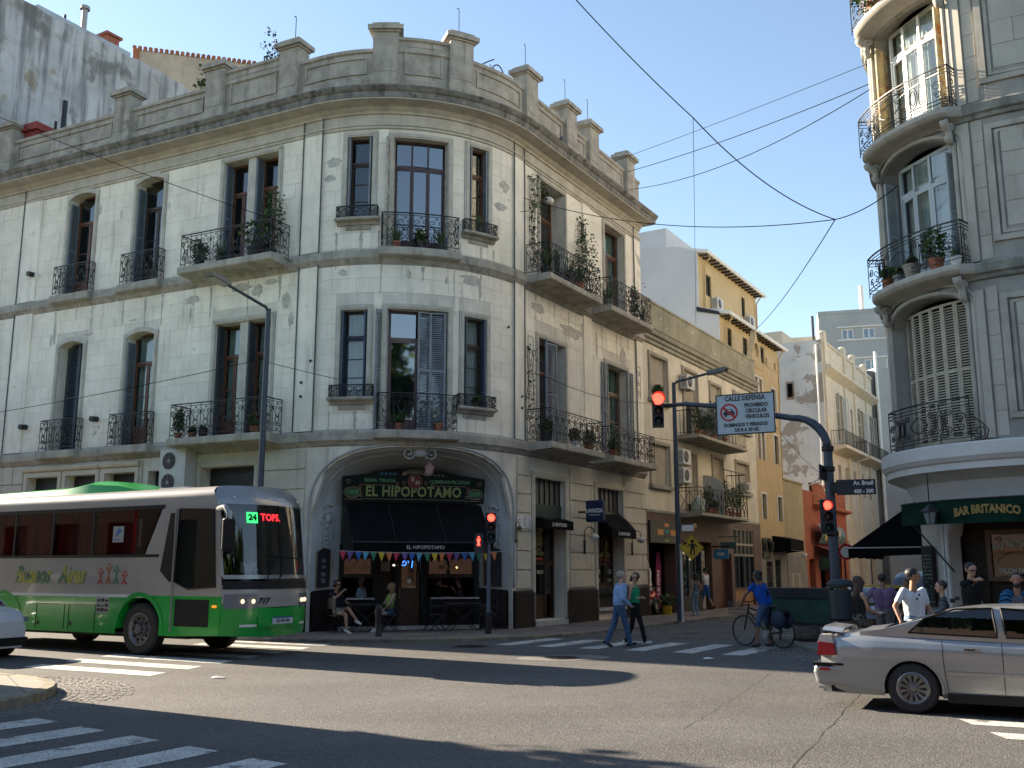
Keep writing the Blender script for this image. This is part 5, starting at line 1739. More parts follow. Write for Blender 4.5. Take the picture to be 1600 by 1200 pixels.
for (d,s1,z0,z1,wins,zt) in ((-1.63,41.0,11.5,15.0,((31.37,32.34,13.5,14.5),(34.2,35.1,13.2,14.5),(37.5,38.2,13.6,14.6)),15.0),(-2.7,40.6,14.5,18.5,((31.5,32.4,16.4,17.6),(37.7,38.4,16.6,17.8)),18.5)):
    ow = [dict(s0=p,s1=q,z0=u,z1=v) for p,q,u,v in wins]
    wall_shell(CB,a0,s1,z0,z1,ow,.15,YEL2,'wall',h3,d=d)
    for o in ow:
        recess(CB,o,ROOM,h3,d - .15,d - .8); french_window(CB,o,d - .1,h3,BLACKM,transom=0,leaves=2,panes=3,lower=0,fw=.04)
    mb = MB(); mb.sweep([(d - .1,zt),(d + .55,zt - .12),(d + .6,zt - .04),(d + .6,zt + .04),(d - 1.0,zt + .4),(d - 1.0,zt + .2)],a0 - .05,s1 + .3); rf = mb.build('roof_edge',WHITEP,h3,xf=CB)
    for k in range(int((s1 - a0) / .6)):
        x = a0 + .2 + k * .6; MB().box(x,x + .1,d,d + .5,zt - .2,zt - .1).build('rafter',RTILE,rf,xf=CB)
    for x in (a0 + .7,s1 - .3):
        MB().tube([CB((x,d + .5,zt - .1)),CB((x,d + .12,zt - .6)),CB((x,d + .08,z0))],.05,6).build('downpipe',YEL2,h3)
# white gable wall towards the corner
mb = MB()
poly = [(-12,9),(0,9) if False else (-1.63,9),(-1.63,14.95),(-2.7,15.3),(-2.7,18.45),(-3.6,18.9),(-12,20.0)]
mb.prism(poly,a0 - .12,a0 - .02,'x'); mb.build('gable_wall',BWALL,h3,xf=CB)
mb = MB(); mb.prism([(-1.5,14.85),(-1.63,15.05),(-2.8,15.45),(-2.8,15.2)],a0 - .2,a0 - .0,'x'); mb.build('lead_flashing',BLACKM,h3,xf=CB)
MB().box(a0,41,-9,-2.7,18.4,18.5).build('roof_slab',BWALL,h3,xf=CB)
mb = MB(); mb.box(a0 + .4,38,-9,-4.6,18.5,20.3); mb.build('roof_room',BWALL,h3,xf=CB)
mb = MB(); mb.box(a0 + .02,40.9,-9,-3.6,.1,18.3); mb.box(a0 + .02,a1,-3.5,-1.1,.1,12.3); mb.build('inner_core',ROOM,h3,xf=CB)
MB().box(40.95,41.0,-9,-1.63,.1,15).build('side_wall',YEL2,h3,xf=CB)
for (s_,z,d,lab) in ((32.2,15.75,-2.65,'air conditioner unit under the left top window of the yellow house'),(38.0,16.0,-2.65,'air conditioner unit under the right top window of the yellow house')):
    ac_unit(lambda p,s_=s_,z=z,d=d: CB((s_ + p[0],d + p[1],z + p[2])),.95,.65,.35,lab,AG,base=CB((s_,d,z)))
# its dark ground floor
GR = M('grey_ground_floor',(.20,.19,.175),.7,var=.1)
go = [dict(s0=31.2,s1=32.3,z0=.15,z1=2.2),dict(s0=32.7,s1=33.7,z0=.15,z1=2.3)]
wall_shell(CB,a0,a1,0,2.9,go,.3,GR,'ground_wall',h3,d=.02)
for o in go:
    recess(CB,o,ROOM,h3,-.3,-1.0)
    mb = MB()
    for k in range(6):
        x = o['s0'] + (o['s1'] - o['s0']) * k / 5; mb.box(x - .015,x + .015,-.1,-.07,.15,o['z1'])
    for z in (.5,1.2,1.9): mb.box(o['s0'],o['s1'],-.09,-.06,z,z + .03)
    mb.build('door_grille',BLACKM,h3,xf=CB)
t = thing('awning','boxy black awning over the doorway of the yellow house','awning',CB((33,.5,2.6)))
mb = MB(); mb.add([CB((x,d,z)) for x in (32.4,34.9) for d,z in ((.03,3.5),(.95,3.3),(.95,2.75),(.03,2.65))],[(0,1,5,4),(1,2,6,5),(0,3,2,1),(4,5,6,7)]); mb.build('canopy',AWN,t)
MB().cyl(CB((32.4,.95,2.75)),CB((34.9,.95,2.75)),.02,n=6).build('front_bar',BLACKM,t)
t = thing('wall_lantern','black iron lantern on the wall left of the boxy awning','lantern',CB((31.0,.2,2.6)))
MB().box(30.6,31.9,.03,.08,2.35,3.35).build('back_panel',BLACKM,t,xf=CB); MB().lathe([(0,.5),(.1,.42),(.16,.36),(.13,0),(.05,-.06),(0,-.1)],CB((31.1,.3,2.75)),6).build('lamp_body',IRON,t); MB().tube([CB((31.1,.08,3.2)),CB((31.1,.3,3.3)),CB((31.1,.3,3.2))],.02,5).build('arm',IRON,t)

# ---- low beige house and red brick house
BEI = M('beige_paint',(.36,.29,.175),.85,var=.08,vs=1,streak=.15)
h4 = thing('beige_house','low blank beige house between the yellow and the red house','building',CB((37,0,ZP)))
wall_shell(CB,34.92,38.85,2.7,6.55,[],.1,BEI,'wall',h4); MB().box(34.92,38.85,-.0,.05,.0,2.7).build('base_wall',GR,h4,xf=CB)
MB().box(34.92,38.85,-8,-.02,.1,6.5).build('body',BEI,h4,xf=CB); MB().box(34.92,38.9,-.15,.06,6.55,6.65).build('coping',BEI,h4,xf=CB)
mb = MB(); mb.box(35.6,36.0,.05,.06,.2,1.6); mb.box(36.9,37.3,.05,.06,.2,1.6); mb.box(36.0,36.9,.05,.06,1.56,1.6); mb.build('gate_outline',TAN,h4,xf=CB)
t = thing('wall_lamp','small white floodlight on the blank beige wall','wall lamp',CB((38.0,.1,2.6)))
MB().box(37.9,38.2,.06,.24,2.55,2.7).build('housing',WHITEP,t,xf=CB); MB().cyl(CB((38.05,0.0,2.62)),CB((38.05,.1,2.62)),.03).build('stub',IRON,t)
REDP = M('brick_red_paint',(.30,.075,.035),.8,var=.12,vs=1.5,bump=.1,bs=20,streak=.15)
GRY0 = M('roof_felt',(.16,.165,.165),.9,var=.2)
h5 = thing('red_house','low brick red house with patterned parapet and painted shop boards','building',CB((44,0,ZP)))
ro = [dict(s0=39.6,s1=40.9,z0=.15,z1=2.4),dict(s0=42.0,s1=44.3,z0=.15,z1=2.6),dict(s0=45.2,s1=47.5,z0=.15,z1=2.6)]
wall_shell(CB,38.87,49.6,0,6.3,ro,.3,REDP,'wall',h5)
for o in ro: recess(CB,o,ROOM,h5,-.3,-1.6)
MB().box(38.87,49.6,-8,-1.7,.1,6.2).build('body',REDP,h5,xf=CB); MB().box(38.87,49.6,-8,-.05,6.2,6.3).build('roof_slab',GRY0,h5,xf=CB)
csweep(CB,[(0,5.3),(.4,5.42),(.4,5.55),(0,5.6)],41.0,49.6).build('cornice',REDP,h5,xf=CB)
BRK = M('orange_brick',(.34,.11,.06),.8,var=.15,vs=5,rnd=.15)
for r_ in range(9):
    mb = MB()
    for k in range(22):
        x = 41.0 + (k + .5 * (r_ % 2)) * .38
        if x + .34 < 49.5: mb.box(x,x + .34,.0,.035,5.65 + r_ * .12,5.74 + r_ * .12)
    mb.build('brick_course',BRK,h5,xf=CB,kind='stuff')
csweep(CB,[(-.2,6.75),(.08,6.75),(.08,6.85),(-.2,6.85)],41.0,49.6).build('coping',REDP,h5,xf=CB)
MB().box(41.0,49.6,-.15,0,5.6,6.75).build('parapet',REDP,h5,xf=CB)
t = thing('shop_sign','long painted shop board with yellow writing on the red house','sign',CB((43,.5,3.3)))
mb = MB(); mb.grid(lambda u,v: CB((40.4 + 6.2 * u,.35 + .25 * math.sin(math.pi * v),3.3 + 1.1 * v)),8,6); mb.build('board',M('painted_board',(.10,.10,.10),.6,var=.7,vs=1.4,patch=[((.10,.22,.24),.8,.5,.6),((.35,.33,.25),1.7,.6,.66)]),t,smooth=True)
YL = M('yellow_lettering',(.55,.40,.06),.6,var=.1)
txt(t,'DEL',.3,lambda p: CB((41.1 + p[0],.64 - p[1],4.0 + p[2])),YL,off=.01); txt(t,'EST',.36,lambda p: CB((41.2 + p[0],.64 - p[1],3.6 + p[2])),YL,off=.015)
txt(t,'Parrilla',.5,lambda p: CB((44.2 + p[0],.64 - p[1],3.95 + p[2])),CREAM_L,off=.012,shear=.3)
t = thing('awning','dark red awning on the front of the red house','awning',CB((43.5,.8,2.6)))
mb = MB(); mb.grid(lambda u,v: CB((40.8 + 6.8 * u,.05 + 1.25 * v,3.2 - .45 * v - (.22 * max(0,v - .8) * 5))),10,5); mb.build('canopy',M('dark_red_awning',(.16,.03,.03),.8,var=.2,vs=3),t)
MB().cyl(CB((40.8,1.3,2.72)),CB((47.6,1.3,2.72)),.02,n=6).build('front_bar',BLACKM,t)
t = thing('hanging_sign','small dark green framed board hanging on the red house','sign',CB((40.8,.8,1.9)))
MB().box(40.75,40.8,.25,1.05,1.75,2.55).build('panel',M('green_black_board',(.02,.035,.028),.6,var=.2),t,xf=CB)
mb = MB()
for k in range(4): mb.box(40.74,40.75,.45,.85,1.95 + .13 * k,1.98 + .13 * k)
mb.build('print',GREEN_L,t,xf=CB); MB().box(40.75,40.8,.03,1.1,2.75,2.8).build('arm',IRON,t,xf=CB)
mb = MB(); mb.tube([CB((40.2,.03,6.6)),CB((40.8,.5,6.9)),CB((42.0,.6,6.2)),CB((42.2,.5,4.8)),CB((41.0,.3,4.3))],.045,6); mb.build('white_conduit',WHITEP,h5,smooth=True)

# ---- tall house with peeling side wall and ornate cream front, set one metre back
PEEL = M('peeling_whitewash',(.56,.57,.55),.9,var=.08,vs=.7,bump=.2,bs=12,patch=[((.33,.295,.25),.55,.545,.565),((.42,.41,.385),1.8,.62,.66)],streak=.2)
CRM = M('cream_ornate_paint',(.60,.53,.41),.8,var=.08,vs=1.2,streak=.25)
h6 = thing('ornate_house','tall ornate cream house with a peeling whitewashed side wall','building',CB((55,-1,ZP)))
dO = -1.0; e0,e1 = 49.7,68.0
mb = MB(); mb.box(e0 - .1,e0,-12,dO,.1,17.35); mb.build('peeling_side_wall',PEEL,h6,xf=CB)
MB().box(e0 - .16,e0 - .1,-3.5,-2.95,13.35,14.6).build('side_window',M('brick_window_edge',(.25,.19,.15),.9,var=.3,vs=10),h6,xf=CB); MB().box(e0 - .18,e0 - .16,-3.4,-3.05,13.5,14.45).build('side_window_pane',GLASS_DARK,h6,xf=CB)
oo = [dict(s0=53.4,s1=55.4,z0=10.3,z1=14.2),dict(s0=60.2,s1=62.6,z0=10.3,z1=14.0),dict(s0=57.8,s1=58.5,z0=10.6,z1=13.6),dict(s0=64.5,s1=66.4,z0=10.3,z1=14.0)]
ol = [dict(s0=s_,s1=s_ + .9,z0=7.2,z1=9.0) for s_ in (52.7,55.0,57.6,60.4,63)] + [dict(s0=53.0,s1=54.6,z0=.15,z1=3.8),dict(s0=57,s1=59,z0=.15,z1=3.8),dict(s0=61.5,s1=63.5,z0=.15,z1=3.8)]
wall_shell(CB,e0,e1,0,15.4,oo + ol,.3,CRM,'wall',h6,d=dO)
SHW = M('white_shutter',(.52,.51,.46),.6,var=.08)
for o in oo + ol:
    recess(CB,o,ROOM,h6,dO - .3,dO - 1.2)
for o in oo[:2] + oo[3:]:
    french_window(CB,o,dO - .25,h6,WHITEP,panes=2)
    for k,(s_,an) in enumerate(((o['s0'],150),(o['s1'] - .5,20),(o['s1'],30))): shutter(CB,s_,dO + .05,an,.5,o['z0'] + .05,o['z1'] - .05,h6,SHW,pitch=.09)
csw = lambda prof,nm__: csweep(CB,[(d + dO,z) for d,z in prof],e0,e1).build(nm__,CRM,h6,xf=CB)
csw([(0,15.0),(.15,15.1),(.3,15.2),(.6,15.4),(.6,15.55),(0,15.7)],'cornice'); csw([(-.2,15.6),(.05,15.6),(.05,17.2),(.15,17.25),(.15,17.4),(-.2,17.4)],'parapet'); csw([(0,9.7),(.12,9.75),(.12,9.95),(0,10.0)],'string_course')
for s_ in (50.2,56.2,59.4,63.6,67.2):
    MB().box(s_ - .3,s_ + .3,dO,dO + .12,4,15.0).build('pilaster',CRM,h6,xf=CB); MB().box(s_ - .35,s_ + .35,dO - .1,dO + .2,15.6,17.9).build('parapet_pier',CRM,h6,xf=CB)
    MB().ell(CB((s_,dO,17.95)),.28,.28,.14).build('finial',CRM,h6,smooth=True)
for (a,b) in ((51.0,58.3),(59.0,67.0)):
    mb = MB(); mb.sweep([(dO,9.75),(dO + .9,9.95),(dO + 1.0,10.0),(dO + 1.0,10.2),(dO,10.2)],a,b); bl = mb.build('balcony',CRM,h6,xf=CB)
    iron_path(CB,[(a + .05,dO + .03),(a + .05,dO + .94),(b - .05,dO + .94),(b - .05,dO + .03)],10.2,1.0,.014,bars_lines,.2,bl)
MB().box(e0,e1,-12,dO - 1.3,.1,17.0).build('body',ROOM,h6,xf=CB); MB().box(e0,e1,dO - 1.4,dO - .05,15.3,15.5).build('roof_slab',CRM,h6,xf=CB)
for s_ in (51,55.8,59.8): MB().box(s_,s_ + .8,dO,dO + .2,.15,4.4).build('ground_pilaster',CRM,h6,xf=CB)
mb = MB(); mb.cyl(CB((e0 + .5,-1.6,15.5)),CB((e0 + .5,-1.6,19.2)),.09,n=8); mb.build('chimney_flue',IRON,h6)
mb = MB(); mb.cyl(CB((e0 - .2,-1.4,.2)),CB((e0 - .2,-1.3,17.0)),.06,n=8); mb.build('downpipe',WHITEP,h6)
MB().box(e0 + 5,e0 + 9,-11,-5,17,19.5).build('roof_room',CRM,h6,xf=CB)

# ---- far slab block and houses closing the street
GRY = M('grey_render',(.36,.375,.37),.85,var=.08,vs=.3,streak=.2)
fb = Straight((27.0,92.5),(.9,-.25))
h7 = thing('grey_apartment_block','plain grey apartment block with small windows far behind the ornate house','building',fb((6,0,ZP)))
wo = [dict(s0=4.2 + k * 1.9,s1=5.3 + k * 1.9,z0=23.1,z1=24.1) for k in range(6)] + [dict(s0=4.2 + k * 1.9,s1=5.3 + k * 1.9,z0=20.0,z1=21.1) for k in range(6)] + [dict(s0=4.2 + k * 1.9,s1=5.3 + k * 1.9,z0=17.0,z1=18.1) for k in range(6)]
wall_shell(fb,2.2,16,0,25.8,wo,.2,GRY,'wall',h7)
for i,o in enumerate(wo):
    if i % 4 == 2: MB().box(o['s0'],o['s1'],-.12,-.1,o['z0'],o['z1']).build('window',BLIND,h7,xf=fb)
    else: french_window(fb,o,-.12,h7,WHITEP,transom=0,panes=1,lower=0,fw=.06,glass=GLASS_REFL)
for z in (22.95,24.2,19.85,21.2): MB().box(3.8,16,.0,.1,z,z + .1).build('band',WHITEP,h7,xf=fb)
MB().box(2.2,16,-9,-.3,.1,25.6).build('body',GRY,h7,xf=fb); MB().box(2.15,16,-9,.05,25.6,25.9).build('roof_slab',GRY,h7,xf=fb)
MB().box(-1.5,2.0,-7,-2,.1,24.0).build('annex',CRM,h7,xf=fb)
for (x,hh) in ((6.4,3.2),(10.2,2.2)): MB().cyl(fb((x,-3,25.8)),fb((x,-3,25.8 + hh)),.22,n=8).build('roof_flue',WHITEP,h7)
MB().box(9.8,13,-6,-2.5,25.8,28.3).build('roof_room',M('ochre_roof_room',(.45,.33,.14),.8,var=.1),h7,xf=fb)
fd = Straight((24.8,79.5),(.96,.28))
h8 = thing('dark_gap_house','dark grey house side between the ornate front and the bar tower','building',fd((3,0,ZP)))
MB().box(3.9,5.6,-6,0,.1,18.0).build('left_wall',M('dark_slate_wall',(.10,.105,.11),.8,var=.2),h8,xf=fd); MB().box(5.62,9,-6,.2,.1,18.3).build('right_wall',GRY,h8,xf=fd)
MB().cyl(fd((5.5,.2,5)),fd((5.5,.2,19.6)),.13,n=8).build('flue',WHITEP,h8)
fe = Straight((38,118),(.86,-.51))
for k,(cl,nm__,lab,zt) in enumerate(((CRM,'far_house','small cream house closing the far end of the street',10),(M('dusty_pink_paint',(.40,.22,.19),.8,var=.1),'far_house','small dusty pink house at the far end of the street',7))):
    t = thing(nm__,lab,'building',fe((k * 9,0,ZP)))
    ow = [dict(s0=k * 9 - 4 + i * 2.4,s1=k * 9 - 2.9 + i * 2.4,z0=(.2 if i % 2 else 1.0),z1=2.9) for i in range(3)] + [dict(s0=k * 9 - 4 + i * 2.4,s1=k * 9 - 2.9 + i * 2.4,z0=4.2,z1=6.2) for i in range(3)]
    wall_shell(fe,k * 9 - 4.5,k * 9 + 4.5,0,zt,ow,.3,cl,'wall',t)
    for o in ow:
        MB().box(o['s0'],o['s1'],-.28,-.24,o['z0'],o['z1']).build('window',SHUTG,t,xf=fe)
    MB().box(k * 9 - 4.5,k * 9 + 4.5,-8,-.35,.1,zt).build('body',cl,t,xf=fe)
t = thing('kiosk','small yellow shop front far down the street','kiosk',CB((72,.3,ZP)))
MB().box(70,73.5,-2,.4,.15,3.6).build('body',M('shop_yellow',(.55,.36,.04),.6,var=.1),t,xf=CB); MB().box(70.3,73.2,.4,.43,.5,2.5).build('opening',BLACKM,t,xf=CB)
for (s_,w,zt,cl,lab) in ((68.5,20,9.5,B2P,'plain white house beyond the ornate house'),(88.8,22,11,CRM,'plain cream house far along the left side of the street')):
    t = thing('row_house',lab,'building',CB((s_ + w / 2,-1,ZP)))
    ow = [dict(s0=s_ + 1 + i * 3,s1=s_ + 2.6 + i * 3,z0=z,z1=z + 2.6) for i in range(int(w / 3) - 1) for z in (.3,5)]
    wall_shell(CB,s_,s_ + w,0,zt,ow,.3,cl,'wall',t,d=-.8)
    for o in ow: MB().box(o['s0'],o['s1'],-1.08,-1.05,o['z0'],o['z1']).build('window',SHUTG,t,xf=CB)
    MB().box(s_,s_ + w,-9,-1.15,.1,zt).build('body',cl,t,xf=CB)

# ------------------------------------------------------------------ the rounded bar tower on the right
RBP = M('grey_beige_render',(.45,.42,.355),.85,var=.1,vs=1.2,bump=.15,bs=20,rnd=.03,streak=.25)
RBT = M('grey_trim_render',(.40,.375,.32),.85,var=.14,vs=2,bump=.15,bs=20,streak=.35)
RBD = M('mossy_belt',(.22,.22,.19),.9,var=.35,vs=2.5,bump=.25,bs=25,streak=.6)
RBW = M('white_cove_paint',(.60,.60,.57),.7,var=.06,vs=1.5)
tower = thing('bar_house','tall grey corner house with curved iron balconies above the bar','building',RB((2.7,0,ZP)))
TS,TE = -13.0,14.0
top = []
FZ = [(4.48,7.78,4.42),(8.28,11.42,8.22),(11.88,14.98,11.82),(15.2,18.2,15.14)]
rops = [dict(s0=1.55,s1=3.95,z0=a,z1=b,rise=.42,pw=2.2,depth=.42) for a,b,c in FZ]
rops += [dict(s0=s_,s1=s_ + 1.3,z0=a + .02,z1=b - .1,depth=.35) for s_ in (-4,-7.5,-11) for a,b,c in FZ]
rw = wall_shell(RB,TS,TE,4.0,19.5,rops,.42,M('grey_core_render',(.30,.29,.26),.9,var=.15,vs=2),'wall',tower)
exr = [(o['s0'] - .3,o['s1'] + .3,o['z0'] - .1,o['z1'] + .3) for o in rops] + [(4.05,4.38,0,30),(4.62,7.2,0,30)]
rects = []
for (a,b,c) in FZ: rects += block_rects(RB,TS,8.0,c + .1,c + 3.3,.54,.85,exr)
inner = []
for (a,b,c) in FZ: inner += block_rects(RB,4.95,6.9,c + .75,c + 2.95,.55,.9,[])
put_blocks(RB,[r for r in rects if r[0] > -3] + inner,rw,RBP,.012,gap=.006)
put_blocks(RB,[r for r in rects if r[0] <= -3],rw,RBP,.012,gap=.006,limit=0)
for (a,b,c) in FZ:
    csweep(RB,[(0,c - .34),(.06,c - .32),(.08,c - .24),(.14,c - .2),(.16,c - .02),(.12,c + .03),(0,c + .06)],TS,TE).build('belt_course',RBD,tower,xf=RB) if c > 5 else None
    mb = MB(); RB.box(mb,4.08,4.35,0,.06,c + .08,c + 3.25); mb.build('pilaster',RBP,tower,xf=RB)
    # framed panel
    mb = MB(); z0,z1,p,q = c + .45,c + 3.1,4.66,7.1
    for (u,v,w_,x_,d) in ((p,q,z0,z0 + .12,.07),(p,q,z1 - .12,z1,.07),(p,p + .14,z0 + .12,z1 - .12,.07),(q - .14,q,z0 + .12,z1 - .12,.07),(p + .18,q - .18,z0 + .16,z0 + .22,.035),(p + .18,q - .18,z1 - .22,z1 - .16,.035),(p + .18,p + .25,z0 + .22,z1 - .22,.035),(q - .25,q - .18,z0 + .22,z1 - .22,.035)):
        RB.box(mb,u,v,0,d,w_,x_)
    mb.build('panel_frame',RBT,tower,xf=RB)
# moulded arch surrounds
for o in rops[:4]:
    for (off,r,d) in ((.06,.055,.03),(.2,.03,.05)):
        a,b = o['s0'] - off,o['s1'] + off
        pts = [(a,z) for z in np.linspace(o['z0'],o['z1'] - .42,4)] + [(o['s0'] - off + (o['s1'] - o['s0'] + 2 * off) * i / 20,arch_z(o,o['s0'] + (o['s1'] - o['s0']) * i / 20) + off) for i in range(21)] + [(b,z) for z in np.linspace(o['z1'] - .42,o['z0'],4)]
        MB().tube([RB((s_,d,z)) for s_,z in pts],r,6).build('arch_moulding',RBT,tower,smooth=True)
for o in rops: recess(RB,o,ROOM,tower,-.42,-1.3)
MB().prism([tuple(np.array(RB((s_,-1.35,0))[:2])) for s_ in [TS,0] + list(np.linspace(.5,5,8)) + [RB_L,TE]] + [tuple(np.array(RB((TE,-1.4,0))[:2]) - nB * 8),tuple(np.array(RB((TS,-1.4,0))[:2]) + nD * 8)],4.1,19.4,'z').build('inner_core',ROOM,tower)
MB().prism([tuple(np.array(RB((s_,.1,0))[:2])) for s_ in [TS,0] + list(np.linspace(.5,5,12)) + [RB_L,TE]] + [tuple(np.array(RB((TE,-1.4,0))[:2]) - nB * 8),tuple(np.array(RB((TS,-1.4,0))[:2]) + nD * 8)],19.4,19.7,'z').build('roof_slab',RBT,tower)
# windows behind the arches
LOUV_C = M('cream_louvres',(.46,.41,.31),.65,var=.15,vs=4)
LOUV_Y = M('rust_stained_louvres',(.40,.34,.21),.7,var=.15,vs=4,patch=[((.34,.16,.05),3.5,.52,.62)])
LOUV_B = M('pale_blue_louvres',(.36,.42,.44),.6,var=.1,vs=4)
PBW = M('pale_blue_window_paint',(.42,.48,.50),.5,var=.06)
o = rops[0]
for k in range(6): shutter(RB,1.62 + k * .378,-.3,0,.37,o['z0'] + .05,o['z1'] - .14,tower,LOUV_C,pitch=.06)
for o,wm,lv in ((rops[1],PBW,LOUV_B),(rops[2],WHITEP,LOUV_Y),(rops[3],WHITEP,LOUV_Y)):
    oo_ = dict(s0=1.75,s1=3.75,z0=o['z0'],z1=o['z1'] - .12)
    french_window(RB,oo_,-.34,tower,wm,leaves=3,lower=.12,panes=2,transom=.24,lights=3,curtain=CURTAIN,fw=.09)
    shutter(RB,1.6,-.3,62,.40,o['z0'] + .05,o['z1'] - .45,tower,lv,pitch=.06)
    shutter(RB,3.9,-.3,110,.34,o['z0'] + .05,o['z1'] - .45,tower,lv,pitch=.06)
for o in rops[4:]: french_window(RB,o,-.3,tower,WHITEP)


def rb_lines(w,h,unit):
    L_ = [[(0,h),(w,h)],[(0,h * .91),(w,h * .91)],[(0,h * .83),(w,h * .83)],[(0,h * .2),(w,h * .2)],[(0,h * .11),(w,h * .11)],[(0,0),(0,h)],[(w,0),(w,h)]]
    if w < .8:
        L_ += [spiral(w / 2,h * .66,w * .3,R_(90),1.3,1,16),spiral(w / 2,h * .36,w * .3,R_(-90),1.3,1,16)]
        return L_
    for cx in (w * .27,w * .73):
        for (rx,ry) in ((.10,.27),(.06,.18)): L_.append([(cx + rx * math.cos(a),h * .5 + ry * h * math.sin(a)) for a in [2 * math.pi * i / 18 for i in range(19)]])
        L_.append([(cx,h * .8),(cx,h * .95)]); L_.append([(cx,0),(cx,h * .2)])
        for s_ in (-1,1):
            up = [(cx + s_ * (.22 + x),h * .70 + z) for x,z in spiral(0,0,.085,R_(180),1.4,-1,14)]
            lo = [(cx + s_ * (.22 + x),h * .32 + z) for x,z in spiral(0,0,.085,R_(180),1.4,1,14)]
            L_.append(up[::-1] + lo)
    a,b = w * .27 + .30,w * .73 - .30
    for s_ in (-1,1): L_.append([(a + (b - a) * i / 14,h * .51 + s_ * h * .18 * math.sin(math.pi * i / 14)) for i in range(15)])
    for s_ in (-1,1):
        cx = w * .5 + s_ * w * .42
        L_.append([(cx + x * -s_,h * .5 + z) for x,z in spiral(0,.06,.12,R_(200),1.5,-1,16)])
        L_.append([(cx + x * -s_,h * .42 + z) for x,z in spiral(0,-.08,.09,R_(20),1.4,1,14)])
    return L_


for (a,b,c) in FZ[1:]:
    D = .5; s0,s1 = 1.25,4.28
    mb = MB(); n = 14; vs = []
    prof = [(-.02,-.34),(.55,-.22),(.8,-.2),(.92,-.16),(1.0,-.1),(1.0,-.03),(.93,0.02),(0,.02)]
    for i in range(n + 1):
        t = i / n; s_ = s0 + (s1 - s0) * t; k = min(1,(min(t,1 - t) / .10)) ** .5 if min(t,1 - t) < .10 else 1
        for (x,z) in prof: vs.append((s_,D * x * max(.3,k),c + z))
    m = len(prof)
    mb.add(vs,[(i * m + j,i * m + (j + 1) % m,(i + 1) * m + (j + 1) % m,(i + 1) * m + j) for i in range(n) for j in range(m)] + [tuple(range(m - 1,-1,-1)),tuple(n * m + j for j in range(m))])
    bo = mb.build('balcony',RBT,tower,xf=RB,smooth=True,sharp=30)
    iron_path(RB,[(s0 + .12,.05),(s0 + .12,D - .06),(s1 - .12,D - .06),(s1 - .12,.05)],c + .02,.95,.011,rb_lines,1,bo)
    for s_ in (1.62,3.98):
        g = MB()
        g.tube([RB((s_,.05 + x,c - .42 + z)) for x,z in [(0.0,-.28),(.1,-.3),(.16,-.2),(.12,-.1),(.2,0),(.3,.08),(.34,.16)]],[.05,.08,.09,.08,.09,.1,.09],7)
        g.tube([RB((s_ + .07,.16 + x,c - .4 + z)) for x,z in spiral(0,0,.1,0,1.4,1)],.03,5); g.tube([RB((s_ - .07,.16 + x,c - .4 + z)) for x,z in spiral(0,0,.1,0,1.4,1)],.03,5)
        g.build('corbel',RBT,bo,smooth=True)
# first floor railing stands on the ring with a bellied scroll end
bo = iron_path(RB,[(1.5,.06),(1.5,.24),(3.95,.24)],4.43,.95,.012,rb_lines,1,tower)
mb = MB()
mb.tube([RB((3.95 + x,.24,4.43 + z)) for x,z in [(0,.95),(0,.62),(.06,.52),(.22,.38),(.34,.22),(.3,.06),(.16,.0),(.05,.06)]],.013,5)
mb.tube([RB((4.12 + x,.24,4.63 + z)) for x,z in spiral(0,0,.15,R_(200),1.5,1,18)],.012,5); mb.build('railing_scroll_end',IRON,tower)
# white ring and cove over the bar
csweep(RB,[(-.45,2.95),(-.38,3.35),(-.2,3.68),(.05,3.84),(.22,3.88),(.22,4.02),(.27,4.05),(.30,4.1),(.33,4.14),(.33,4.4),(.3,4.43),(-.02,4.43),(-.02,4.0),(-.55,3.6),(-.55,2.95)],TS,TE).build('cove_ring',RBW,tower,xf=RB,smooth=True,sharp=25)
gb = [dict(s0=2.55,s1=6.9,z0=.0,z1=3.42,rise=.9,pw=2.3,depth=.3),dict(s0=-7,s1=-2.4,z0=.15,z1=3.0,depth=.3),dict(s0=8.2,s1=12.5,z0=0.15,z1=3.3,depth=.3)]
wall_shell(RB,TS,TE,0,3.0,[dict(g,z1=3.0,rise=0) for g in gb],.3,RBP,'ground_wall',tower,d=-.45)
mb = MB(); o = gb[0]
for i in range(24):
    p = o['s0'] + (o['s1'] - o['s0']) * i / 24; q = o['s0'] + (o['s1'] - o['s0']) * (i + 1) / 24
    zp,zq = min(arch_z(o,p),3.4),min(arch_z(o,q),3.4)
    if max(zp,zq) < 2.99: pass
    for (zz1) in (3.6,):
        mb.add([(p,-.44,zp),(q,-.44,zq),(q,-.44,zz1),(p,-.44,zz1),(p,-.8,zp),(q,-.8,zq)],[(0,1,2,3),(4,5,1,0)])
mb.build('bar_arch',RBP,tower,xf=RB)
for (s_) in (2.52,2.38): MB().tube([RB((s_,-.42,.2)),RB((s_,-.42,2.9))],.045,6).build('pillar_moulding',RBW,tower)
# dark bar front inside the arch
D = -1.15
wf = Straight(RB((2.75,D,0))[:2],np.array(RB((6.9,D + .2,0))[:2]) - np.array(RB((2.75,D,0))[:2]))
MB().box(-2,9,-4.2,-4.0,.15,3.9).build('bar_back_wall',BARWALL,tower,xf=wf); MB().box(-1.2,-1.0,-4,-.2,.15,3.9).build('bar_side_wall',BARWALL,tower,xf=wf)
BARW = M('bar_timber',(.022,.013,.008),.55,spec=.25,var=.3,vs=8); BARF = M('bar_window_timber',(.09,.042,.016),.4,var=.25,vs=8)
mb = MB(); mb.box(-.4,4.2,-.12,0,.15,.95); mb.box(-.4,4.2,-.12,0,2.65,3.6); mb.box(-.4,.12,-.12,0,.95,2.65); mb.box(1.42,1.62,-.12,0,.95,2.65); mb.build('bar_front',BARW,tower,xf=wf)
mb = MB(); u0,u1,z0,z1 = .12,1.42,1.55,2.65
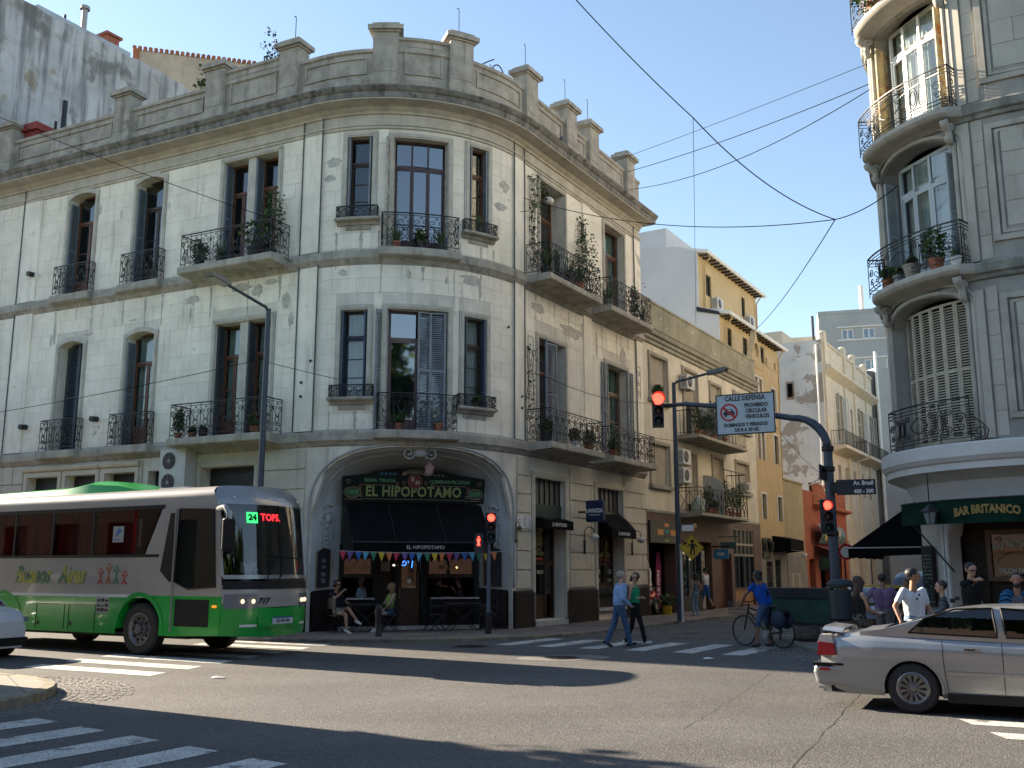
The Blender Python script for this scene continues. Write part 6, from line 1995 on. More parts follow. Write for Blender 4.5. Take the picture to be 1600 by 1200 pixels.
mb.box(u0,u1,-.06,.04,z0,z0 + .1); mb.box(u0,u1,-.06,.04,z1 - .1,z1); mb.box(u0,u0 + .1,-.06,.04,z0 + .1,z1 - .1); mb.box(u1 - .1,u1,-.06,.04,z0 + .1,z1 - .1)
f = mb.build('bar_window',BARF,tower,xf=wf)
MB().box(u0 + .1,u1 - .1,-.03,-.02,z0 + .1,z1 - .1).build('pane',glass_mat('bar_glass',(.42,.40,.40),.3),f,xf=wf)
MB().box(u0,u1,-.12,-.08,.95,1.55).build('panel',BARW,f,xf=wf)
PALEL = M('pale_gilt_lettering',(.44,.42,.30),.5,var=.1,vs=20)
cu = (u0 + u1) / 2
lettering(MB(),'BAR BRITANICO',.20,lambda p: wf((cu + p[0],.0 - p[1],2.27 + p[2] + .05 * (1 - (p[0] / .5) ** 2))),off=.008,sx=.72).build('lettering',PALEL,f)
lettering(MB(),'SALON FAMILIAR',.15,lambda p: wf((cu + p[0],.0 - p[1],1.77 + p[2])),off=.006,sx=.74).build('lettering',PALEL,f)
mb = MB(); mb.tube([wf((cu + .45 * math.cos(a),.0,1.92 + .26 * math.sin(a))) for a in [math.pi * i / 14 for i in range(15)]],.01,4)
for s_ in (-1,1): mb.tube([wf((cu + s_ * (.38 + x),0,2.44 + z)) for x,z in spiral(0,0,.07,0,1.2,1)],.012,4)
mb.build('gilt_ornament',BRONZE,f)
mb = MB()
for (p,q) in ((1.62,2.4),(2.5,3.3),(3.4,4.2)):
    mb.box(p,p + .08,-.1,0,.95,2.65); mb.box(q - .08,q,-.1,0,.95,2.65); mb.box(p,q,-.1,0,.9,1.05)
mb.build('glazed_doors',BARW,tower,xf=wf,kind='stuff')
for k,(u,z) in enumerate(((1.85,2.45),(2.3,2.45),(1.85,2.25),(2.3,2.2))):
    t = thing('pendant_lamp','small lit lamp inside the bar doorway, %s' % ('upper left','upper right','lower left','lower right')[k],'lamp',wf((u,-1.4,z)),group='lit lamps inside the bar')
    MB().ell(wf((u,-1.4,z)),.05,.05,.035).build('bulb',WARM,t); MB().cyl(wf((u,-1.4,z + .03)),wf((u,-1.4,3.6)),.005,n=4).build('flex',BLACKM,t)
# green banner
bn = thing('banner','dark green cloth banner with gold bar lettering over the right bar entrance','banner',RB((4.2,.3,2.8)))
GRC = M('banner_green_cloth',(.008,.032,.02),.9,spec=.1,var=.2,vs=3)
mb = MB()
def bf(u,v): 
    s_ = 1.95 + 5.6 * u
    return RB((s_,.28 + .015 * math.sin(u * 30 + v * 2),3.22 - .46 * v - .03 * math.sin(math.pi * u) * v + .04 * u))
mb.grid(bf,50,5); mb.build('cloth',GRC,bn,smooth=True)
MB().tube([tuple(np.array(bf(i / 20,0)) + np.array((0,0,.01))) for i in range(21)],.02,5).build('rail',BLACKM,bn)
MB().cyl(RB((2.3,.26,2.8)),RB((2.75,-.4,1.75)),.018,n=5).build('stay',IRON,bn); MB().cyl(RB((6.8,.26,2.8)),RB((6.8,-.4,1.75)),.018,n=5).build('stay',IRON,bn)
GOLDB = M('banner_gold',(.28,.19,.045),.6,var=.1,vs=20)
lettering(MB(),'BAR BRITANICO',.24,lambda p: RB((4.12 + p[0],.30 - p[1] * .5 + .02,2.92 + p[2] + .10 * (1 - (p[0] / .8) ** 2))),off=.01,sx=.70,ext=.002).build('lettering',GOLDB,bn)
# hanging lantern and menu board
t = thing('hanging_lantern','black six-sided lantern hanging in front of the green banner','lantern',RB((3.15,.5,2.75)))
c_ = RB((3.1,.5,3.0))
MB().cyl((c_[0],c_[1],3.16),(c_[0],c_[1],3.84),.012,n=5).build('rod',IRON,t)
MB().lathe([(0,.18),(.05,.14),(.2,.02),(.2,0)],c_,6).build('cap',IRON,t)
MB().lathe([(.15,0),(.09,-.24),(0,-.26)],c_,6).build('glass_body',M('lantern_glass',(.22,.27,.28),.15,var=.05),t)
mb = MB()
for k in range(6):
    a = 2 * math.pi * k / 6; mb.cyl((c_[0] + .155 * math.cos(a),c_[1] + .155 * math.sin(a),c_[2]),(c_[0] + .095 * math.cos(a),c_[1] + .095 * math.sin(a),c_[2] - .25),.01,n=4)
mb.build('ribs',IRON,t)
t = thing('menu_board','tall black chalk menu board on the bar pillar','menu board',RB((1.7,-.35,.8)))
mbf = Straight(RB((1.35,-.36,0))[:2],np.array(RB((2.25,-.36,0))[:2]) - np.array(RB((1.35,-.36,0))[:2]))
MB().box(0,.56,0,.05,1.0,2.32).build('board',BLACKM,t,xf=mbf)
mb = MB(); rr = random.Random(2)
for k in range(13):
    x = .06
    while x < .48:
        w_ = rr.uniform(.03,.1)
        if rr.random() < .75: mb.box(x,min(.5,x + w_),.05,.053,1.08 + k * .085,1.105 + k * .085)
        x += w_ + .03
mb.build('chalk_writing',M('chalk_green',(.18,.30,.24),.8,var=.4,vs=20),t,xf=mbf)
mb = MB(); mb.tube([mbf((x,.025,z)) for x,z in ((0,.99),(.56,.99),(.56,2.33),(0,2.33))],.012,4,True); mb.build('rim',BARW,t)
# big black awning on the Defensa side
aw = thing('awning','large black sloping awning on the side-street front of the bar','awning',RB((-5,1,2.2)))
def af(u,v): return RB((-2.2 - 5.0 * u,-.4 + 2.2 * v,3.85 - 1.5 * v + .04 * math.sin(u * 9) * v))
mb = MB(); mb.grid(af,10,6); mb.build('canopy',AWN,aw)
mb = MB(); mb.grid(lambda u,v: RB((-2.2 - 5.0 * u,1.8 + .01 * math.sin(u * 40),2.35 - .22 * v - .03 * abs(math.sin(u * 16)))),30,2); mb.build('valance',AWN,aw)
mb = MB(); mb.add([RB((-2.2,d,z)) for d,z in ((-.4,3.85),(1.8,2.35),(1.8,2.12),(-.4,2.2))],[(0,1,2,3)]); mb.build('side_panel',AWN,aw)
MB().cyl(RB((-2.2,1.8,2.36)),RB((-7.2,1.8,2.36)),.025,n=6).build('front_bar',STEEL_BLUE,aw); MB().cyl(RB((-2.15,-.4,2.38)),RB((-2.15,1.8,2.37)),.022,n=6).build('side_bar',M('pale_steel',(.35,.37,.39),.4,metal=.5,var=.05),aw)
for o in gb[1:]: recess(RB,dict(o),ROOM,tower,-.75,-2.2)
# plants on the tower balconies
gp_ = 'potted plants on the balconies'
for (s_,d,z,kd,h,r,lab,pot) in ((3.55,.3,8.24,'bush',.75,.17,'big leafy plant in a terracotta pot on the tower balcony',TERRA),(2.95,.3,8.24,'bush',.22,.2,'low plant in a wide stone trough on the tower balcony',M('stone_pot',(.28,.25,.21),.9,var=.2)),
                                       (2.15,.32,8.24,'bush',.35,.14,'bright green trailing plant at the left end of the tower balcony',TERRA),(2.5,.3,8.24,'bush',.2,.13,'small plant in a zinc pot on the tower balcony',M('zinc_pot',(.3,.31,.32),.4,metal=.5,var=.1)),(3.95,.28,8.24,'strap',.3,.13,'white pot with thin leaves at the right end of the tower balcony',WHITEP)):
    potted(RB((s_,d,z)),lab,kd,h,r,pot,seed=int(s_ * 100),group=gp_)
leaf_mb = MB(); leaves(leaf_mb,RB((2.4,.42,15.45)),(.5,.4,.25),160,.12,seed=8)
t = thing('potted_plant','flowering plant on the topmost tower balcony at the frame edge','plant',RB((2.4,.3,15.16)),group=gp_)
leaf_mb.build('foliage',LEAF,t); MB().lathe([(0,0),(.14,0),(.2,.25),(0,.25)],RB((2.4,.3,15.16)),10).build('pot',TERRA,t)
mb = MB(); rr = random.Random(4)
for _ in range(14): mb.ell(RB((2.4 + rr.uniform(-.5,.5),.4 + rr.uniform(-.2,.2),15.45 + rr.uniform(-.1,.3))),.04,.04,.03,6,4)
mb.build('flower_heads',M('pink_petals',(.45,.06,.14),.7,var=.2),t,kind='stuff')

# ------------------------------------------------------------------ right side of Defensa beyond the tower (mostly hidden, catches the sun)
for (s_,w,zt,cl,lab) in ((-13.05,16,15.5,CRM,'sunlit cream row house hidden behind the bar tower'),(-29.1,22,15,CRM,'tall cream row house on the right side of the street'),(-51.2,40,11,GRY,'grey row house far along the right side of the street'),(40.1,26,12,BROWN,'brown row house on the avenue outside the right edge'),(72.2,32,10,B2T,'grey row house on the avenue far outside the right edge')):
    t = thing('row_house',lab,'building',RB((s_ - w / 2,0,ZP)))
    ow = [dict(s0=s_ - 2.6 - i * 3,s1=s_ - 1 - i * 3,z0=z,z1=z + 2.6) for i in range(int(w / 3) - 1) for z in (.3,4.6,8.2)]
    wall_shell(RB,s_ - w,s_,0,zt,ow,.3,cl,'wall',t)
    for o in ow: MB().box(o['s0'],o['s1'],-.28,-.25,o['z0'],o['z1']).build('window',SHUTG,t,xf=RB)
    MB().box(s_ - w,s_,-9,-.35,.1,zt).build('body',cl,t,xf=RB)

# ------------------------------------------------------------------ behind the corner house on the left
STAIN = M('stained_party_wall',(.40,.41,.42),.95,var=.25,vs=.5,bump=.3,bs=8,patch=[((.30,.26,.20),.8,.56,.66),((.45,.465,.49),1.3,.55,.7),((.20,.195,.185),.55,.56,.66)],streak=.7,srng=(.45,.66),smap=(2.6,2.6,.22))
pw0 = np.array(CB((-15.1,0,0))[:2])
pf = Straight(pw0,uD)        # (along uD, out to the right, z)
t = thing('party_wall_house','tall house with a bare stained grey party wall behind the left roof','building',pf((5,-3,ZP)))
mb = MB(); nn = 60
zt = lambda x: 23.4 + .05 * math.sin(x * 2.1) + .03 * math.sin(x * 5.3) - (max(0,x - 8.6) * .35)
vs = []
for i in range(nn + 1):
    x = -1 + 11.2 * i / nn
    vs += [(x,.0,6),(x,.0,zt(x)),(x,-.5,zt(x))]
mb.add(vs,[(3 * i + j,3 * i + 3 + j,3 * i + 4 + j,3 * i + 1 + j) for i in range(nn) for j in (0,1)])
mb.build('stained_wall',STAIN,t,xf=pf)
MB().box(-1,10.2,-12,-.45,.1,22.9).build('body',STAIN,t,xf=pf)
MB().box(1.6,6.0,-4,-.3,23.3,23.75).build('roof_shed',M('zinc_roof',(.36,.39,.42),.5,metal=.3,var=.1),t,xf=pf)
MB().cyl(pf((4.0,-.8,23.7)),pf((4.0,-.8,25.0)),.12,n=8).build('roof_vent',AC_GRILL,t); MB().lathe([(.2,0),(.2,.14),(0,.2)],pf((4.0,-.8,24.9)),10).build('vent_cap',AC_GRILL,t)
mb = MB(); mb.box(4.9,5.5,-1.0,-.45,23.4,24.15); mb.box(4.8,5.6,-1.1,-.35,24.15,24.25); mb.build('brick_chimney',M('red_brick',(.28,.10,.06),.85,var=.25,vs=8),t,xf=pf)
mb = MB(); mb.cyl(pf((3.0,-.6,23.7)),pf((3.0,-.6,24.1)),.05); mb.build('vent_stub',IRON,t)
# small tiled roof house behind
tf = Straight(np.array((-19.2,47.2)),(.93,.36))
t = thing('tile_roof_house','small cream house with orange roof tiles behind the stained wall','building',tf((4,0,ZP)))
ztop = lambda x: 28.1 + x * .05
mb = MB(); mb.prism([(0,6),(6,6),(6,ztop(6)),(0,ztop(0))],-5,0,'y'); mb.build('wall',M('tan_render',(.42,.36,.28),.9,var=.12,vs=1,streak=.4),t,xf=tf)
TILE = M('orange_roof_tile',(.30,.11,.06),.8,var=.3,vs=6,rnd=.2)
for k in range(24):
    x = -.2 + k * .26
    MB().tube([tf((x,.12,ztop(x) + .05)),tf((x,-1.2,ztop(x) + .4))],.11,6).build('roof_tile',TILE,t)
MB().box(-.25,.05,-2,.12,27.3,28.1).build('eaves_beam',TERRA,t,xf=tf)
# red chimney beside the leftmost pier
t = thing('painted_chimney','small red painted chimney beside the leftmost roof pier','chimney',CB((-13.2,-.5,16.9)))
RD = M('red_oxide_paint',(.26,.035,.03),.7,var=.15)
mb = MB(); mb.box(-13.35,-12.75,-.75,-.2,16.2,17.35); mb.build('stack',RD,t,xf=CB)
MB().box(-13.45,-12.65,-.85,-.1,17.35,17.62).build('cap',RD,t,xf=CB); MB().box(-13.4,-12.7,-.8,-.15,17.02,17.12).build('band',RD,t,xf=CB)
tag(MB().cyl(CB((-12.0,-.7,15.5)),CB((-12.0,-.7,18.5)),.09,n=8).build('roof_pipe',IRON),'dark upright roof pipe left behind the parapet','pipe')
tag(MB().cyl(CB((-12.8,-1.0,16.9)),CB((-12.8,-1.0,18.0)),.05,n=8).build('roof_pipe',IRON),'short thin pipe right behind the red chimney','pipe')
MAR = M('maroon_metal',(.05,.02,.03),.6,var=.2)
tag(MB().box(-7.3,-6.2,-1.6,-1.2,15.6,17.7).build('roof_tank_cover',MAR,None,xf=CB),'maroon metal cover behind the parapet pier','cover')


# roof plants
def tree(name,label,base,h,crown,n,seed,size=.16,lim=5,group=None,trunk_r=.05):  # limbs, twigs, leaf clumps
    t = thing(name,label,'tree',base,group=group)
    rr = random.Random(seed); mb = MB(); tips = []
    b = Vector(base)
    mid = b + Vector((rr.uniform(-.1,.1),0,h * .35))
    mb.tube([b,b.lerp(mid,.5) + Vector((.04,0,0)),mid],[trunk_r,trunk_r * .8,trunk_r * .6],6)
    for k in range(lim):
        a = 2 * math.pi * k / lim + rr.uniform(-.4,.4); r = crown * rr.uniform(.5,1.0)
        e = b + Vector((math.cos(a) * r,math.sin(a) * r,h * rr.uniform(.6,1.0)))
        m1 = mid.lerp(e,.5) + Vector((0,0,.08 * h))
        mb.tube([mid,m1,e],[trunk_r * .5,trunk_r * .3,trunk_r * .12],5); tips += [e,m1.lerp(e,.4)]
        for q in range(2):
            e2 = m1 + Vector((rr.uniform(-1,1),rr.uniform(-1,1),rr.uniform(.2,1))) * crown * .45
            mb.tube([m1,e2],[trunk_r * .25,trunk_r * .1],4); tips.append(e2)
    mb.build('trunk',WOOD_DARK,t)
    lf = MB()
    for e in tips: leaves(lf,e,(crown * .26,crown * .26,crown * .22),max(8,n // len(tips)),size,seed=rr.random())
    lf.build('crown',LEAF,t)
    return t


tree('rooftop_tree','dry-leaved little tree on the roof beside the tall pier',CB((-2.35,-1.2,15.6)),3.3,.72,620,11,.10,9)
tree('rooftop_tree','bright green sapling sprouting on the roof in front of the stained wall',CB((-5.6,-1.4,15.6)),2.6,.75,520,5,.14,6)
t = thing('rooftop_agave','green agave showing above the raised parapet panel','plant',CB((3.0,-.7,16.6)))
mb = MB(); [blades(mb,CB((2.75 + .25 * k,-.6,16.7)),16,1.0,.09,20 + k,spread=.5) for k in range(4)]; mb.build('foliage',LEAF,t); MB().box(2.4,3.8,-.9,-.35,15.6,16.8).build('planter',TERRA,t,xf=CB)
# a pigeon on the cornice
t = thing('pigeon','dark pigeon perched on the cornice edge','bird',CB((8.6,.55,15.52)))
c_ = CB((8.6,.55,15.66)); PG = M('pigeon_feathers',(.05,.05,.055),.7,var=.3,vs=30)
mb = MB(); mb.tube([(c_[0] - .02 + .2 * k / 6 * uD[0],c_[1] + .2 * k / 6 * uD[1],c_[2] + [-.06,-.03,.02,.05,.1,.16,.15][k]) for k in range(7)],[.02,.05,.075,.07,.045,.035,.015],8); mb.build('body',PG,t,smooth=True)
mb = MB(); [mb.cyl((c_[0] + .05 + .03 * s_,c_[1] + .05,c_[2] - .14),(c_[0] + .05 + .03 * s_,c_[1] + .05,c_[2] - .04),.008,n=4) for s_ in (-1,1)]; mb.build('legs',TERRA,t)

# the park behind the camera: the windows mirror it
pt = [tree('park_tree','tall leafy park tree behind the camera',(0,-12,0),17,6.0,6500,3,.9,12,'park trees behind the camera',.3)]
for k in range(20):
    c = copy_tree(pt[0]); c.location = (-46 + k * 7.2 + (k % 3),-11 - 5 * (k % 2) - (k * 5) % 4 + max(0,k - 9) * .8,0); c.rotation_euler = (0,0,k * 1.3); c.scale = (1,1,.56 + .035 * (k * 7 % 9))
bk_ = Straight((-110,-42),(1,0))      # unseen houses added beyond the park to block the bright horizon
for k in range(6):
    t = thing('row_house','unseen plain house added beyond the park behind the camera, number %s' % ('one','two','three','four','five','six')[k],'building',bk_((20 + 40 * k,0,0)))
    MB().box(40 * k,40 * k + 39.8,0,8,0,13 + 2 * (k % 3)).build('wall',BROWN,t,xf=bk_); MB().box(40 * k + 2,40 * k + 38,-.3,-.05,4,4.5).build('belt_course',TERRA,t,xf=bk_)
fw = Straight(LB_C + uB * 66,-uB)      # house row across Brasil, outside the frame on the left
fwm = lambda p: fw((p[0],-p[1],p[2]))
for k in range(4):
    t = thing('row_house','house row across the avenue outside the left edge, number %s from the corner' % ('four','three','two','one')[k],'building',fw((8 + 15.6 * k,0,.13)))
    ow = [dict(s0=1 + 15.6 * k + 2.9 * i,s1=2.4 + 15.6 * k + 2.9 * i,z0=z,z1=z + 2.7) for i in range(5) for z in (.6,5)]
    fwm.cuts = lambda a,b: [a,b]; wall_shell(fwm,15.6 * k,15.6 * k + 15.5,0,9.2,ow,.3,(TERRA,BROWN,B2T,SHOPW)[k],'wall',t)
    for o in ow: MB().box(o['s0'],o['s1'],-.3,-.26,o['z0'],o['z1']).build('window',SHUTG,t,xf=fwm)
    MB().box(15.6 * k,15.6 * k + 15.5,-7,-.35,.1,9.1).build('body',BROWN,t,xf=fwm)

# ------------------------------------------------------------------ plants on the corner house balconies
gp_ = 'potted plants on the balconies'
DKPOT = M('dark_plastic_pot',(.03,.03,.032),.6,var=.1)
i = 0
for (s_,d,z,kd,h,r,lab,pot,fl) in (
    (-3.9,.5,F2,'bush',.7,.16,'leafy plant at the left of the wide upper balcony',DKPOT,None),(-3.0,.55,F2,'strap',.6,.15,'arching strap plant in the middle of the wide upper balcony',DKPOT,None),
    (-1.75,.55,F2,'bush',1.0,.2,'bushy plant in a big dark pot at the right of the wide upper balcony',DKPOT,None),(-1.2,.4,F2,'tall',1.9,.14,'tall thin shrub against the upper double window',DKPOT,None),
    (-3.3,.55,F1,'bush',.12,.15,'small dark bucket on the wide lower balcony',DKPOT,None),(-3.75,.5,F1,'bush',.14,.12,'flat orange pot on the wide lower balcony',TERRA,None),(-1.35,.6,F1,'bush',.4,.14,'potted red geranium behind the street lamp',TERRA,M('geranium_red',(.45,.04,.04),.7,var=.2)),
    (-4.2,.6,F1,'tall',.7,.12,'withered grey plant at the left end of the wide lower balcony',TERRA,None),
    (2.7,.2,F1,'bush',.32,.12,'bright fern behind the lower centre railing',TERRA,None),(3.75,.2,F1,'cactus',.12,.14,'terracotta pot behind the lower centre railing',TERRA,None),
    (2.55,.2,F2,'strap',.5,.12,'strap leaved plant behind the upper centre railing',TERRA,None),(3.2,.2,F2,'bush',.4,.13,'round leafy plant in the middle of the upper centre railing',DKPOT,WHITEP),(3.75,.2,F2,'strap',.55,.12,'spiky plant at the right of the upper centre railing',DKPOT,None),
    (4.95,.14,11.5,'strap',.5,.10,'fountain of thin leaves on the upper right window sill',DKPOT,None),(4.9,.14,6.32,'bush',.18,.08,'small yellowish plant on the lower right window sill',TERRA,None),
    (7.7,.5,F2,'strap',1.1,.2,'spiky yucca on the side-street upper balcony',DKPOT,None),(8.3,.6,F2,'cactus',.9,.18,'cluster of cacti on the side-street upper balcony',DKPOT,None),(9.0,.6,F2,'strap',1.0,.2,'second yucca on the side-street upper balcony',DKPOT,None),
    (9.7,.6,F2,'bush',.5,.2,'low bush on the side-street upper balcony',TERRA,None),(10.5,.5,F2,'tall',2.1,.18,'tall climbing plant at the far end of the first upper balcony',DKPOT,None),(12.0,.55,F2,'strap',.8,.2,'yucca at the near end of the second upper balcony',M('grey_box_pot',(.2,.2,.2),.7,var=.1),None),
    (14.2,.6,F2,'tall',1.1,.16,'rose bush with red blooms on the second upper balcony',DKPOT,M('rose_red',(.5,.03,.05),.6,var=.2)),(14.9,.6,F2,'strap',.7,.14,'thin agave at the far end of the second upper balcony',DKPOT,None),
    (7.6,.5,F1,'bush',.5,.2,'leafy pot at the near end of the first lower balcony',DKPOT,None),(9.3,.6,F1,'bush',.45,.15,'red poinsettia on the first lower balcony',WHITEP,M('poinsettia_red',(.42,.02,.04),.6,var=.2)),(10.3,.6,F1,'bush',.5,.16,'flowering pot at the far end of the first lower balcony',TERRA,None),(12.2,.6,F1,'bush',.4,.16,'small bush on the second lower balcony',TERRA,None)):
    potted(CB((s_,d,z + .005)),lab,kd,h,r,pot,seed=31 + i,flowers=fl); i += 1
# climbers on the trellises
for (s_,z,hh,n) in ((7.5,F2 + .3,3.0,170),(10.9,F2 + .5,2.4,330),(7.4,F1 + .3,2.6,90),(9.6,F2 + 2.3,.8,110) if False else (8.2,F2 + 2.2,1.0,130)):
    t = thing('climbing_plant','climber %s' % {7.5: 'with sparse leaves left of the side-street upper window',10.9: 'with dense leaves between the two side-street upper windows',7.4: 'with dry stems left of the lower shutters',8.2: 'hanging over the head of the side-street upper window'}[s_],'plant',CB((s_,.12,z)))
    mb = MB(); rr = random.Random(int(s_ * 10)); st = MB()
    for k in range(4):
        x = s_ + rr.uniform(-.25,.25); pts = [CB((x + .1 * math.sin(j + k),.1 + .03 * math.sin(j * 2),z + hh * j / 7)) for j in range(8)]; st.tube(pts,.008,4)
        for p in pts[1:]: leaves(mb,p,(.16,.16,.2),n // 28,.10,seed=rr.random())
    mb.build('foliage',LEAF,t); st.build('stem',WOOD_DARK,t)
# plants on the shop house balconies
for (s_,z,kd,h,lab) in ((20.2,7.2,'tall',1.1,'orange potted shrub at the near end of the shop house upper balcony'),(21.0,7.2,'bush',.7,'round bush on the shop house upper balcony'),(22.0,7.2,'tall',1.5,'tall leafy plant on the shop house upper balcony'),(23.4,7.2,'bush',.9,'big bush behind the road sign'),
                            (21.2,4.05,'tall',1.0,'thin tree in the middle of the shop house lower balcony'),(21.9,4.05,'bush',.4,'green crate plant on the shop house lower balcony'),(23.2,4.05,'tall',1.3,'climber inside the iron cage'),(24.1,4.05,'bush',1.1,'dense hanging greenery inside the iron cage'),(25.0,4.05,'tall',1.2,'shrub at the far corner of the iron cage'),(17.6,8.36,'bush',.4,'small bush in the top left shop house window')):
    potted(CB((s_,.7 if z < 8 else .05,z + .005)),lab,kd,h,.16,TERRA,seed=int(s_ * 31),group=gp_)
t = thing('water_drum','pale green plastic drum on the shop house lower balcony','drum',CB((20.2,.6,4.05))); MB().lathe([(0,0),(.26,0),(.28,.1),(.28,.5),(.22,.62),(0,.64)],CB((20.2,.6,4.055)),14).build('body',M('pale_green_plastic',(.38,.46,.38),.5,var=.05),t,smooth=True); MB().lathe([(.1,.62),(.1,.7),(0,.7)],CB((20.2,.6,4.055)),10).build('lid',WHITEP,t)

# ------------------------------------------------------------------ overhead cables
def at_px(px,py,y):
    """point at depth y on the sight line of a photo pixel"""
    c,s_ = math.cos(R_(10.557)),math.sin(R_(10.557))
    rx,rz = (px - 800) / 1556.,-(py - 600) / 1556.
    ry,rzz = c - rz * s_,s_ + rz * c
    return np.array((rx / ry * y,y,1.8 + rzz / ry * y))


CAB = M('black_cable',(.006,.006,.0065),.9,var=0,spec=.05)
def cable(a,b,sag,label,r=.012):
    a = np.array(a,float); b = np.array(b,float)
    mb = MB(); mb.tube([tuple(a + (b - a) * t - np.array((0,0,sag * 4 * t * (1 - t)))) for t in [i / 16 for i in range(17)]],r,4)
    return tag(mb.build('overhead_cable',CAB),label,'cable','overhead cables over the crossing')


knot = at_px(1305,343,23.0)
mid = at_px(1083,184,22.0)
cable(at_px(860,-45,20.0),mid,.1,'cable coming in over the top edge of the sky')
cable(mid,knot,.35,'slack cable from the sky crossing down to the knot',.013)
cable(CB((7.0,.1,13.2)),knot,.5,'long level cable from the corner house to the knot',.013)
cable(knot,RB((2.6,0.2,10.6)),.12,'short cable from the knot to the bar tower',.013)
cable(knot,CB((31.15,-.2,13.9)),.3,'cable from the knot down to the pierced gable')
cable(mid,CB((21.5,.3,12.3)),.1,'thin cable falling to the shop house parapet',.009)
cable(CB((15.2,-.3,17.0)),RB((1.2,0.05,13.9)),.15,'upper of the two parallel cables in the sky',.012)
cable(CB((15.4,-.3,16.4)),RB((1.2,0.05,13.75)),.55,'lower of the two parallel cables in the sky',.012)
cable(CB((14.2,-.2,17.1)),RB((1.1,0.05,14.5)),.05,'thin topmost cable in the sky',.008)
cable(at_px(-20,175,30.0),CB((-1.2,.4,11.9)),.1,'cable slanting across the left upper windows',.013)
cable(CB((-.8,.3,10.7)),CB((8.2,.4,7.6)),.25,'cable slanting down across the rounded front',.012)
cable(CB((8.2,.4,7.6)),CB((16.1,.3,8.0)),.2,'cable along the side-street first floor',.01)
cable(CB((-15,.3,6.9)),CB((.1,2.0,7.3)),.1,'cable from the left edge to the street lamp',.01)
cable(CB((-15,.6,16.2)),CB((6.9,.3,12.7)),.9,'thin cable from the left cornice to the rounded front',.009)
cable(CB((.1,2.0,7.2)),CB((19.5,2.2,6.6)),.3,'cable between the two street lamps',.009)
cable(CB((33,.1,9.5)),CB((50,-1,7.8)),.4,'cable along the yellow house to the peeling wall',.012)

# ------------------------------------------------------------------ street furniture
def lamp_post(base,top,reach,dirv,label):
    t = thing('street_lamp',label,'street lamp',base,group='street lamps')
    x,y,z = base; d = np.array(dirv)
    MB().tube([(x,y,z),(x,y,z + 1.1)],[.11,.105],12).build('base_sleeve',STEEL_BLUE,t,smooth=True,sharp=40)
    MB().tube([(x,y,z + 1.1),(x,y,z + top * .55),(x,y,z + top)],[.085,.08,.065],12).build('pole',STEEL_BLUE,t,smooth=True,sharp=40)
    e = (x + d[0] * reach,y + d[1] * reach,z + top + reach * .16)
    MB().tube([(x,y,z + top - .1),(x + d[0] * .1,y + d[1] * .1,z + top + .02),e],.04,8).build('arm',STEEL_BLUE,t)
    hf = flat_frame((e[0],e[1]),d)
    mb = MB(); mb.prism([(-.12,-.04),(.55,-.06),(.62,.0),(.5,.06),(-.05,.07)],-.14,.14,'y')
    hd = mb.build('lamp_head',M('lamp_grey',(.12,.13,.14),.4,metal=.3,var=.05),t,xf=lambda p: hf((p[0],p[1],e[2] + p[2] + p[0] * .16)))
    MB().box(0,.5,-.11,.11,-.075,-.062).build('lens',M('lamp_lens',(.45,.46,.42),.3,var=.05),hd,xf=lambda p: hf((p[0],p[1],e[2] + p[2] + p[0] * .16)))
    return t


lp = CB((.11,2.0,ZP))
t = lamp_post(lp,8.5,1.7,nB,'tall steel street lamp rising behind the bus')
MB().tube([(lp[0] - .25,lp[1],6.6),(lp[0] + .1,lp[1],6.65)],.015,4).build('hook',IRON,t)
lp = (5.5,33.3,ZP)
t = lamp_post(lp,7.9,1.3,nD,'steel street lamp on the side-street pavement')
MB().box(5.62,6.0,33.2,33.4,3.05,3.25).build('clamp_lamp',WHITEP,t); MB().lathe([(.0,.0),(.16,.02),(.14,.1),(0,.12)],(6.0,33.3,3.15),10,'x').build('amber_lens',M('amber_lens',(.6,.26,.08),.4,var=.1),t)
# school crossing sign
t = thing('school_sign','yellow diamond school sign with running figure on a white pole','road sign',(5.45,32.6,ZP))
MB().cyl((5.45,32.6,ZP),(5.45,32.6,2.6),.035,n=8).build('pole',WHITEP,t)
sf = flat_frame((5.78,32.5),(.97,.1))
MB().prism([(0,-.42),(.42,0),(0,.42),(-.42,0)],0,.02,'y').build('plate',M('sign_yellow',(.55,.36,.02),.5,var=.08),t,xf=lambda p: sf((p[0],p[1],p[2] + 2.5)))
mb = MB(); mb.prism([(0,-.40),(.40,0),(0,.40),(-.40,0)],.02,.022,'y'); mb.prism([(0,-.37),(.37,0),(0,.37),(-.37,0)],.021,.024,'y')
mb2 = MB(); P_ = lambda pts: mb2.prism(pts,.025,.032,'y')
mb2.lathe([(0,.03),(.06,.03)],(.02,0,.2),12,'y')
P_([(-.02,.13),(.07,.13),(.10,-.04),(.0,-.06),(-.05,-.04)]); P_([(-.02,.13),(-.02,.08),(-.14,.03),(-.17,.06)]); P_([(.06,.12),(.17,.0),(.21,.02),(.10,.13)]); P_([(-.02,-.05),(.03,-.05),(-.02,-.16),(.0,-.25),(-.05,-.25),(-.08,-.16)]); P_([(.05,-.05),(.10,-.04),(.10,-.24),(.06,-.26)]); P_([(-.26,.07),(-.14,.12),(-.17,.2),(-.28,.14)])
mb2.build('figure',BLACKM,t,xf=lambda p: sf((p[0],p[1],p[2] + 2.5)))
MB().tube([sf((x,.025,z + 2.5)) for x,z in ((0,-.395),(.395,0),(0,.395),(-.395,0))],.009,4,True).build('border',BLACKM,t)
MB().cyl((5.45,32.6,2.5),sf((-.3,.0,2.5)),.02).build('bracket',IRON,t)

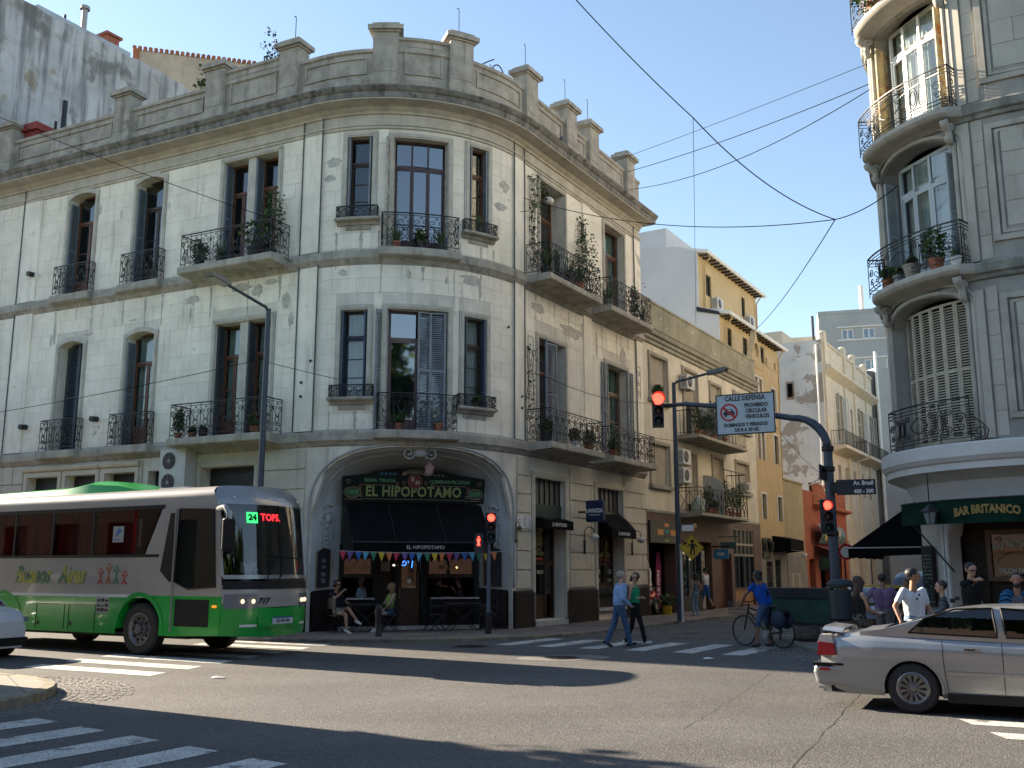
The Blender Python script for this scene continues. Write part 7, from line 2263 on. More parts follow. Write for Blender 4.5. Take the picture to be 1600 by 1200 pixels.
REDL = M('lit_red_lens',(1.0,.035,.02),.4,var=0,emit=2.2)
AMB = M('dark_amber_lens',(.045,.02,.01),.25,var=0); GRN = M('dark_green_lens',(.008,.035,.03),.25,var=0)
HOUS = M('signal_housing',(.018,.022,.028),.5,var=.1)


def signal(parent,o,u,z,r,name='signal_head',r0=None):
    """three lens head; o centre of the top lens, faces to the right of u"""
    f = flat_frame(o,u); st = r * 2.4; rl = r; z0_ = z; r0 = r0 or r
    mb = MB(); mb.box(-r * 1.25,r * 1.25,-.16,.02,z - 2 * st - r * 1.3,z + r * 1.3); h = mb.build(name,HOUS,parent,xf=f)
    for k,m_ in enumerate((REDL,AMB,GRN)):
        zz = z - st * k + (r0 - rl) * (.9 if k == 0 else 0); r = r0 if k == 0 else rl
        MB().lathe([(0,.05),(r * .6,.045),(r * .95,.02)],(0,0,zz),18,'y').build('lens',m_,h,xf=f,smooth=True)
        MB().lathe([(r * 1.02,.02),(r * 1.06,.02 + r * 1.3),(r * 1.0,.02 + r * 1.3),(r * .97,.02)],(0,0,zz),18,'y',R_(-50),R_(230)).build('visor',HOUS,h,xf=f)
    return h


# corner signal
cx,cy = -.62,26.75
t = thing('traffic_light','short traffic light post with red lit in front of the cafe arch','traffic light',(cx,cy,ZP))
MB().tube([(cx,cy,ZP),(cx,cy,.75),(cx,cy,.76),(cx,cy,2.6)],[.075,.075,.05,.05],10).build('pole',M('grey_pole',(.10,.125,.15),.5,var=.1),t); MB().cyl((cx,cy,ZP),(cx,cy,.7),.082,n=10).build('black_sleeve',BLACKM,t)
signal(t,(cx + .06,cy - .1),(1,.12),3.15,.105)
f = flat_frame((cx - .2,cy - .05),(.8,-.6)); h = MB().box(-.14,.14,-.1,.1,2.22,2.75).build('pedestrian_head',HOUS,t,xf=f)
mb = MB(); mb.ell((0,.1,2.64),.03,.012,.03,8,5); mb.prism([(-.06,2.6),(.06,2.6),(.03,2.5),(.05,2.42),(-.05,2.42),(-.03,2.5)],.1,.108,'y'); mb.build('red_figure',REDL,h,xf=f)
# big pole with the arm
px_,py_ = 6.93,21.75
pole = thing('signal_pole','dark blue mast with a long curved arm carrying road sign and traffic lights','traffic light',(px_,py_,ZP))
MB().tube([(px_,py_,ZP),(px_,py_,1.6),(px_,py_,4.4)],[.115,.105,.095],12).build('mast',STEEL_BLUE,pole,smooth=True,sharp=40)
ad = -nD
arm = [(0,4.4)] + [(.75 - .75 * math.cos(a),4.4 + .75 * math.sin(a)) for a in [math.pi / 2 * i / 7 for i in range(1,8)]] + [(1.5,5.32),(2.4,5.55),(3.3,5.68),(3.9,5.68)]
MB().tube([(px_ + ad[0] * a,py_ + ad[1] * a,z) for a,z in arm],[.095] * 5 + [.08,.075,.07,.065,.06,.05,.045],10).build('arm',STEEL_BLUE,pole,smooth=True)
for z in (3.9,2.5,4.35): MB().lathe([(.11,0),(.13,.02),(.13,.1),(.11,.12)],(px_,py_,z),12).build('clamp',IRON,pole)
hp = np.array((px_,py_)) + ad * 3.95
signal(pole,tuple(hp + np.array((-.02,-.12))),(.98,-.05),5.80,.105,r0=.15)
signal(pole,(px_ - .14,py_ - .16),(.95,-.1),3.16,.1)
MB().box(px_ - .15,px_ + .0,py_ - .1,py_ - .02,2.7,2.76).build('bracket',IRON,pole)
sp = np.array((px_,py_)) + ad * 2.42 + np.array((-.12,-.2))
rs = thing('road_sign','pale blue-white no-vehicles road sign hanging on the signal arm','road sign',(sp[0],sp[1],4.9))
rf = flat_frame(sp,(.90,-.43)); W_,H_ = 1.34,.94; tl = lambda p: rf((p[0],p[1],4.83 + p[2] + p[0] * .0))
SGN = M('sign_plate',(.42,.50,.52),.45,var=.04)
o_ = MB().box(0,W_,0,.025,0,H_).build('plate',SGN,rs,xf=tl)
mb = MB()
for (a,b,c,d) in ((.0,W_,0,.025),(0,W_,H_ - .025,H_),(0,.025,.025,H_ - .025),(W_ - .025,W_,.025,H_ - .025)): mb.box(a,b,.025,.032,c,d)
mb.build('border',BLACKM,rs,xf=tl)
SB = M('sign_black',(.02,.02,.022),.5,var=0); SRD = M('sign_red',(.42,.012,.015),.5,var=0)
tp = lambda x,z: (lambda p: tl((x + p[0],.03 - p[1],z + p[2])))
for (b,sz,x,z,sx_) in (('CALLE DEFENSA',.155,.67,.83,.82),('PROHIBIDO',.125,.92,.66,.82),('CIRCULAR',.125,.92,.53,.82),('VEHICULOS',.125,.94,.40,.82),('DOMINGOS Y FERIADOS',.115,.67,.22,.78),('DE 8 A 20 HS.',.115,.70,.10,.82)):
    txt(rs,b,sz,tp(x,z),SB,off=.004,sx=sx_,ext=.002)
mb = MB(); mb.lathe([(.165,.032),(.205,.032)],(.3,0,.52),28,'y'); mb.prism([(.3 - .155,.52 + .11),(.3 - .12,.52 + .145),(.3 + .155,.52 - .11),(.3 + .12,.52 - .145)],.032,.036,'y'); mb.build('prohibition_ring',SRD,rs,xf=tl)
mb = MB(); mb.prism([(.17,.46),(.43,.46),(.43,.53),(.40,.55),(.37,.60),(.24,.60),(.2,.54),(.17,.53)],.028,.031,'y'); mb.prism([(.2,.42),(.25,.42),(.25,.46),(.2,.46)],.028,.031,'y'); mb.prism([(.36,.42),(.41,.42),(.41,.46),(.36,.46)],.028,.031,'y'); mb.build('car_symbol',SB,rs,xf=tl)
mb = MB(); mb.prism([(.25,.55),(.36,.55),(.35,.585),(.26,.585)],.031,.033,'y'); mb.build('symbol_window',SGN,rs,xf=tl)
# street name plate
sn = thing('street_name_sign','dark street name plate on the right signal mast','street sign',(px_ + .5,py_,3.4))
nf = flat_frame((px_ + .1,py_ - .14),(.99,-.08)); nl = lambda p: nf((p[0],p[1],3.38 + p[2] + p[0] * .02))
MB().box(0,.82,0,.03,0,.33).build('plate',M('sign_navy_black',(.012,.017,.024),.45,var=.05),sn,xf=nl)
txt(sn,'Av. Brasil',.13,lambda p: nl((.56 + p[0],.034 - p[1],.25 + p[2])),WHITEP,off=.003,sx=.85,ext=.002); txt(sn,'400 - 300',.12,lambda p: nl((.56 + p[0],.034 - p[1],.07 + p[2])),WHITEP,off=.003,sx=.9,ext=.002)
MB().box(-.12,.0,-.02,.02,.05,.28).build('bracket',IRON,sn,xf=nl)
o2 = flat_frame((px_ - .12,py_ + .1),(.5,.86)); MB().box(-.3,.6,0,.03,3.72,4.05).build('side_plate',HOUS,sn,xf=o2)
# bin strapped to the mast
bn = thing('litter_bin','dark green litter bin strapped to the right signal mast','bin',(px_,py_ - .3,.75)); BINM = M('bin_green',(.018,.032,.038),.5,var=.15)
MB().lathe([(0,.75),(.2,.75),(.25,.8),(.27,1.36),(.25,1.38),(.25,.85),(0,.85)],(px_ - .02,py_ - .38,0),14).build('tub',BINM,bn,smooth=True,sharp=40)
MB().lathe([(.28,1.44),(.29,1.5),(.22,1.58),(0,1.62)],(px_ - .02,py_ - .38,0),14).build('lid',BINM,bn,smooth=True,sharp=40)
mb = MB(); [mb.box(px_ - .02 + .24 * math.cos(a) - .02,px_ + .24 * math.cos(a),py_ - .39 + .24 * math.sin(a),py_ - .37 + .24 * math.sin(a),1.34,1.48) for a in (0,2.1,4.2)]; mb.build('lid_struts',BINM,bn)
mb = MB(); [mb.ell((px_ - .02 + .1 * math.cos(k * 2.2),py_ - .38 + .1 * math.sin(k * 2.2),1.38),.08,.07,.05,7,5) for k in range(4)]; mb.build('rubbish',WHITEP,bn)
MB().box(px_ - .12,px_ + .1,py_ - .14,py_ - .08,.9,1.2).build('strap',IRON,bn)
# no-entry style round sign further down
t = thing('round_sign','round red and white road sign partly hidden by the mast','road sign',(11.85,36,ZP)); MB().cyl((11.85,36,ZP),(11.85,36,2.75),.03,n=8).build('pole',IRON,t)
f = flat_frame((11.87,35.9),(1,0)); MB().lathe([(0,.0),(.3,0),(.3,.02),(0,.02)],(0,0,2.42),22,'y').build('plate',WHITEP,t,xf=f); MB().lathe([(.2,.024),(.29,.024)],(0,0,2.42),22,'y').build('ring',SRD,t,xf=f)
# bollard
bx,by = -3.36,25.75
t = thing('bollard','black iron bollard by the cafe kerb','bollard',(bx,by,ZP))
MB().lathe([(.085,0),(.085,.08),(.075,.1),(.075,.62),(.085,.64),(.085,.68),(.07,.74),(.03,.78),(0,.78)],(bx,by,ZP),14).build('post',BLACKM,t,smooth=True,sharp=40)
MB().lathe([(.078,.55),(.08,.56),(.08,.6),(.078,.61)],(bx,by,ZP),14).build('band',IRON,t)
# green canvas cart and half barrel
gx = flat_frame((6.12,24.95),(.86,-.51)); gz = .07
t = thing('canvas_cart','green canvas covered stall cart behind the cyclist','cart',(6.7,24.6,gz)); GCV = M('green_canvas',(.012,.05,.034),.8,var=.25,vs=3,bump=.2,bs=6); BCV = M('black_canvas',(.022,.024,.026),.8,var=.2)
mb = MB(); mb.grid(lambda u,v: gx((1.62 * u,.02 * math.sin(u * 14 + v) * (1 - v),gz + .48 + .58 * v)),26,6); mb.grid(lambda u,v: gx((1.62 + .02 * math.sin(u * 9),-.95 * u,gz + .48 + .58 * v)),10,4); mb.build('canvas_side',GCV,t,smooth=True)
mb = MB(); mb.box(-.02,1.64,-1.0,.03,gz + 1.06,gz + 1.29); mb.build('canvas_top',BCV,t,xf=gx)
MB().box(.02,1.6,-.94,-.02,gz + .4,gz + .5).build('frame',BLACKM,t,xf=gx)
for u in (.15,1.45):
    for v in (-.12,-.85): MB().box(u,u + .05,v,v + .05,gz,gz + .42).build('leg',BLACKM,t,xf=gx)
t = thing('barrel_planter','weathered half barrel standing under the green cart edge','planter',gx((1.15,.25,gz))); MB().lathe([(0,0),(.26,0),(.3,.2),(.3,.25),(.28,.42),(.24,.42),(.24,.3),(0,.3)],gx((1.15,.3,gz)),16).build('staves',M('grey_oak',(.10,.085,.07),.8,var=.3,vs=10),t); MB().lathe([(.302,.1),(.306,.1),(.308,.15),(.302,.15)],gx((1.15,.3,gz)),16).build('hoop',IRON,t); MB().lathe([(0,.31),(.23,.31)],gx((1.15,.3,gz)),12).build('soil',WOOD_DARK,t)
# cafe chairs and tables
def chair(x,y,rz,label):
    t = thing('cafe_chair',label,'chair',(x,y,ZP),rz,'black cafe chairs',True)
    MB().box(-.24,.24,-.22,.22,.43,.46).build('seat',BLACKM,t)
    mb = MB(); mb.box(-.24,.24,-.24,-.21,.62,.9); mb.build('backrest',BLACKM,t)
    for s_ in (-1,1):
        MB().tube([(s_ * .24,-.24,.02),(s_ * .24,.22,.45),(s_ * .24,.22,.66)],.016,5).build('leg',IRON,t); MB().tube([(s_ * .24,.24,.02),(s_ * .24,-.22,.45),(s_ * .24,-.225,.92)],.016,5).build('leg',IRON,t); MB().box(s_ * .24 - .025,s_ * .24 + .025,-.24,.26,.655,.68).build('armrest',BLACKM,t)
    for k in range(5): MB().box(-.2 + k * .1,-.185 + k * .1,.215,.23,.2,.44).build('slat',IRON,t)
    return t
def table(u,d,label):
    c = FF((u,d,ZP)); t = thing('cafe_table',label,'table',c,math.atan2(tm[1],tm[0]),'folding cafe tables',True)
    MB().box(-.5,.5,-.34,.34,.71,.74).build('tabletop',BLACKM,t)
    for s_ in (-1,1):
        for k in (-1,1): MB().tube([(-.4 * k,s_ * .28,.0),(.4 * k,s_ * .28,.71)],.014,5).build('leg',IRON,t)
    MB().tube([(-.0,-.28,.355),(.0,.28,.355)],.01,5).build('stretcher',IRON,t)
fz = math.atan2(tm[1],tm[0])
table(-1.35,-.75,'black folding table between the two seated people'); table(1.35,-.75,'black folding table standing empty at the right cafe window')
CH = {}
c = FF((-2.05,-.55,0)); CH['m'] = (c[0],c[1]); chair(c[0],c[1],fz - R_(70),'black cafe chair under the man in black')
c = FF((-.72,-.55,0)); CH['w'] = (c[0],c[1]); chair(c[0],c[1],fz + R_(75),'black cafe chair under the woman in green')
c = FF((.55,-.6,0)); chair(c[0],c[1],fz - R_(80),'empty black cafe chair left of the empty table'); c = FF((2.0,-.4,0)); chair(c[0],c[1],fz + R_(80),'empty black cafe chair behind the traffic light post')
# things outside the first shop
t = thing('flower_pot','yellow pot with leafy plant at the shop entrance','plant',CB((17.2,.35,ZP))); MB().lathe([(0,0),(.15,0),(.2,.32),(.17,.32),(0,.26)],CB((17.2,.35,ZP)),12).build('pot',M('yellow_pot',(.55,.36,.02),.5,var=.05),t); mb = MB(); q = CB((17.2,.35,.42)); blades(mb,q,30,.6,.07,5); leaves(mb,(q[0],q[1],q[2] + .25),(.35,.35,.25),90,.14,seed=3); mb.build('foliage',LEAF,t)
t = thing('motor_scooter','bright red scooter parked inside the first shop','scooter',CB((17.0,-.4,ZP))); RSC = M('scooter_red',(.5,.02,.02),.25,var=.05,coat=.5)
SCF = lambda p: CB((17.2 + p[0],-.35 + p[1],ZP + p[2]))
for x in (-.55,.6): w_ = MB().lathe([(.14,-.05),(.24,-.06),(.28,0),(.24,.06),(.14,.05)],(x,0,.28),16,'y').build('wheel',BLACKM,t,xf=SCF); MB().lathe([(0,-.03),(.14,-.03),(.14,.03),(0,.03)],(x,0,.28),12,'y').build('rim',AC_GRILL,w_,xf=SCF)
MB().tube([SCF(p) for p in ((-.75,0,.62),(-.45,0,.72),(0,0,.62),(.2,0,.68),(.45,0,.8))],[.08,.16,.12,.15,.09],8).build('body',RSC,t,smooth=True); MB().tube([SCF(p) for p in ((.6,0,.28),(.5,0,.75),(.42,0,1.0))],.03,6).build('fork',AC_GRILL,t); MB().tube([SCF(p) for p in ((.4,-.32,1.05),(.42,0,1.0),(.4,.32,1.05))],.018,5).build('handlebar',BLACKM,t); MB().box(-.7,-.05,-.11,.11,.8,.88).build('seat',BLACKM,t,xf=SCF)
t = thing('feather_banner','magenta feather banner standing in the first shop','banner',CB((18.3,-.5,ZP))); mb = MB(); mb.prism([(0,.3),(.5,.3),(.62,1.9),(.5,2.45),(.25,2.5),(.1,2.0)],-.01,.01,'y'); mb.build('cloth',M('magenta_cloth',(.26,.015,.10),.8,var=.15),t,xf=lambda p: CB((18.15 + p[0],-.5 + p[1],p[2]))); MB().cyl(CB((18.15,-.5,ZP)),CB((18.3,-.5,2.5)),.015).build('pole',IRON,t); lettering(MB(),'LEVON',.3,lambda p: CB((18.45 + p[2] * -1,-.48 - p[1],1.3 + p[0])),off=.012).build('lettering',WHITEP,t)
t = thing('cutout_figure','white cut-out figure board standing in the first shop','board',CB((17.6,-.45,ZP))); mb = MB(); mb.prism([(.0,.2),(.3,.2),(.36,.8),(.28,1.2),(.3,1.45),(.2,1.62),(.08,1.6),(0,1.45),(.03,1.2),(-.06,.8)],-.01,.02,'y'); mb.build('board',WHITEP,t,xf=lambda p: CB((17.45 + p[0],-.5 + p[1],p[2] + .25))); mb = MB(); [mb.lathe([(0,.025),(.04,.025)],(.1 + .1 * (k % 2),0,.9 + .25 * (k // 2)),8,'y') for k in range(5)]; mb.build('print',AC_GRILL,t,xf=lambda p: CB((17.45 + p[0],-.5 + p[1],p[2] + .25))); MB().box(17.4,17.8,-.7,-.4,ZP,.46).build('foot',BLACKM,t,xf=CB)
# unseen shade caster added off frame; with the street tree it shades the corner
kf = Straight((-9.48,16.45),-uD)
t = thing('shade_caster','unseen green shade caster added at the near left corner outside the frame','kiosk',kf((1.5,1,.13)))
MB().box(0,3.4,.0,2.2,.13,3.9).build('body',GREENP,t,xf=kf); mb = MB(); mb.prism([(0.0,3.9),(2.2,3.9),(2.2,4.1),(1.8,4.4),(.4,4.5),(0,4.46)],-.0,3.5,'x'); mb.build('roof',GREENP,t,xf=kf)
tree('street_tree','leafy street tree beside the added shade caster outside the frame',(-11.7,16.2,.13),6.6,2.0,2600,9,.3,9,trunk_r=.16)

# ------------------------------------------------------------------ vehicles
TYRE = M('tyre_rubber',(.018,.018,.019),.75,var=.15,vs=20)
RIM = M('steel_rim',(.20,.20,.205),.35,metal=.7,var=.15,vs=12)
RUB = M('black_trim',(.009,.009,.0095),.55,var=0,spec=.25)
HEADL = M('lit_headlight',(1.0,.75,.42),.4,var=0,emit=.45)
CHROME = M('bright_trim',(.5,.5,.5),.2,metal=.9,var=0)


def wheel(parent,x,y,r,w,side,bus=False,rim=None):
    mb = MB(); mb.lathe([(r * .62,-w / 2),(r * .9,-w / 2),(r,-w * .36),(r,w * .36),(r * .9,w / 2),(r * .62,w / 2)],(x,y,r),36,'y')
    o = mb.build('wheel',TYRE,parent,smooth=True,sharp=30)
    s_ = side; e = y + s_ * w * .5
    pr = [(0,.04),(r * .16,.04),(r * .18,.0),(r * .25,-.01),(r * .3,-.07),(r * .5,-.05),(r * .56,.0),(r * .64,.0)] if bus else [(0,-.0),(r * .12,.0),(r * .2,-.02),(r * .55,-.0),(r * .6,.015),(r * .66,.0)]
    MB().lathe([(a,s_ * b) for a,b in pr],(x,e,r),24,'y').build('rim',rim or RIM,o,smooth=True,sharp=30)
    mb = MB()
    for k in range(10 if bus else 12):
        a = 2 * math.pi * k / (10 if bus else 12)
        if bus: mb.ell((x + r * .22 * math.cos(a),e + s_ * .01,r + r * .22 * math.sin(a)),.018,.02,.018,6,4); mb.ell((x + r * .42 * math.cos(a),e - s_ * .045,r + r * .42 * math.sin(a)),.035,.015,.035,8,4)
        else: mb.prism([(x + q * math.cos(a + w_) ,r + q * math.sin(a + w_)) for q,w_ in ((r * .24,-.07),(r * .5,-.11),(r * .5,.11),(r * .24,.07))],e + s_ * .002,e + s_ * .008,'y')
    mb.build('rim_holes',RUB,o)


def inpoly(x,z,poly):
    c = False; j = len(poly) - 1
    for i in range(len(poly)):
        (a,b),(p,q) = poly[i],poly[j]
        if (b > z) != (q > z) and x < (p - a) * (z - b) / (q - b) + a: c = not c
        j = i
    return c


def car(label,loc,rz,paint,deck,roof,wins,wheels,wr,low=.2,group=None,trim=None,name='car'):
    """deck: (x, top z, half width); roof: (x, z); wins: named side polygons (x,z); all local, x forward"""
    t = thing(name,label,'car',loc,rz,group,True)
    dx = [d[0] for d in deck]; X = np.linspace(dx[0],dx[-1],150); dz = np.interp(X,dx,[d[1] for d in deck]); dw = np.interp(X,dx,[d[2] for d in deck])
    k = np.ones(7) / 7
    for _ in range(2):
        dz = np.convolve(np.pad(dz,3,'edge'),k,'valid'); dw = np.convolve(np.pad(dw,3,'edge'),k,'valid')
    prof = [(0,1.),(.55,1.),(.8,.985),(.9,.955),(.955,.89),(.985,.78),(1.,.62),(1.,.48),(.985,.34),(.965,.2),(.95,.1),(.9,.0)]
    pv = np.linspace(0,1,45); pi_ = np.linspace(0,1,len(prof))
    py = np.interp(pv,pi_,[p[0] for p in prof]); pz = np.interp(pv,pi_,[p[1] for p in prof])
    mb = MB(); n = len(pv)
    for sgn in (-1,1):
        o = len(mb.v)
        for i in range(len(X)):
            for j in range(n): mb.v.append((X[i],sgn * dw[i] * py[j],low + (dz[i] - low) * pz[j]))
        for i in range(len(X) - 1):
            for j in range(n - 1):
                cx = (X[i] + X[i + 1]) / 2; cz = low + (dz[i] - low) * (pz[j] + pz[j + 1]) / 2
                if py[j] > .8 and any((cx - w) ** 2 + (cz - wr) ** 2 < (wr * 1.14) ** 2 for w in wheels): continue
                q = (o + i * n + j,o + i * n + j + 1,o + (i + 1) * n + j + 1,o + (i + 1) * n + j); mb.f.append(q if sgn > 0 else q[::-1]); mb.mi.append(0)
    for i in (0,len(X) - 1): mb.add([(X[i],s_ * dw[i] * py[j],low + (dz[i] - low) * pz[j]) for s_ in (1,-1) for j in (range(n) if s_ > 0 else range(n - 1,0,-1))],[tuple(range(2 * n - 1))])
    mb.build('body',paint,t,smooth=True,sharp=40)
    MB().box(dx[0] + .12,dx[-1] - .12,-dw.max() * .86,dw.max() * .86,low + .02,low + .3).build('underbody',RUB,t)
    for w in wheels:
        for s_ in (-1,1):
            MB().lathe([(wr * 1.12,-.3),(wr * 1.12,0)],(w,s_ * (np.interp(w,X,dw) - .02) + (0 if s_ > 0 else .3),wr),20,'y',R_(-15),R_(195)).build('wheel_well',RUB,t)
            MB().tube([(w + wr * 1.15 * math.cos(a),s_ * (np.interp(w,X,dw) * .992),wr + wr * 1.15 * math.sin(a)) for a in [R_(-8 + 196 * i / 24) for i in range(25)]],.018,5).build('arch_lip',paint,t)
            wheel(t,w,s_ * (np.interp(w,X,dw) - .11),wr,.2,s_)
    # greenhouse
    rx = [r[0] for r in roof]; GX = np.linspace(rx[0],rx[-1],170); gz = np.interp(GX,rx,[r[1] for r in roof])
    for _ in range(2): gz = np.convolve(np.pad(gz,4,'edge'),np.ones(9) / 9,'valid')
    bz = np.interp(GX,X,dz) - .03; W = np.interp(GX,X,dw)
    gz = np.maximum(gz,bz); top = gz.max()
    gp2 = [(.90,0),(.885,.3),(.85,.6),(.80,.82),(.72,.94),(.6,.985),(.3,1.0),(0,1.01)]
    gv = np.linspace(0,1,41); gi = np.linspace(0,1,len(gp2)); gy = np.interp(gv,gi,[p[0] for p in gp2]); gq = np.interp(gv,gi,[p[1] for p in gp2])
    m = len(gv); full = top - bz.min(); parts = {}
    def gpt(i,j,s_):
        f = (gz[i] - bz[i]) / full
        # the narrowing depends on height so the glass leans in evenly
        zz = bz[i] + (gz[i] - bz[i]) * gq[j]; hgt = (zz - bz[i]) / full
        lean = np.interp(hgt,[0,.3,.6,.82,1],[.90,.885,.85,.80,.74])
        yy = W[i] * (lean if gv[j] < .57 else lean * (gy[j] / gy[int(.57 * 40)]))
        return (GX[i],s_ * yy,zz)
    for s_ in (-1,1):
        for i in range(len(GX) - 1):
            for j in range(m - 1):
                q = [gpt(i,j,s_),gpt(i + 1,j,s_),gpt(i + 1,j + 1,s_),gpt(i,j + 1,s_)]
                cx = (GX[i] + GX[i + 1]) / 2; cz = sum(p[2] for p in q) / 4; key = 'roof'
                if gv[j] < .6:
                    for nm__,poly in wins:
                        if inpoly(cx,cz,poly): key = nm__ + ('L' if s_ > 0 else 'R')
                else:
                    slope = (gz[i + 1] - gz[i]) / (GX[i + 1] - GX[i])
                    if cz < top - .07 and abs(slope) > .25: key = 'rear_window' if slope > 0 else 'windscreen'
                parts.setdefault(key,MB()).add(q,[(0,1,2,3) if s_ > 0 else (3,2,1,0)])
    for key,b in parts.items():
        nm__ = key.rstrip('LR'); b.build(nm__,paint if key == 'roof' else CARGL,t,smooth=True)
    for s_ in (-1,1):
        for nm__,poly in wins:
            pts = []
            for (p,q) in zip(poly,poly[1:] + poly[:1]):
                for k_ in range(6):
                    x = p[0] + (q[0] - p[0]) * k_ / 6; z = p[1] + (q[1] - p[1]) * k_ / 6
                    b0 = np.interp(x,GX,bz); hgt = max(0,(z - b0) / full)
                    pts.append((x,s_ * (np.interp(x,GX,W) * np.interp(hgt,[0,.3,.6,.82,1],[.90,.885,.85,.80,.74]) + .006),z))
            MB().tube(pts,.014,4,True).build('window_seal',trim or RUB,t)
    # cabin
    bm_ = bz.min(); MB().box(rx[0] + .5,rx[-1] - .5,-W.max() * .8,W.max() * .8,low + .1,bm_ + .0).build('cabin_floor',RUB,t)
    return t,(lambda x: (np.interp(x,X,dz),np.interp(x,X,dw)))


CARGL = glass_mat('car_glass',(.16,.18,.19),1.0)
SILV = M('silver_paint',(.33,.342,.35),.32,metal=.55,var=.04,vs=3,coat=.6)
hd = math.atan2(-.44504,.89551)
deckA = [(-1.14,.77,.66),(-1.10,.90,.74),(-1.0,.965,.80),(-.5,.98,.85),(.3,.96,.865),(1.5,.925,.87),(2.4,.93,.86),(2.8,.92,.85),(3.3,.80,.80),(3.5,.70,.72),(3.56,.55,.62)]
roofA = [(-.62,1.0),(-.35,1.04),(.45,1.28),(.9,1.345),(1.4,1.36),(1.85,1.32),(2.25,1.2),(2.75,.95)]
winA = [('rear_side_window',[(-.02,1.0),(1.02,.965),(.98,1.32),(.55,1.30),(.18,1.18)]),('front_side_window',[(1.12,.965),(2.35,.96),(2.1,1.12),(1.75,1.28),(1.08,1.32)])]
ax = np.array((5.12,13.2)) + np.array((-.445,-.8955)) * -.82       # rear axle centre
sc,sw = car('silver sedan with boot spoiler driving out at the right edge',(ax[0],ax[1],.0),hd,SILV,deckA,roofA,winA,(0,2.62),.31,group=None)
# sedan details, near side is y negative
RED_T = M('tail_lamp_red',(.45,.015,.02),.25,var=0,coat=.5)
for s_ in (-1,1):
    mb = MB(); mb.prism([(-1.17,.68),(-.93,.69),(-.96,.84),(-1.14,.86)],s_ * .62,s_ * .835,'y'); mb.build('tail_light',RED_T,sc)
    mb = MB(); mb.prism([(-1.165,.84),(-.95,.84),(-.99,.95),(-1.12,.95)],s_ * .60,s_ * .825,'y'); mb.build('reversing_light',M('clear_lens',(.6,.55,.5),.2,var=0),sc)
    for x in (.62,1.75): h_ = MB().box(x,x + .2,s_ * .862,s_ * .885,.80,.83).build('door_handle',SILV,sc); MB().box(x + .02,x + .14,s_ * .884,s_ * .888,.805,.822).build('grip',RUB,h_)
    MB().box(.42,2.3,s_ * .868,s_ * .882,.50,.535).build('side_moulding',CHROME,sc)
    MB().box(.4,2.25,s_ * .80,s_ * .86,.16,.26).build('sill',RUB,sc)
    for x in (.38,1.06,2.15): MB().tube([(x + (.12 * max(0,.6 - z) if x < 1 else 0),s_ * (.868 if z > .4 else .862),z) for z in (.28,.5,.7,.93)],.005,4).build('door_gap',RUB,sc)
    for x in (.5,1.35): MB().box(x,x + .06,s_ * .52,s_ * .60,1.38,1.43).build('roof_rack_foot',RUB,sc)
mb = MB(); mb.grid(lambda u,v: (-1.10 + .26 * v,-.74 + 1.48 * u,.975 + .05 * (1 - abs(2 * u - 1) ** 6) + .03 * (1 - v)),24,3); mb.grid(lambda u,v: (-1.10 + .26 * v,-.74 + 1.48 * u,.955 + .05 * (1 - abs(2 * u - 1) ** 6) + .03 * (1 - v)),24,3); mb.grid(lambda u,v: (-1.10,-.74 + 1.48 * u,.975 - .02 + .02 * v + .05 * (1 - abs(2 * u - 1) ** 6) + .03),24,1); mb.build('spoiler',SILV,sc,smooth=True)
mb = MB(); mb.prism([(-1.2,.30),(-.62,.28),(-.62,.55),(-1.22,.56),(-1.24,.46)],-.80,.80,'y'); o_ = mb.build('rear_bumper',SILV,sc); bv = o_.modifiers.new('b','BEVEL'); bv.width = .05; bv.segments = 3
MB().box(-1.235,-.5,-.815,.815,.555,.585).build('bumper_strip',RUB,sc); MB().box(-1.15,-1.02,-.818,.818,.49,.525).build('side_marker',RED_T,sc)
MB().cyl((-1.22,-.5,.25),(-1.0,-.5,.25),.03).build('exhaust',CHROME,sc)
mb = MB(); mb.box(.9,1.35,-.55,-.2,.5,1.1); mb.box(.9,1.35,.2,.55,.5,1.1); mb.build('seats',RUB,sc)

# white SUV nose at the left edge
WHC = M('white_car_paint',(.62,.63,.63),.3,var=.03,coat=.6)
deckB = [(-.75,.75,.62),(-.7,1.0,.78),(-.3,1.05,.85),(1.5,1.05,.87),(2.2,1.04,.86),(2.7,1.0,.84),(3.05,.93,.78),(3.2,.8,.70),(3.26,.62,.62)]
roofB = [(-.72,1.05),(-.55,1.4),(-.2,1.6),(.6,1.68),(1.2,1.66),(1.7,1.5),(2.45,1.02)]
winB = [('rear_side_window',[(-.3,1.1),(.78,1.08),(.78,1.55),(.0,1.52)]),('front_side_window',[(.86,1.08),(2.05,1.07),(1.55,1.48),(.86,1.56)])]
sp_ = np.array((-10.25,20.35)) - 3.26 * np.array((.887,-.462))
sv,svw = car('white compact SUV with its nose just inside the left edge',(sp_[0],sp_[1],.05),math.atan2(-.462,.887),WHC,deckB,roofB,winB,(0,2.52),.33)
for s_ in (-1,1):
    mb = MB(); mb.prism([(2.78,.84),(3.12,.80),(3.16,.70),(2.9,.70)],s_ * .55,s_ * .80,'y'); mb.build('headlight',GLASS_REFL if False else M('headlamp_glass',(.16,.18,.2),.12,var=0),sv)
mb = MB(); mb.box(3.16,3.245,-.45,.45,.45,.72); mb.build('grille',RUB,sv)
for k in range(4): MB().box(3.24,3.255,-.44,.44,.48 + k * .065,.495 + k * .065).build('grille_bar',CHROME,sv)
mb = MB(); mb.prism([(2.7,.2),(3.28,.24),(3.3,.4),(2.9,.42)],-.7,.7,'y'); mb.build('lower_bumper',RUB,sv)

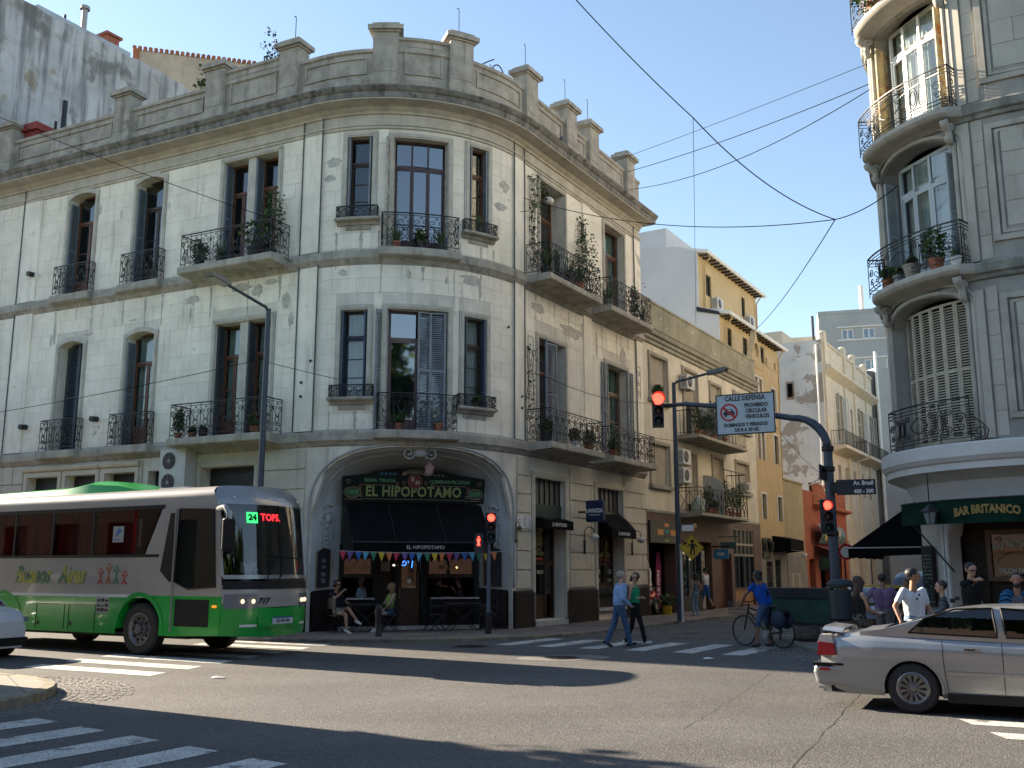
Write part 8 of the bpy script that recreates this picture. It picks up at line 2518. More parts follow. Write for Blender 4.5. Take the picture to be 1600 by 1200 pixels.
# parked taxi and car behind the people
YB = M('taxi_black',(.016,.016,.017),.25,var=.03,coat=.6); YLR = M('taxi_yellow',(.60,.36,.03),.35,var=.03,coat=.5)
hA = math.atan2(uD[1],uD[0]) + math.pi
tx_,tw = car('black taxi with yellow roof parked behind the people at the bar',(9.9,26.6,.07),hA,YB,deckA,roofA,winA,(0,2.62),.31)
for c_ in tx_.children:
    if c_.name.startswith('roof'): c_.data.materials[0] = YLR
for s_ in (-1,1): MB().box(3.3,3.52,s_ * .4,s_ * .68,.58,.70).build('headlight',M('headlamp_glass',(.16,.18,.2),.12,var=0),tx_)
MB().box(3.5,3.58,-.6,.6,.3,.45).build('front_bumper',RUB,tx_)
car('dark grey hatchback parked beyond the taxi',(13.6,33.2,.07),hA,M('dark_grey_paint',(.05,.06,.07),.3,var=.03,coat=.6),deckB,roofB,winB,(0,2.52),.33)

# ---- the bus
bh = np.array((math.sin(R_(119.3)),math.cos(R_(119.3)))); bn_ = np.array((bh[1],-bh[0]))      # heading, right side towards us
bo_ = np.array((-7.74,21.27)) - bn_ * 1.2
BUS = thing('bus','beige and bright green coach-style city bus coming round the corner','bus',(bo_[0],bo_[1],.055),math.atan2(bh[1],bh[0]),None,True)
BG = M('bus_beige',(.36,.342,.31),.32,var=.05,vs=1.5,coat=.5); BGR = M('bus_green',(.010,.34,.045),.3,var=.08,vs=1.2,coat=.5); BSIL = M('bus_silver',(.30,.30,.295),.3,metal=.5,var=.05,coat=.4)
BL,BF,HW = -7.3,2.38,1.25     # rear, front corner, half width


def fx(y,z):
    """front skin: bulges in plan, leans back above the waist"""
    return BF - .06 + .46 * (1 - (abs(y) / HW) ** 2.4) - (max(0,z - 1.25) * .13) - max(0,z - 3.0) ** 2 * 1.2 - max(0,.7 - z) * .12


def front(y0,y1,z0,z1,off,mat,name,nu=16,nv=8,parent=None,shape=None):
    mb = MB()
    def f(u,v):
        z = z0 + (z1 - z0) * v; y = y0 + (y1 - y0) * u
        if shape: z = shape(y,v,z)
        return (fx(y,z) + off,y,z)
    mb.grid(f,nu,nv); return mb.build(name,mat,parent or BUS,smooth=True)


def side(x0,x1,z0,z1,s_,off,mat,name,parent=None,th=.03):
    return MB().box(x0,x1,min(s_ * (HW + off),s_ * (HW + off - th)),max(s_ * (HW + off),s_ * (HW + off - th)),z0,z1).build(name,mat,parent or BUS)


RZ = [(HW,3.05),(HW,3.22),(HW - .03,3.33),(HW - .1,3.40),(HW - .3,3.44),(0,3.47)]
mb = MB(); prof = RZ + [(-y,z) for y,z in RZ[-2::-1]]
stx = [BL,BL + .1,-4,0,.8,1.3,1.8]
vs = [(min(x,fx(y,z)) if x < 1.4 else fx(y * .999,z),y,z) for x in stx for y,z in prof]; m = len(prof)
mb.add(vs,[(i * m + j,i * m + j + 1,(i + 1) * m + j + 1,(i + 1) * m + j) for i in range(len(stx) - 1) for j in range(m - 1)]); mb.build('roof',BG,BUS,smooth=True,sharp=35)
BUSGL = glass_mat('bus_glass',(.62,.56,.56),.3)
WX = [-7.0,-5.65,-4.3,-2.95,-1.6,-.3]
for s_ in (-1,1):
    side(BL,.95,1.22,2.0,s_,0,BG,'side_panel')
    side(BL,-.72,.42,1.22,s_,0,BGR,'lower_panel'); side(.62,1.0,.42,1.22,s_,0,BGR,'lower_panel')
    mb = MB(); mb.prism([(.95,1.22),(2.325,1.22),(2.225,2.0),(2.09,3.05),(.55,3.05),(.05,2.0),(.95,2.0)],s_ * (HW - .03),s_ * HW,'y'); mb.build('corner_panel',BG,BUS)
    mb = MB(); mb.prism([(1.0,.42),(2.29,.46),(2.325,1.22),(1.0,1.22)],s_ * (HW - .03),s_ * HW,'y'); mb.build('corner_skirt',BGR,BUS)
    side(BL,.3,1.17,1.23,s_,.006,WHITEP,'white_band')
    # arch over the front wheel
    for w in (0,-4.55):
        mb = MB(); R0 = .66
        vs = []
        for i in range(21):
            a = R_(180 * i / 20); vs += [(w + R0 * math.cos(a),s_ * (HW + .012),.53 + R0 * math.sin(a)),(w + (R0 + .09) * math.cos(a),s_ * (HW + .012),.53 + (R0 + .09) * math.sin(a)),(w + R0 * math.cos(a),s_ * (HW - .35),.53 + R0 * math.sin(a))]
        mb.add(vs,[f for i in range(20) for f in ((3 * i,3 * i + 1,3 * i + 4,3 * i + 3),(3 * i,3 * i + 3,3 * i + 5,3 * i + 2))]); mb.build('wheel_arch',[BGR],BUS)
        wheel(BUS,w,s_ * 1.07,.53,.29,s_,True)
    # arch spandrels of the lower panel
    mb = MB()
    for i in range(14):
        x0 = -.74 + 1.38 * i / 14; x1 = -.74 + 1.38 * (i + 1) / 14; g = lambda x: .53 + math.sqrt(max(0,.70 ** 2 - min(.70,abs(x)) ** 2))
        if g(x0) < 1.22: mb.add([(x0,s_ * HW,min(1.22,g(x0))),(x1,s_ * HW,min(1.22,g(x1))),(x1,s_ * HW,1.22),(x0,s_ * HW,1.22)],[(0,1,2,3)])
    mb.build('arch_infill',BGR,BUS)
    # glazing
    side(BL,.5,2.0,2.06,s_,.004,RUB,'window_rail'); side(BL,.6,3.0,3.08,s_,.004,RUB,'window_rail')
    for a,b in zip(WX[:-1],WX[1:]):
        w_ = side(a + .03,b - .03,2.06,3.0,s_,0,BUSGL,'side_window',th=.012)
        MB().box(a - .03,a + .03,s_ * (HW - .02),s_ * HW + s_ * .004,2.06,3.0).build('pillar',RUB,BUS)
        for (p,q) in ((a + .05,a + .62),(b - .66,b - .04)):
                mb = MB(); mb.grid(lambda u,v: (p + (q - p) * u,s_ * (HW - .09) + .02 * math.sin(u * 22),2.05 + .95 * v),22,2); mb.build('curtain',M('red_curtain',(.36,.015,.015),.85,var=.1),w_,smooth=True)
    mb = MB(); mb.prism([(-.24,2.06),(.02,2.06),(.47,3.0),(-.24,3.0)],s_ * (HW - .012),s_ * HW,'y'); mb.build('side_window',BUSGL,BUS)
    mb = MB(); mb.prism([(.56,1.72),(.84,1.5),(.9,1.5),(.9,2.9),(.78,2.9)],s_ * HW,s_ * (HW + .008),'y'); mb.build('quarter_window',RUB,BUS)
    dr = MB().prism([(1.0,1.5),(1.4,1.36),(2.15,1.4),(2.02,2.95),(1.05,2.98)],s_ * (HW - .004),s_ * (HW + .012),'y').build('door_window',CARGL,BUS)
    MB().tube([(x,s_ * (HW + .012),z) for x,z in ((1.0,1.5),(1.4,1.36),(2.15,1.4),(2.02,2.95),(1.05,2.98))],.02,5,True).build('door_seal',RUB,dr)
    MB().tube([(.96,s_ * (HW + .01),z) for z in (.5,1.5,2.98)],.022,5).build('grab_rail',BSIL,BUS)
    side(1.05,2.0,.62,1.15,s_,.008,RUB,'battery_hatch',th=.01)
    for (p,q) in ((-2.2,-1.35),(-3.3,-2.35),(-5.6,-5.2)):
        MB().tube([(x,s_ * (HW + .003),z) for x,z in ((p,.48),(p,1.0),(q,1.0),(q,.48))],.008,4).build('hatch_gap',RUB,BUS); MB().box(p + .04,p + .11,s_ * HW,s_ * (HW + .006),.55,.64).build('hatch_latch',RUB,BUS)
    # mirrors
    if s_ > 0: continue
    mr = MB().tube([(2.1,s_ * HW * .99,2.95),(2.4,s_ * (HW + .10),2.98),(2.53,s_ * (HW + .1),2.85),(2.53,s_ * (HW + .1),2.3)],[.05,.06,.06,.04],8).build('mirror_arm',BSIL,BUS,smooth=True); o_ = MB().box(2.47,2.59,s_ * (HW - .04),s_ * (HW + .24),2.1,2.75).build('mirror',RUB,mr); bv = o_.modifiers.new('b','BEVEL'); bv.width = .04; bv.segments = 2
for k in range(3): MB().box(.62 + .08 * k,.72 + .08 * k,-HW - .006,-HW,1.9 + .28 * k,1.97 + .28 * k).build('vent_slot',RUB,BUS)
MB().box(BL - .02,BL,-HW,HW,.42,3.3).build('rear_panel',BG,BUS); MB().box(BL,1.3,-1.1,1.1,.36,.46).build('chassis',RUB,BUS); MB().box(BL,1.2,-1.15,1.15,1.0,1.06).build('cabin_floor',RUB,BUS)
# front
front(-HW,HW,.42,.98,0,BGR,'front_bumper',shape=lambda y,v,z: z + (.10 * (abs(y) / HW) ** 2 if v > .5 else .04 * (abs(y) / HW) ** 2))
front(-HW,HW,.98,1.42,-.012,BG,'front_panel',shape=lambda y,v,z: z + .02)
front(-.62,.62,.60,.86,.035,BGR,'bumper_lip',shape=lambda y,v,z: z)
front(-HW * .98,HW * .98,1.36,1.52,.006,RUB,'wiper_panel'); front(-HW * .98,HW * .98,1.56,1.64,.015,BSIL,'white_waist_strip')
front(-HW * .97,HW * .97,1.6,3.08,.0,CARGL2 if False else glass_mat('windscreen_glass',(.62,.66,.66),.8),'windscreen',24,12)
front(-HW,HW,3.06,3.36,.0,BSIL,'roof_brow',20,8,None,lambda y,v,z: 3.06 + (np.interp(abs(y),[0,.95,1.15,1.22,1.25],[3.475,3.447,3.407,3.337,3.24]) - 3.06) * v); MB().tube([(fx(y,z) + .01,y,z) for y,z in [(-HW * .985,1.6),(-HW * .985,3.06)]],.035,6).build('screen_pillar',BG,BUS); MB().tube([(fx(y,z) + .01,y,z) for y,z in [(HW * .985,1.6),(HW * .985,3.06)]],.035,6).build('screen_pillar',BG,BUS)
MB().tube([(fx(0,z) + .01,0,z) for z in (1.6,2.3,3.06)],.014,5).build('screen_divider',RUB,BUS)
front(-HW * .9,HW * .9,2.62,3.04,-.04,RUB,'destination_box')
LEDR = M('led_red',(1.0,.03,.04),.5,var=0,emit=.4); LEDG = M('led_green',(.05,1.0,.2),.5,var=0,emit=.4)
bt = lambda yc,zc,off: (lambda p: (fx(yc + p[0],zc + p[2]) + off - p[1],yc + p[0],zc + p[2]))
txt(BUS,'TOPS.',.2,bt(-.22,2.80,.01),LEDR,'led_text',off=.006,ext=.002); front(-.78,-.55,2.68,2.90,.008,LEDG,'led_panel',3,3)
lettering(MB(),'24',.17,bt(-.665,2.79,.016),off=.01,ext=.002).build('led_digits',RUB,BUS)
for s_ in (-1,1):
    h_ = front(s_ * HW * .97,s_ * .62,.98,1.26,.006,M('headlamp_glass',(.16,.18,.2),.12,var=0),'headlight',6,4)
    for y in (.72,.92): MB().ell((fx(s_ * y,1.12) + .02,s_ * y,1.12),.02,.05,.045,10,6).build('lit_lamp',HEADL,h_)
    front(s_ * .95,s_ * .62,.62,.67,.012,WHITEP,'fog_light',4,1); MB().box(2.1,2.21,s_ * HW,s_ * (HW + .02),1.0,1.05).build('indicator',M('indicator_amber',(.9,.28,.02),.4,var=0,emit=.25),BUS)
    mb = MB(); mb.tube([(fx(s_ * .2,1.5) + .03,s_ * .2 - .3,1.5),(fx(s_ * .1,2.0) + .03,s_ * .1,2.0)],.012,4); mb.tube([(fx(s_ * .1 - .35,2.02) + .03,s_ * .1 - .35,2.02),(fx(.3,1.98) + .03,s_ * .1 + .4,1.98)],.014,4); mb.build('wiper',RUB,BUS)
for y in (-.95,-.12,0,.12,.24,.95): MB().ell((fx(y,3.2) + .004,y,3.2),.01,.05,.022,8,4).build('marker_lamp',WHITEP,BUS)
front(-.3,.3,.66,.80,.05,M('plate_white',(.55,.58,.62),.5,var=.05),'number_plate',4,2); txt(BUS,'AD 091 BK',.085,bt(0,.72,.055),SB,'plate_digits',off=.002,ext=.001); front(-.3,.3,.775,.80,.056,M('plate_blue',(.03,.08,.3),.5,var=0),'plate_band',4,1)
txt(BUS,'717',.16,lambda p: (fx(-.5 + p[0],1.12 + p[2]) + .004 - p[1],-.5 + p[0],1.12 + p[2]),RUB,'fleet_number',shear=.4,off=.006,ext=.002)
# roof pod
mb = MB(); st_ = [(-6.2,.5,3.46),(-5.9,.8,3.62),(-3.2,.88,3.66),(-2.4,.85,3.78),(-1.6,.72,3.70),(-.9,.5,3.48)]
vs = []
for x,w,z in st_:
    for a in range(9):
        t_ = math.pi * a / 8; vs.append((x,w * math.cos(t_),3.42 + (z - 3.42) * math.sin(t_) ** .45 + .0))
mb.add(vs,[(i * 9 + j,(i + 1) * 9 + j,(i + 1) * 9 + j + 1,i * 9 + j + 1) for i in range(5) for j in range(8)]); mb.build('roof_air_unit',BGR,BUS,smooth=True,sharp=40); MB().box(-.6,.3,-.4,.4,3.45,3.53).build('roof_hatch',WHITEP,BUS)
# side lettering, near side reads along +x
bs_ = lambda xc,zc: (lambda p: (xc + p[0],-HW - .008 + p[1],zc + p[2]))
LETG = M('bus_lettering',(.03,.14,.06),.5,var=0,patch=[((.42,.40,.05),2.2,.46,.54),((.02,.04,.03),1.6,.60,.64)])
for b,x in (('Buenos',-3.55),('Aires',-2.2)): txt(BUS,b,.52,bs_(x,1.62),LETG,'side_lettering',shear=.35,off=.014,ext=.003,sx=.78)
for k,(x,c_) in enumerate(((-1.25,(.5,.06,.04)),(-1.0,(.45,.12,.03)),(-.75,(.03,.2,.08)),(-.5,(.5,.05,.03)))):
    mb = MB(); hh = [.26,.36,.3,.2][k]; z = 1.45; bw = -HW
    mb.lathe([(0,bw - .008),(.035,bw - .008)],(x,0,z + hh + .04),10,'y')
    for ln in ([(-.09,hh * .95),(0,hh * .75),(.09,hh * .98)],[(0,hh * .8),(0,hh * .35),(-.07,0)],[(0,hh * .35),(.07,0)]): mb.tube([(x + a,bw - .006,z + b) for a,b in ln],.016,4)
    mb.build('dancing_figure',M('figure_paint_%d' % k,c_,.5,var=0),BUS)
MB().box(-.95,-.62,-HW - .006,-HW,2.32,2.66).build('window_poster',PAPER,BUS); txt(BUS,'JP',.16,bs_(-.78,2.53),M('poster_blue',(.02,.15,.45),.6,var=0),'poster_print',shear=.3,off=.008,ext=.002); MB().box(-.9,-.68,-HW - .009,-HW - .006,2.37,2.385).build('poster_line',BLUEINK,BUS)
nb = MB(); rr = random.Random(6); MB().box(-1.32,-.92,-HW - .006,-HW,.84,1.18).build('notice_panel',PAPER,BUS)
for k in range(9): nb.box(-1.30 + .125 * (k % 3),-1.20 + .125 * (k % 3),-HW - .008,-HW - .006,.87 + .10 * (k // 3),.87 + .10 * (k // 3) + rr.uniform(.03,.08))
nb.build('notice_print',RUB,BUS)
# driver's place (left side of the bus)
MB().box(1.65,2.05,-1.0,1.0,1.06,1.5).build('dashboard',RUB,BUS); MB().tube([(1.62 + .1 * math.sin(a),.55 + .2 * math.cos(a),1.72 + .17 * math.sin(a)) for a in [2 * math.pi * i / 18 for i in range(18)]],.016,5,True).build('steering_wheel',RUB,BUS); MB().cyl((1.8,.55,1.45),(1.64,.55,1.7),.03).build('steering_column',RUB,BUS)
MB().box(.85,1.05,.3,.8,1.06,2.0).build('driver_seat',RUB,BUS); MB().box(1.0,1.4,.3,.8,1.06,1.38).build('driver_seat_base',RUB,BUS); MB().box(.45,.5,-1.15,1.15,1.06,1.9).build('cab_partition',RUB,BUS)
for k in range(5): MB().box(-1.2 - 1.0 * k,-.95 - 1.0 * k,-1.0,1.0,1.06,2.25).build('passenger_seat',M('seat_red',(.06,.01,.012),.9,var=.2),BUS)

# ------------------------------------------------------------------ people
SKINS = [M('skin_tan',(.36,.19,.12),.55,var=.06),M('skin_fair',(.46,.28,.20),.55,var=.06),M('skin_brown',(.20,.10,.06),.55,var=.06)]
HAIRS = dict(black=M('black_hair',(.010,.009,.009),.55,var=.3,vs=40),brown=M('brown_hair',(.035,.018,.011),.55,var=.3,vs=40),blond=M('blond_hair',(.26,.16,.065),.6,var=.3,vs=40),grey=M('grey_hair',(.30,.27,.22),.7,var=.2,vs=40))
DENIM = M('denim',(.04,.085,.17),.85,var=.25,vs=14); WSHOE = M('white_sneaker',(.55,.55,.54),.6,var=.05); DSHOE = M('dark_shoe',(.02,.02,.022),.6,var=.1); LIP = M('lips',(.25,.07,.06),.5,var=0); EYEM = M('eye_dark',(.015,.012,.01),.3,var=0)
V = Vector


def cone(mb,a,b,ra,rb,n=10):
    """round-ended tapered limb"""
    a,b = V(a),V(b); d = b - a; L_ = d.length or 1e-6; d = d / L_
    pts,rs = [],[]
    for k in (-90,-60,-30,0): pts.append(a + d * (ra * math.sin(R_(k)))); rs.append(max(.0015,ra * math.cos(R_(k))))
    for k in (0,30,60,90): pts.append(b + d * (rb * math.sin(R_(k)))); rs.append(max(.0015,rb * math.cos(R_(k))))
    mb.tube(pts,rs,n)


def ik(a,b,l1,l2,pole):
    a,b,pole = V(a),V(b),V(pole); d = b - a; L_ = min(d.length,(l1 + l2) * .999); d = d.normalized()
    x = (l1 * l1 - l2 * l2 + L_ * L_) / (2 * L_); h = math.sqrt(max(0,l1 * l1 - x * x))
    p = pole - d * pole.dot(d)
    p = p.normalized() if p.length > 1e-6 else V((0,1,0))
    return a + d * x + p * h,a + d * L_


def person(label,loc,az,top,bottom,h=1.72,skin=0,hair='black',long_=0,sleeve=.5,legs=2.,shoe=DSHOE,pel=(0,0,.93),lean=(0,0),lh=(-.27,.05,.80),rh=(.27,.05,.80),lf=(-.1,.02,.08),rf=(.1,-.02,.08),kn=None,el=None,yaw=0,nod=0,slim=1.,glasses=False,beard=False,loose=0.,holds=None,sit=False):
    """standing figure facing local +y; hands and feet are targets, knees and elbows follow; az is the way it faces"""
    k = h / 1.77
    t = thing('person',label,'person',loc,R_(-az),None,True)
    P = V(pel); up = V((lean[0],lean[1],1)).normalized()
    ch = P + up * .38; nk = P + up * .55; hdc = nk + V((0,.03,.162))
    pr = []                                                            # (a, b, ra, rb, tag)
    def add(a,b,ra,rb,tg): pr.append((V(a),V(b),ra,rb,tg))
    w = slim
    for s_ in (-1,1):
        add(P + V((s_ * .065 * w,0,.0)),P + V((s_ * .07 * w,0,.07)),.115 * w,.11 * w,1)
        add(P + V((s_ * .06 * w,0,.10)),ch + V((s_ * .085 * w,0,0)),(.105 + loose) * w,(.108 + loose) * w,0)
        add(ch + V((s_ * .08 * w,.0,.02)),nk + V((s_ * .13 * w,0,-.075)),.10 * w,.055,0)
    add(nk + V((0,-.01,-.06)),nk + V((0,.015,.09)),.055,.05,2)
    Rm = Matrix.Rotation(R_(-yaw),3,'Z') @ Matrix.Rotation(R_(-nod),3,'X'); HH = lambda x,y,z: hdc + Rm @ V((x,y,z))
    add(HH(0,-.015,.03),HH(0,.01,.035),.088,.085,2); add(HH(0,.035,-.055),HH(0,.02,.0),.052,.072,2); add(HH(0,.098,-.005),HH(0,.112,-.022),.009,.014,2)
    for s_ in (-1,1): add(HH(s_ * .085,-.005,-.012),HH(s_ * .088,-.01,.02),.014,.018,2)
    hands = []
    for s_,tgt,e_ in ((-1,lh,0),(1,rh,1)):
        sh = nk + V((s_ * .175 * w,-.005,-.06)); pole = (el or {}).get(s_,(s_ * .35,-1,-.35))
        E,Hn = ik(sh,tgt,.29,.26,pole)
        add(sh,E,.048,.039,2 if sleeve < .05 else 2); add(E,Hn,.038,.026,2)
        if sleeve > .05: add(sh,sh.lerp(E,min(1,sleeve)),.062 + loose * .5,.055 + loose * .5,0)
        if sleeve > 1: add(E,E.lerp(Hn,sleeve - 1),.052 + loose * .4,.042 + loose * .3,0)
        d = (Hn - E).normalized(); add(Hn,Hn + d * .07,.028,.034,2); hands.append((s_,Hn + d * .07,d,E))
    for s_,tgt in ((-1,lf),(1,rf)):
        hp = P + V((s_ * .085 * w,0,-.02)); pole = (kn or {}).get(s_,(s_ * .1,1,.1))
        K_,A_ = ik(hp,tgt,.43,.42,pole); q = (hp - P)
        if legs < 2: add(hp,K_,.075 * w,.052,2); add(K_,A_,.056,.036,2)
        add(hp,hp.lerp(K_,min(1,legs)),(.088 + loose * .6) * w,(.088 - .026 * min(1,legs) + loose * .5) * w,1)
        if legs > 1: add(K_,K_.lerp(A_,legs - 1),.064 + loose * .4,.05 + loose * .4,1)
        sd = (A_ - K_).normalized(); fw = V((sd.x * .0,1,0)); fw = (fw - sd * fw.dot(sd)).normalized() if sit is False else V((0,.96,-.28))
        add(A_ + V((0,0,-.02)) - fw * .05,A_ + fw * .15 + V((0,0,-.035)),.048,.036,3)
    mb = MB()
    for (a,b,ra,rb,tg) in pr: cone(mb,a,b,ra,rb)
    body = mb.build('body',[top,bottom,SKINS[skin],shoe] if False else top,t)
    md = body.modifiers.new('r','REMESH'); md.mode = 'VOXEL'; md.voxel_size = .013; md.use_smooth_shade = True
    ms = body.modifiers.new('s','SMOOTH'); ms.iterations = 3; ms.factor = .5
    bake(body); me = body.data
    n = len(me.polygons); c = np.empty(n * 3); me.polygons.foreach_get('center',c); c = c.reshape(-1,3); best = np.full(n,9.); tg_ = np.zeros(n,int)
    for (a,b,ra,rb,tg) in pr:
        a_ = np.array(a); d = np.array(b) - a_; L2 = max(1e-9,d @ d); u = np.clip(((c - a_) @ d) / L2,0,1); ds = np.linalg.norm(c - a_ - u[:,None] * d,axis=1) - (ra + (rb - ra) * u)
        ds = ds - (.004 if tg != 2 else 0); m_ = ds < best; best[m_] = ds[m_]; tg_[m_] = tg
    bm = bmesh.new(); bm.from_mesh(me)
    me.materials.clear()
    for m_ in (top,bottom,SKINS[skin],shoe): me.materials.append(m_)
    bm.faces.ensure_lookup_table()
    for i,f in enumerate(bm.faces): f.material_index = int(tg_[i]); f.smooth = True
    # fingers, rooted in the palm
    fb = MB()
    for (s_,q,d,E) in hands:
        side_ = d.cross(V((0,0,1))); side_ = side_.normalized() if side_.length > .1 else V((1,0,0)); dn = d.cross(side_).normalized()
        if dn.y < 0: dn = -dn
        for j,l in enumerate((.062,.072,.068,.052)):
            o_ = q + side_ * ((j - 1.5) * .017); m1 = o_ + d * l * .5 + dn * .008; fb.tube([o_ - d * .02,m1,m1 + d * l * .35 + dn * .03],[.0095,.0088,.007],6)
        o_ = q - d * .04 - side_ * .03 * s_; fb.tube([o_,o_ + d * .03 - side_ * .02 * s_ + dn * .01,o_ + d * .06 - side_ * .014 * s_ + dn * .025],[.012,.0105,.008],6)
    vs = [bm.verts.new(p) for p in fb.v]
    for f in fb.f:
        try: g = bm.faces.new([vs[i] for i in f]); g.material_index = 2; g.smooth = True
        except ValueError: pass
    bm.to_mesh(me); bm.free()
    # head details
    hm = MB(); rr = random.Random(len(label) * 7)
    o0 = len(hm.v); hm.ell((0,-.028,.052),.098,.104,.088,16,10)
    hm.xform(lambda p: tuple(HH(*(np.array(p) * (1 + .02 * math.sin(p[0] * 90 + p[2] * 70))))))
    if long_: cone(hm,HH(0,-.06,.03),HH(0,-.06,-.025),.058,.036)
    else: cone(hm,HH(0,-.045,.03),HH(0,-.05,-.0),.07,.055)
    if long_:
        for j in range(9):
            a = R_(180 + 200 * (j / 8 - .5)); x,y = .085 * math.sin(a),.02 + .085 * math.cos(a); q = HH(x,y - .01,.03)
            cone(hm,q,V((q.x * 1.0,q.y - .03,q.z - .02)) + V((rr.uniform(-.02,.02),-.02,-long_ * rr.uniform(.8,1.05))),.036,.016,7)
    hm.build('hair',HAIRS[hair],t,smooth=True)
    for s_ in (-1,1): MB().ell(HH(s_ * .034,.083,.008),.012,.007,.008,8,5).build('eye',EYEM,t)
    MB().ell(HH(0,.084,-.058),.022,.007,.006,8,5).build('mouth',LIP,t)
    if beard: bd = MB(); cone(bd,HH(0,.045,-.08),HH(0,.02,-.05),.05,.07); bd.build('beard',HAIRS[hair],t,smooth=True)
    if glasses:
        gm = MB(); [gm.ell(HH(s_ * .036,.094,.008),.03,.006,.022,10,5) for s_ in (-1,1)]; gm.tube([HH(-.09,0,.015),HH(-.07,.09,.015),HH(.07,.09,.015),HH(.09,0,.015)],.005,4); gm.build('sunglasses',RUB,t)
    t.scale = (k,k,k)
    if holds: t2 = holds(t,k)
    return t,hands,k


TX = lambda n,c,**kw: M(n,c,.85,var=kw.pop('var',.2),vs=kw.pop('vs',9),bump=.9,bs=11,spec=.2,**kw)
BLK_T = TX('black_cotton',(.014,.014,.015)); LIME = TX('lime_top',(.34,.48,.12)); SKY = TX('pale_blue_check_shirt',(.20,.34,.55),stripes=((.28,.40,.58),(38,38,30),.3)); GRE = TX('emerald_top',(.015,.26,.13)); ROY = TX('royal_blue_tee',(.012,.075,.36)); GRYT = TX('grey_top',(.12,.13,.15)); WHT = TX('white_tee',(.62,.65,.68),var=.05); PUR = TX('purple_shirt',(.16,.105,.19)); PLD = TX('grey_plaid_shirt',(.09,.11,.12),stripes=((.03,.04,.05),(14,14,11),.4)); BPL = TX('blue_plaid_shirt',(.02,.14,.30),stripes=((.012,.02,.04),(11,11,13),.45)); MUS = TX('mustard_top',(.22,.13,.03)); CAMO = TX('camouflage_shorts',(.10,.10,.085),var=.2,patch=[((.02,.02,.02),13,.5,.54),((.3,.29,.26),17,.58,.62)]); LTJ = TX('light_jeans',(.20,.28,.38)); GRT = TX('grey_trousers',(.17,.155,.15)); BEI_S = TX('beige_shorts',(.42,.37,.31)); LEG = TX('black_leggings',(.012,.012,.014)); BLS = TX('blue_shorts',(.02,.10,.30)); PBL = TX('pale_shirt',(.36,.44,.55))
g_ = .07
# couple on the crosswalk
person('grey-haired man in loose pale blue shirt and jeans on the crosswalk',(2.45,23.3,g_),70,SKY,DENIM,1.70,1,'grey',sleeve=1.9,loose=.025,lean=(.02,.10),lf=(-.1,-.30,.12),rf=(.1,.22,.08),lh=(-.24,.06,.84),rh=(.16,.20,.98),yaw=35,nod=-12)
person('woman in emerald top and black leggings beside the grey-haired man',(2.86,23.75,g_),118,GRE,LEG,1.66,1,'brown',.10,0,2,WSHOE,lf=(-.09,.22,.08),rf=(.09,-.22,.1),lh=(-.26,-.06,.80),rh=(.06,.17,1.16),yaw=95,glasses=True)
# seated pair, cafe
fdeg = math.degrees(fz)
a_ = FF((-2.05,-.55,0)); person('seated man in black with crossed legs at the left cafe table',(a_[0],a_[1],ZP),90 - fdeg + 55,BLK_T,BEI_S,1.76,0,'brown',.06,.6,.55,WSHOE,pel=(0,-.04,.55),lean=(0,-.22),lf=(-.08,.62,.32),rf=(.16,.50,.08),kn={-1: (.5,.6,1),1: (0,1,1)},lh=(-.42,.05,.68),rh=(.10,.22,1.08),yaw=-8,glasses=True,sit=True)
a_ = FF((-.72,-.55,0)); person('seated blond woman in lime top and denim shorts at the cafe',(a_[0],a_[1],ZP),90 - fdeg - 200,LIME,DENIM,1.66,1,'blond',.26,0,.3,WSHOE,pel=(0,-.04,.55),lean=(0,-.06),lf=(-.04,.44,.08),rf=(.03,.34,.16),kn={-1: (.1,1,1),1: (0,1,1)},lh=(-.1,.26,.62),rh=(.16,.26,.62),yaw=38,nod=-14,slim=.9,sit=True)
for (u,d,az_,tp_,hr,lab,kw) in ((-1.25,SFD - .55,-60,PBL,'grey','man in pale shirt sitting inside the left cafe window',{}),(.85,SFD - .5,70,BLK_T,'black','man in black drinking inside the right cafe window',dict(rh=(.08,.24,1.15))),(1.6,SFD - .5,-70,TX('brown_top',(.05,.035,.03)),'brown','woman resting her chin inside the right cafe window',dict(lh=(-.06,.22,1.05)))):
    a_ = FF((u,d,0)); kw2 = dict(lh=(-.15,.36,.82),rh=(.15,.36,.82)); kw2.update(kw)
    person(lab,(a_[0],a_[1],ZP + .06),az_ - fdeg,tp_,LEG,1.72,0,hr,0,.6,2,pel=(0,0,.58),lean=(0,.1),lf=(-.1,.4,.08),rf=(.1,.4,.08),kn={-1: (0,1,1),1: (0,1,1)},sit=True,**kw2)
    t = thing('bar_stool','dark bar stool under the %s' % lab.split(' inside')[0],'stool',(a_[0],a_[1],ZP)); MB().lathe([(0,.47),(.18,.47),(.18,.52),(0,.52)],(a_[0],a_[1],ZP),12).build('seat',SHOPW,t); MB().cyl((a_[0],a_[1],ZP + .1),(a_[0],a_[1],ZP + .47),.04).build('leg',IRON,t)
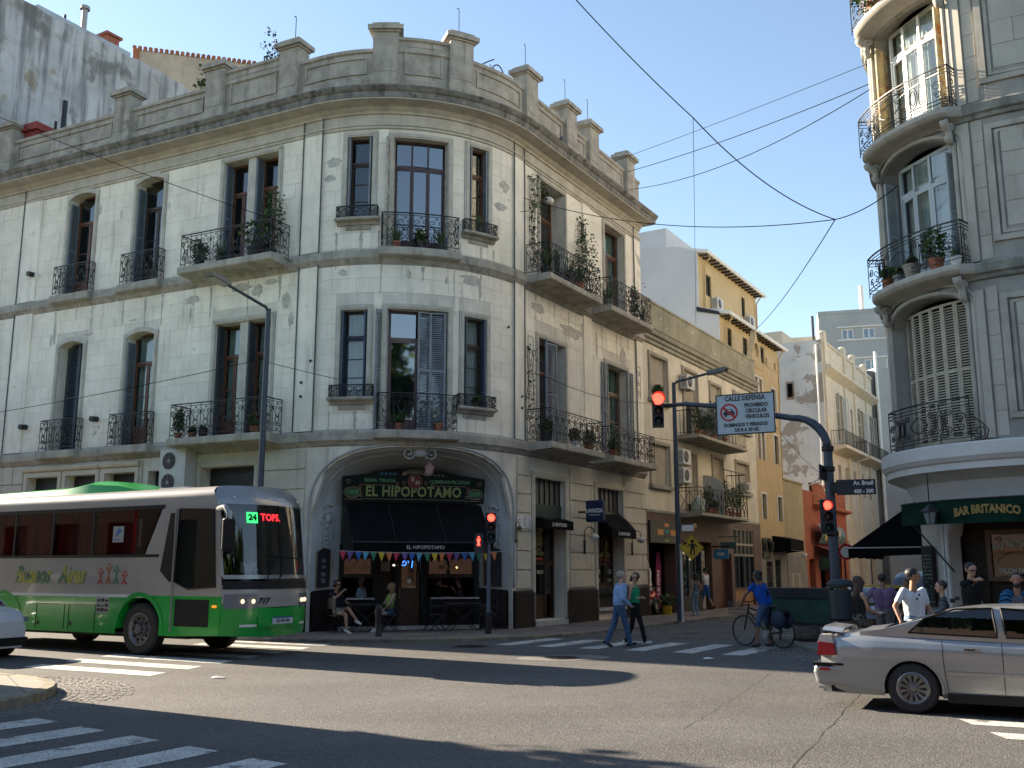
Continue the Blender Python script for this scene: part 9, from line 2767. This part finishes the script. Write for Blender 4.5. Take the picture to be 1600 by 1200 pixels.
# cyclist and bicycle
bk = np.array((5.72,23.35)); bd_ = np.array((-.62,.785)); az_b = math.degrees(math.atan2(bd_[0],bd_[1]))
B = thing('bicycle','black bicycle with front basket and rear bags held by the cyclist in blue','bicycle',(bk[0],bk[1],g_),R_(-az_b),None,True)
for y,nm__ in ((-.53,0),(.53,1)):
    w_ = MB().tube([(0,y + .33 * math.cos(a),.345 + .33 * math.sin(a)) for a in [2 * math.pi * i / 28 for i in range(28)]],.02,6,True).build('wheel',TYRE,B)
    mb = MB(); [mb.tube([(0,y,.345),(0,y + .32 * math.cos(a),.345 + .32 * math.sin(a))],.0035,3) for a in [2 * math.pi * i / 14 for i in range(14)]]; mb.build('spokes',AC_GRILL,w_)
for nm__,a,b in (('seat_tube',(0,-.12,.3),(0,-.24,.85)),('down_tube',(0,-.12,.3),(0,.38,.78)),('top_tube',(0,-.21,.72),(0,.36,.86)),('chain_stay',(0,-.12,.3),(0,-.53,.345)),('seat_stay',(0,-.21,.72),(0,-.53,.345)),('fork',(0,.53,.345),(0,.36,.95))): MB().cyl(a,b,.018,n=8).build(nm__,RUB,B)
MB().tube([(-.3,.3,1.05),(-.1,.38,1.0),(.1,.38,1.0),(.3,.3,1.05)],.014,6).build('handlebar',RUB,B); MB().ell((0,-.27,.89),.08,.14,.035).build('saddle',RUB,B,smooth=True); MB().cyl((-.1,-.12,.3),(.1,-.12,.3),.09,n=14).build('chainset',AC_GRILL,B)
mb = MB()
for z in (.72,.82,.92,.98): mb.tube([(x * (.9 + .1 * (z - .7) / .28),y,z) for x,y in ((-.2,.52),(.2,.52),(.2,.82),(-.2,.82))],.007,4,True)
for i in range(14): q = (-.2 + .4 * i / 6,.82) if i < 7 else (-.2 + .4 * (i - 7) / 6,.52); mb.tube([(q[0] * .9,q[1],.72),(q[0],q[1],.98)],.005,3)
mb.build('basket',M('basket_wire',(.06,.10,.11),.5,var=.1),B)
for s_ in (-1,1): MB().ell((s_ * .15,-.55,.62),.09,.2,.2,10,8).build('pannier',M('navy_nylon',(.012,.022,.05),.7,var=.2),B,smooth=True)
MB().ell((.0,-.55,.78),.16,.2,.1,10,7).build('rack_bag',BLK_T,B,smooth=True)
pc = bk + bd_ * -.02
cy,_,_ = person('cyclist in royal blue tee and denim shorts standing over the bicycle',(pc[0] - .02,pc[1] - .1,g_),az_b + 6,ROY,DENIM,1.74,2,'black',.10,.35,.95,DSHOE,loose=.02,pel=(.02,-.06,.92),lean=(-.10,.26),lf=(-.22,.02,.08),rf=(.22,.02,.08),lh=(-.26,.40,.98),rh=(.30,.34,1.0),yaw=-35,el={-1: (-1,-.3,.2),1: (1,-.3,.4)})
MB().tube([(.0,-.13,1.32),(.05,-.14,1.22),(.02,-.13,1.12)],[.012,.03,.004],6).build('shirt_print',BLK_T,cy)
# side street
person('woman in grey top and light jeans looking into the first shop',CB((16.9,1.6,ZP)),-40,GRYT,LTJ,1.52,1,'brown',.2,0,2,WSHOE,loose=.01,rh=(.24,.04,.95),el={1: (1,-.4,0)})
person('man in white tee and blue shorts stepping into the second shop',CB((22.3,.05,ZP)),-55,WHT,BLS,1.74,0,'black',0,.5,1.0,DSHOE,lf=(-.1,.2,.08),rf=(.1,-.28,.12))
# people by the bar on the right
w1 = person('woman in black top and camouflage shorts looking at her phone',(6.36,18.7,.045),78,BLK_T,CAMO,1.63,1,'brown',.32,0,.45,DSHOE,slim=.92,lh=(-.1,.34,1.06),rh=(.08,.34,1.06),nod=8,glasses=True)
MB().box(-.06,.06,.38,.5,1.06,1.075).build('phone',WHITEP,w1[0])
person('man in purple shirt and grey trousers seen from behind',(7.55,20.7,ZP),25,PUR,GRT,1.56,2,'black',0,.55,2,slim=1.12,loose=.015,rh=(.3,.14,.92),lh=(-.3,.05,.95),el={-1: (-1,-.5,0),1: (1,-.3,0)},nod=10)
person('half hidden person in mustard top behind the man in white',(7.95,20.1,ZP),-60,MUS,GRT,1.50,2,'black',0,.5,2,lean=(0,.2),lh=(-.2,.3,.9))
wt,_,_ = person('young man in white tee with sunglasses hooked on his collar',(6.45,16.35,.02),165,WHT,LTJ,1.80,0,'black',0,.62,2,lh=(-.22,.24,1.0),rh=(.33,.10,.95),yaw=-62,el={1: (1,-.5,-.3)})
gm = MB(); [gm.ell((s_ * .02 + .01,.125,1.33 - .03 * s_),.018,.012,.02,8,5) for s_ in (-1,1)]; gm.build('hooked_sunglasses',RUB,wt); MB().lathe([(0,0),(.03,0),(.03,.12),(.014,.16),(0,.16)],(-.2,.3,.98),10).build('blue_bottle',M('bottle_blue',(.03,.16,.30),.3,var=0),wt)
person('young woman in grey plaid shirt with tied hair turning left',(7.45,17.6,.03),-70,PLD,DENIM,1.58,1,'brown',0,1.8,2,slim=.92,lh=(-.2,.2,.95),rh=(.2,.2,.95),yaw=-10)
sm,_,_ = person('man in black tee with glasses holding his hand to his mouth',(7.72,17.1,ZP),150,BLK_T,DENIM,1.76,1,'black',0,.6,2,slim=1.05,rh=(.06,.20,1.50),lh=(-.36,.0,.92),glasses=True,nod=8,yaw=20)
person('bearded man in open blue plaid shirt at the right edge',(8.22,16.55,.02),200,GRYT,DENIM,1.73,0,'black',0,1.6,2,beard=True,yaw=8)
pb,_,_ = person('passer-by in blue plaid shirt' if False else 'bus driver in white shirt seen through the windscreen',(bo_[0] + bh[0] * 1.22 - bn_[0] * .55,bo_[1] + bh[1] * 1.22 - bn_[1] * .55,.86),119.3,WHT,LEG,1.72,0,'black',0,.6,2,pel=(0,0,.60),lean=(0,.06),lf=(-.1,.42,.3),rf=(.1,.42,.3),kn={-1: (0,1,1),1: (0,1,1)},lh=(-.16,.36,.90),rh=(.16,.36,.90),sit=True)
# open shirt of the bearded man
ot = [o for o in bpy.data.objects if o.get('label','').startswith('bearded man')][0]
mb = MB()
for s_ in (-1,1): cone(mb,(s_ * .13,.0,1.02),(s_ * .14,.0,1.40),.125,.10); cone(mb,(s_ * .19,0,1.40),(s_ * .27,-.03,1.12),.07,.06); cone(mb,(s_ * .27,-.03,1.12),(s_ * .28,.05,.95),.058,.05)
mb.build('open_shirt',BPL,ot,smooth=True)
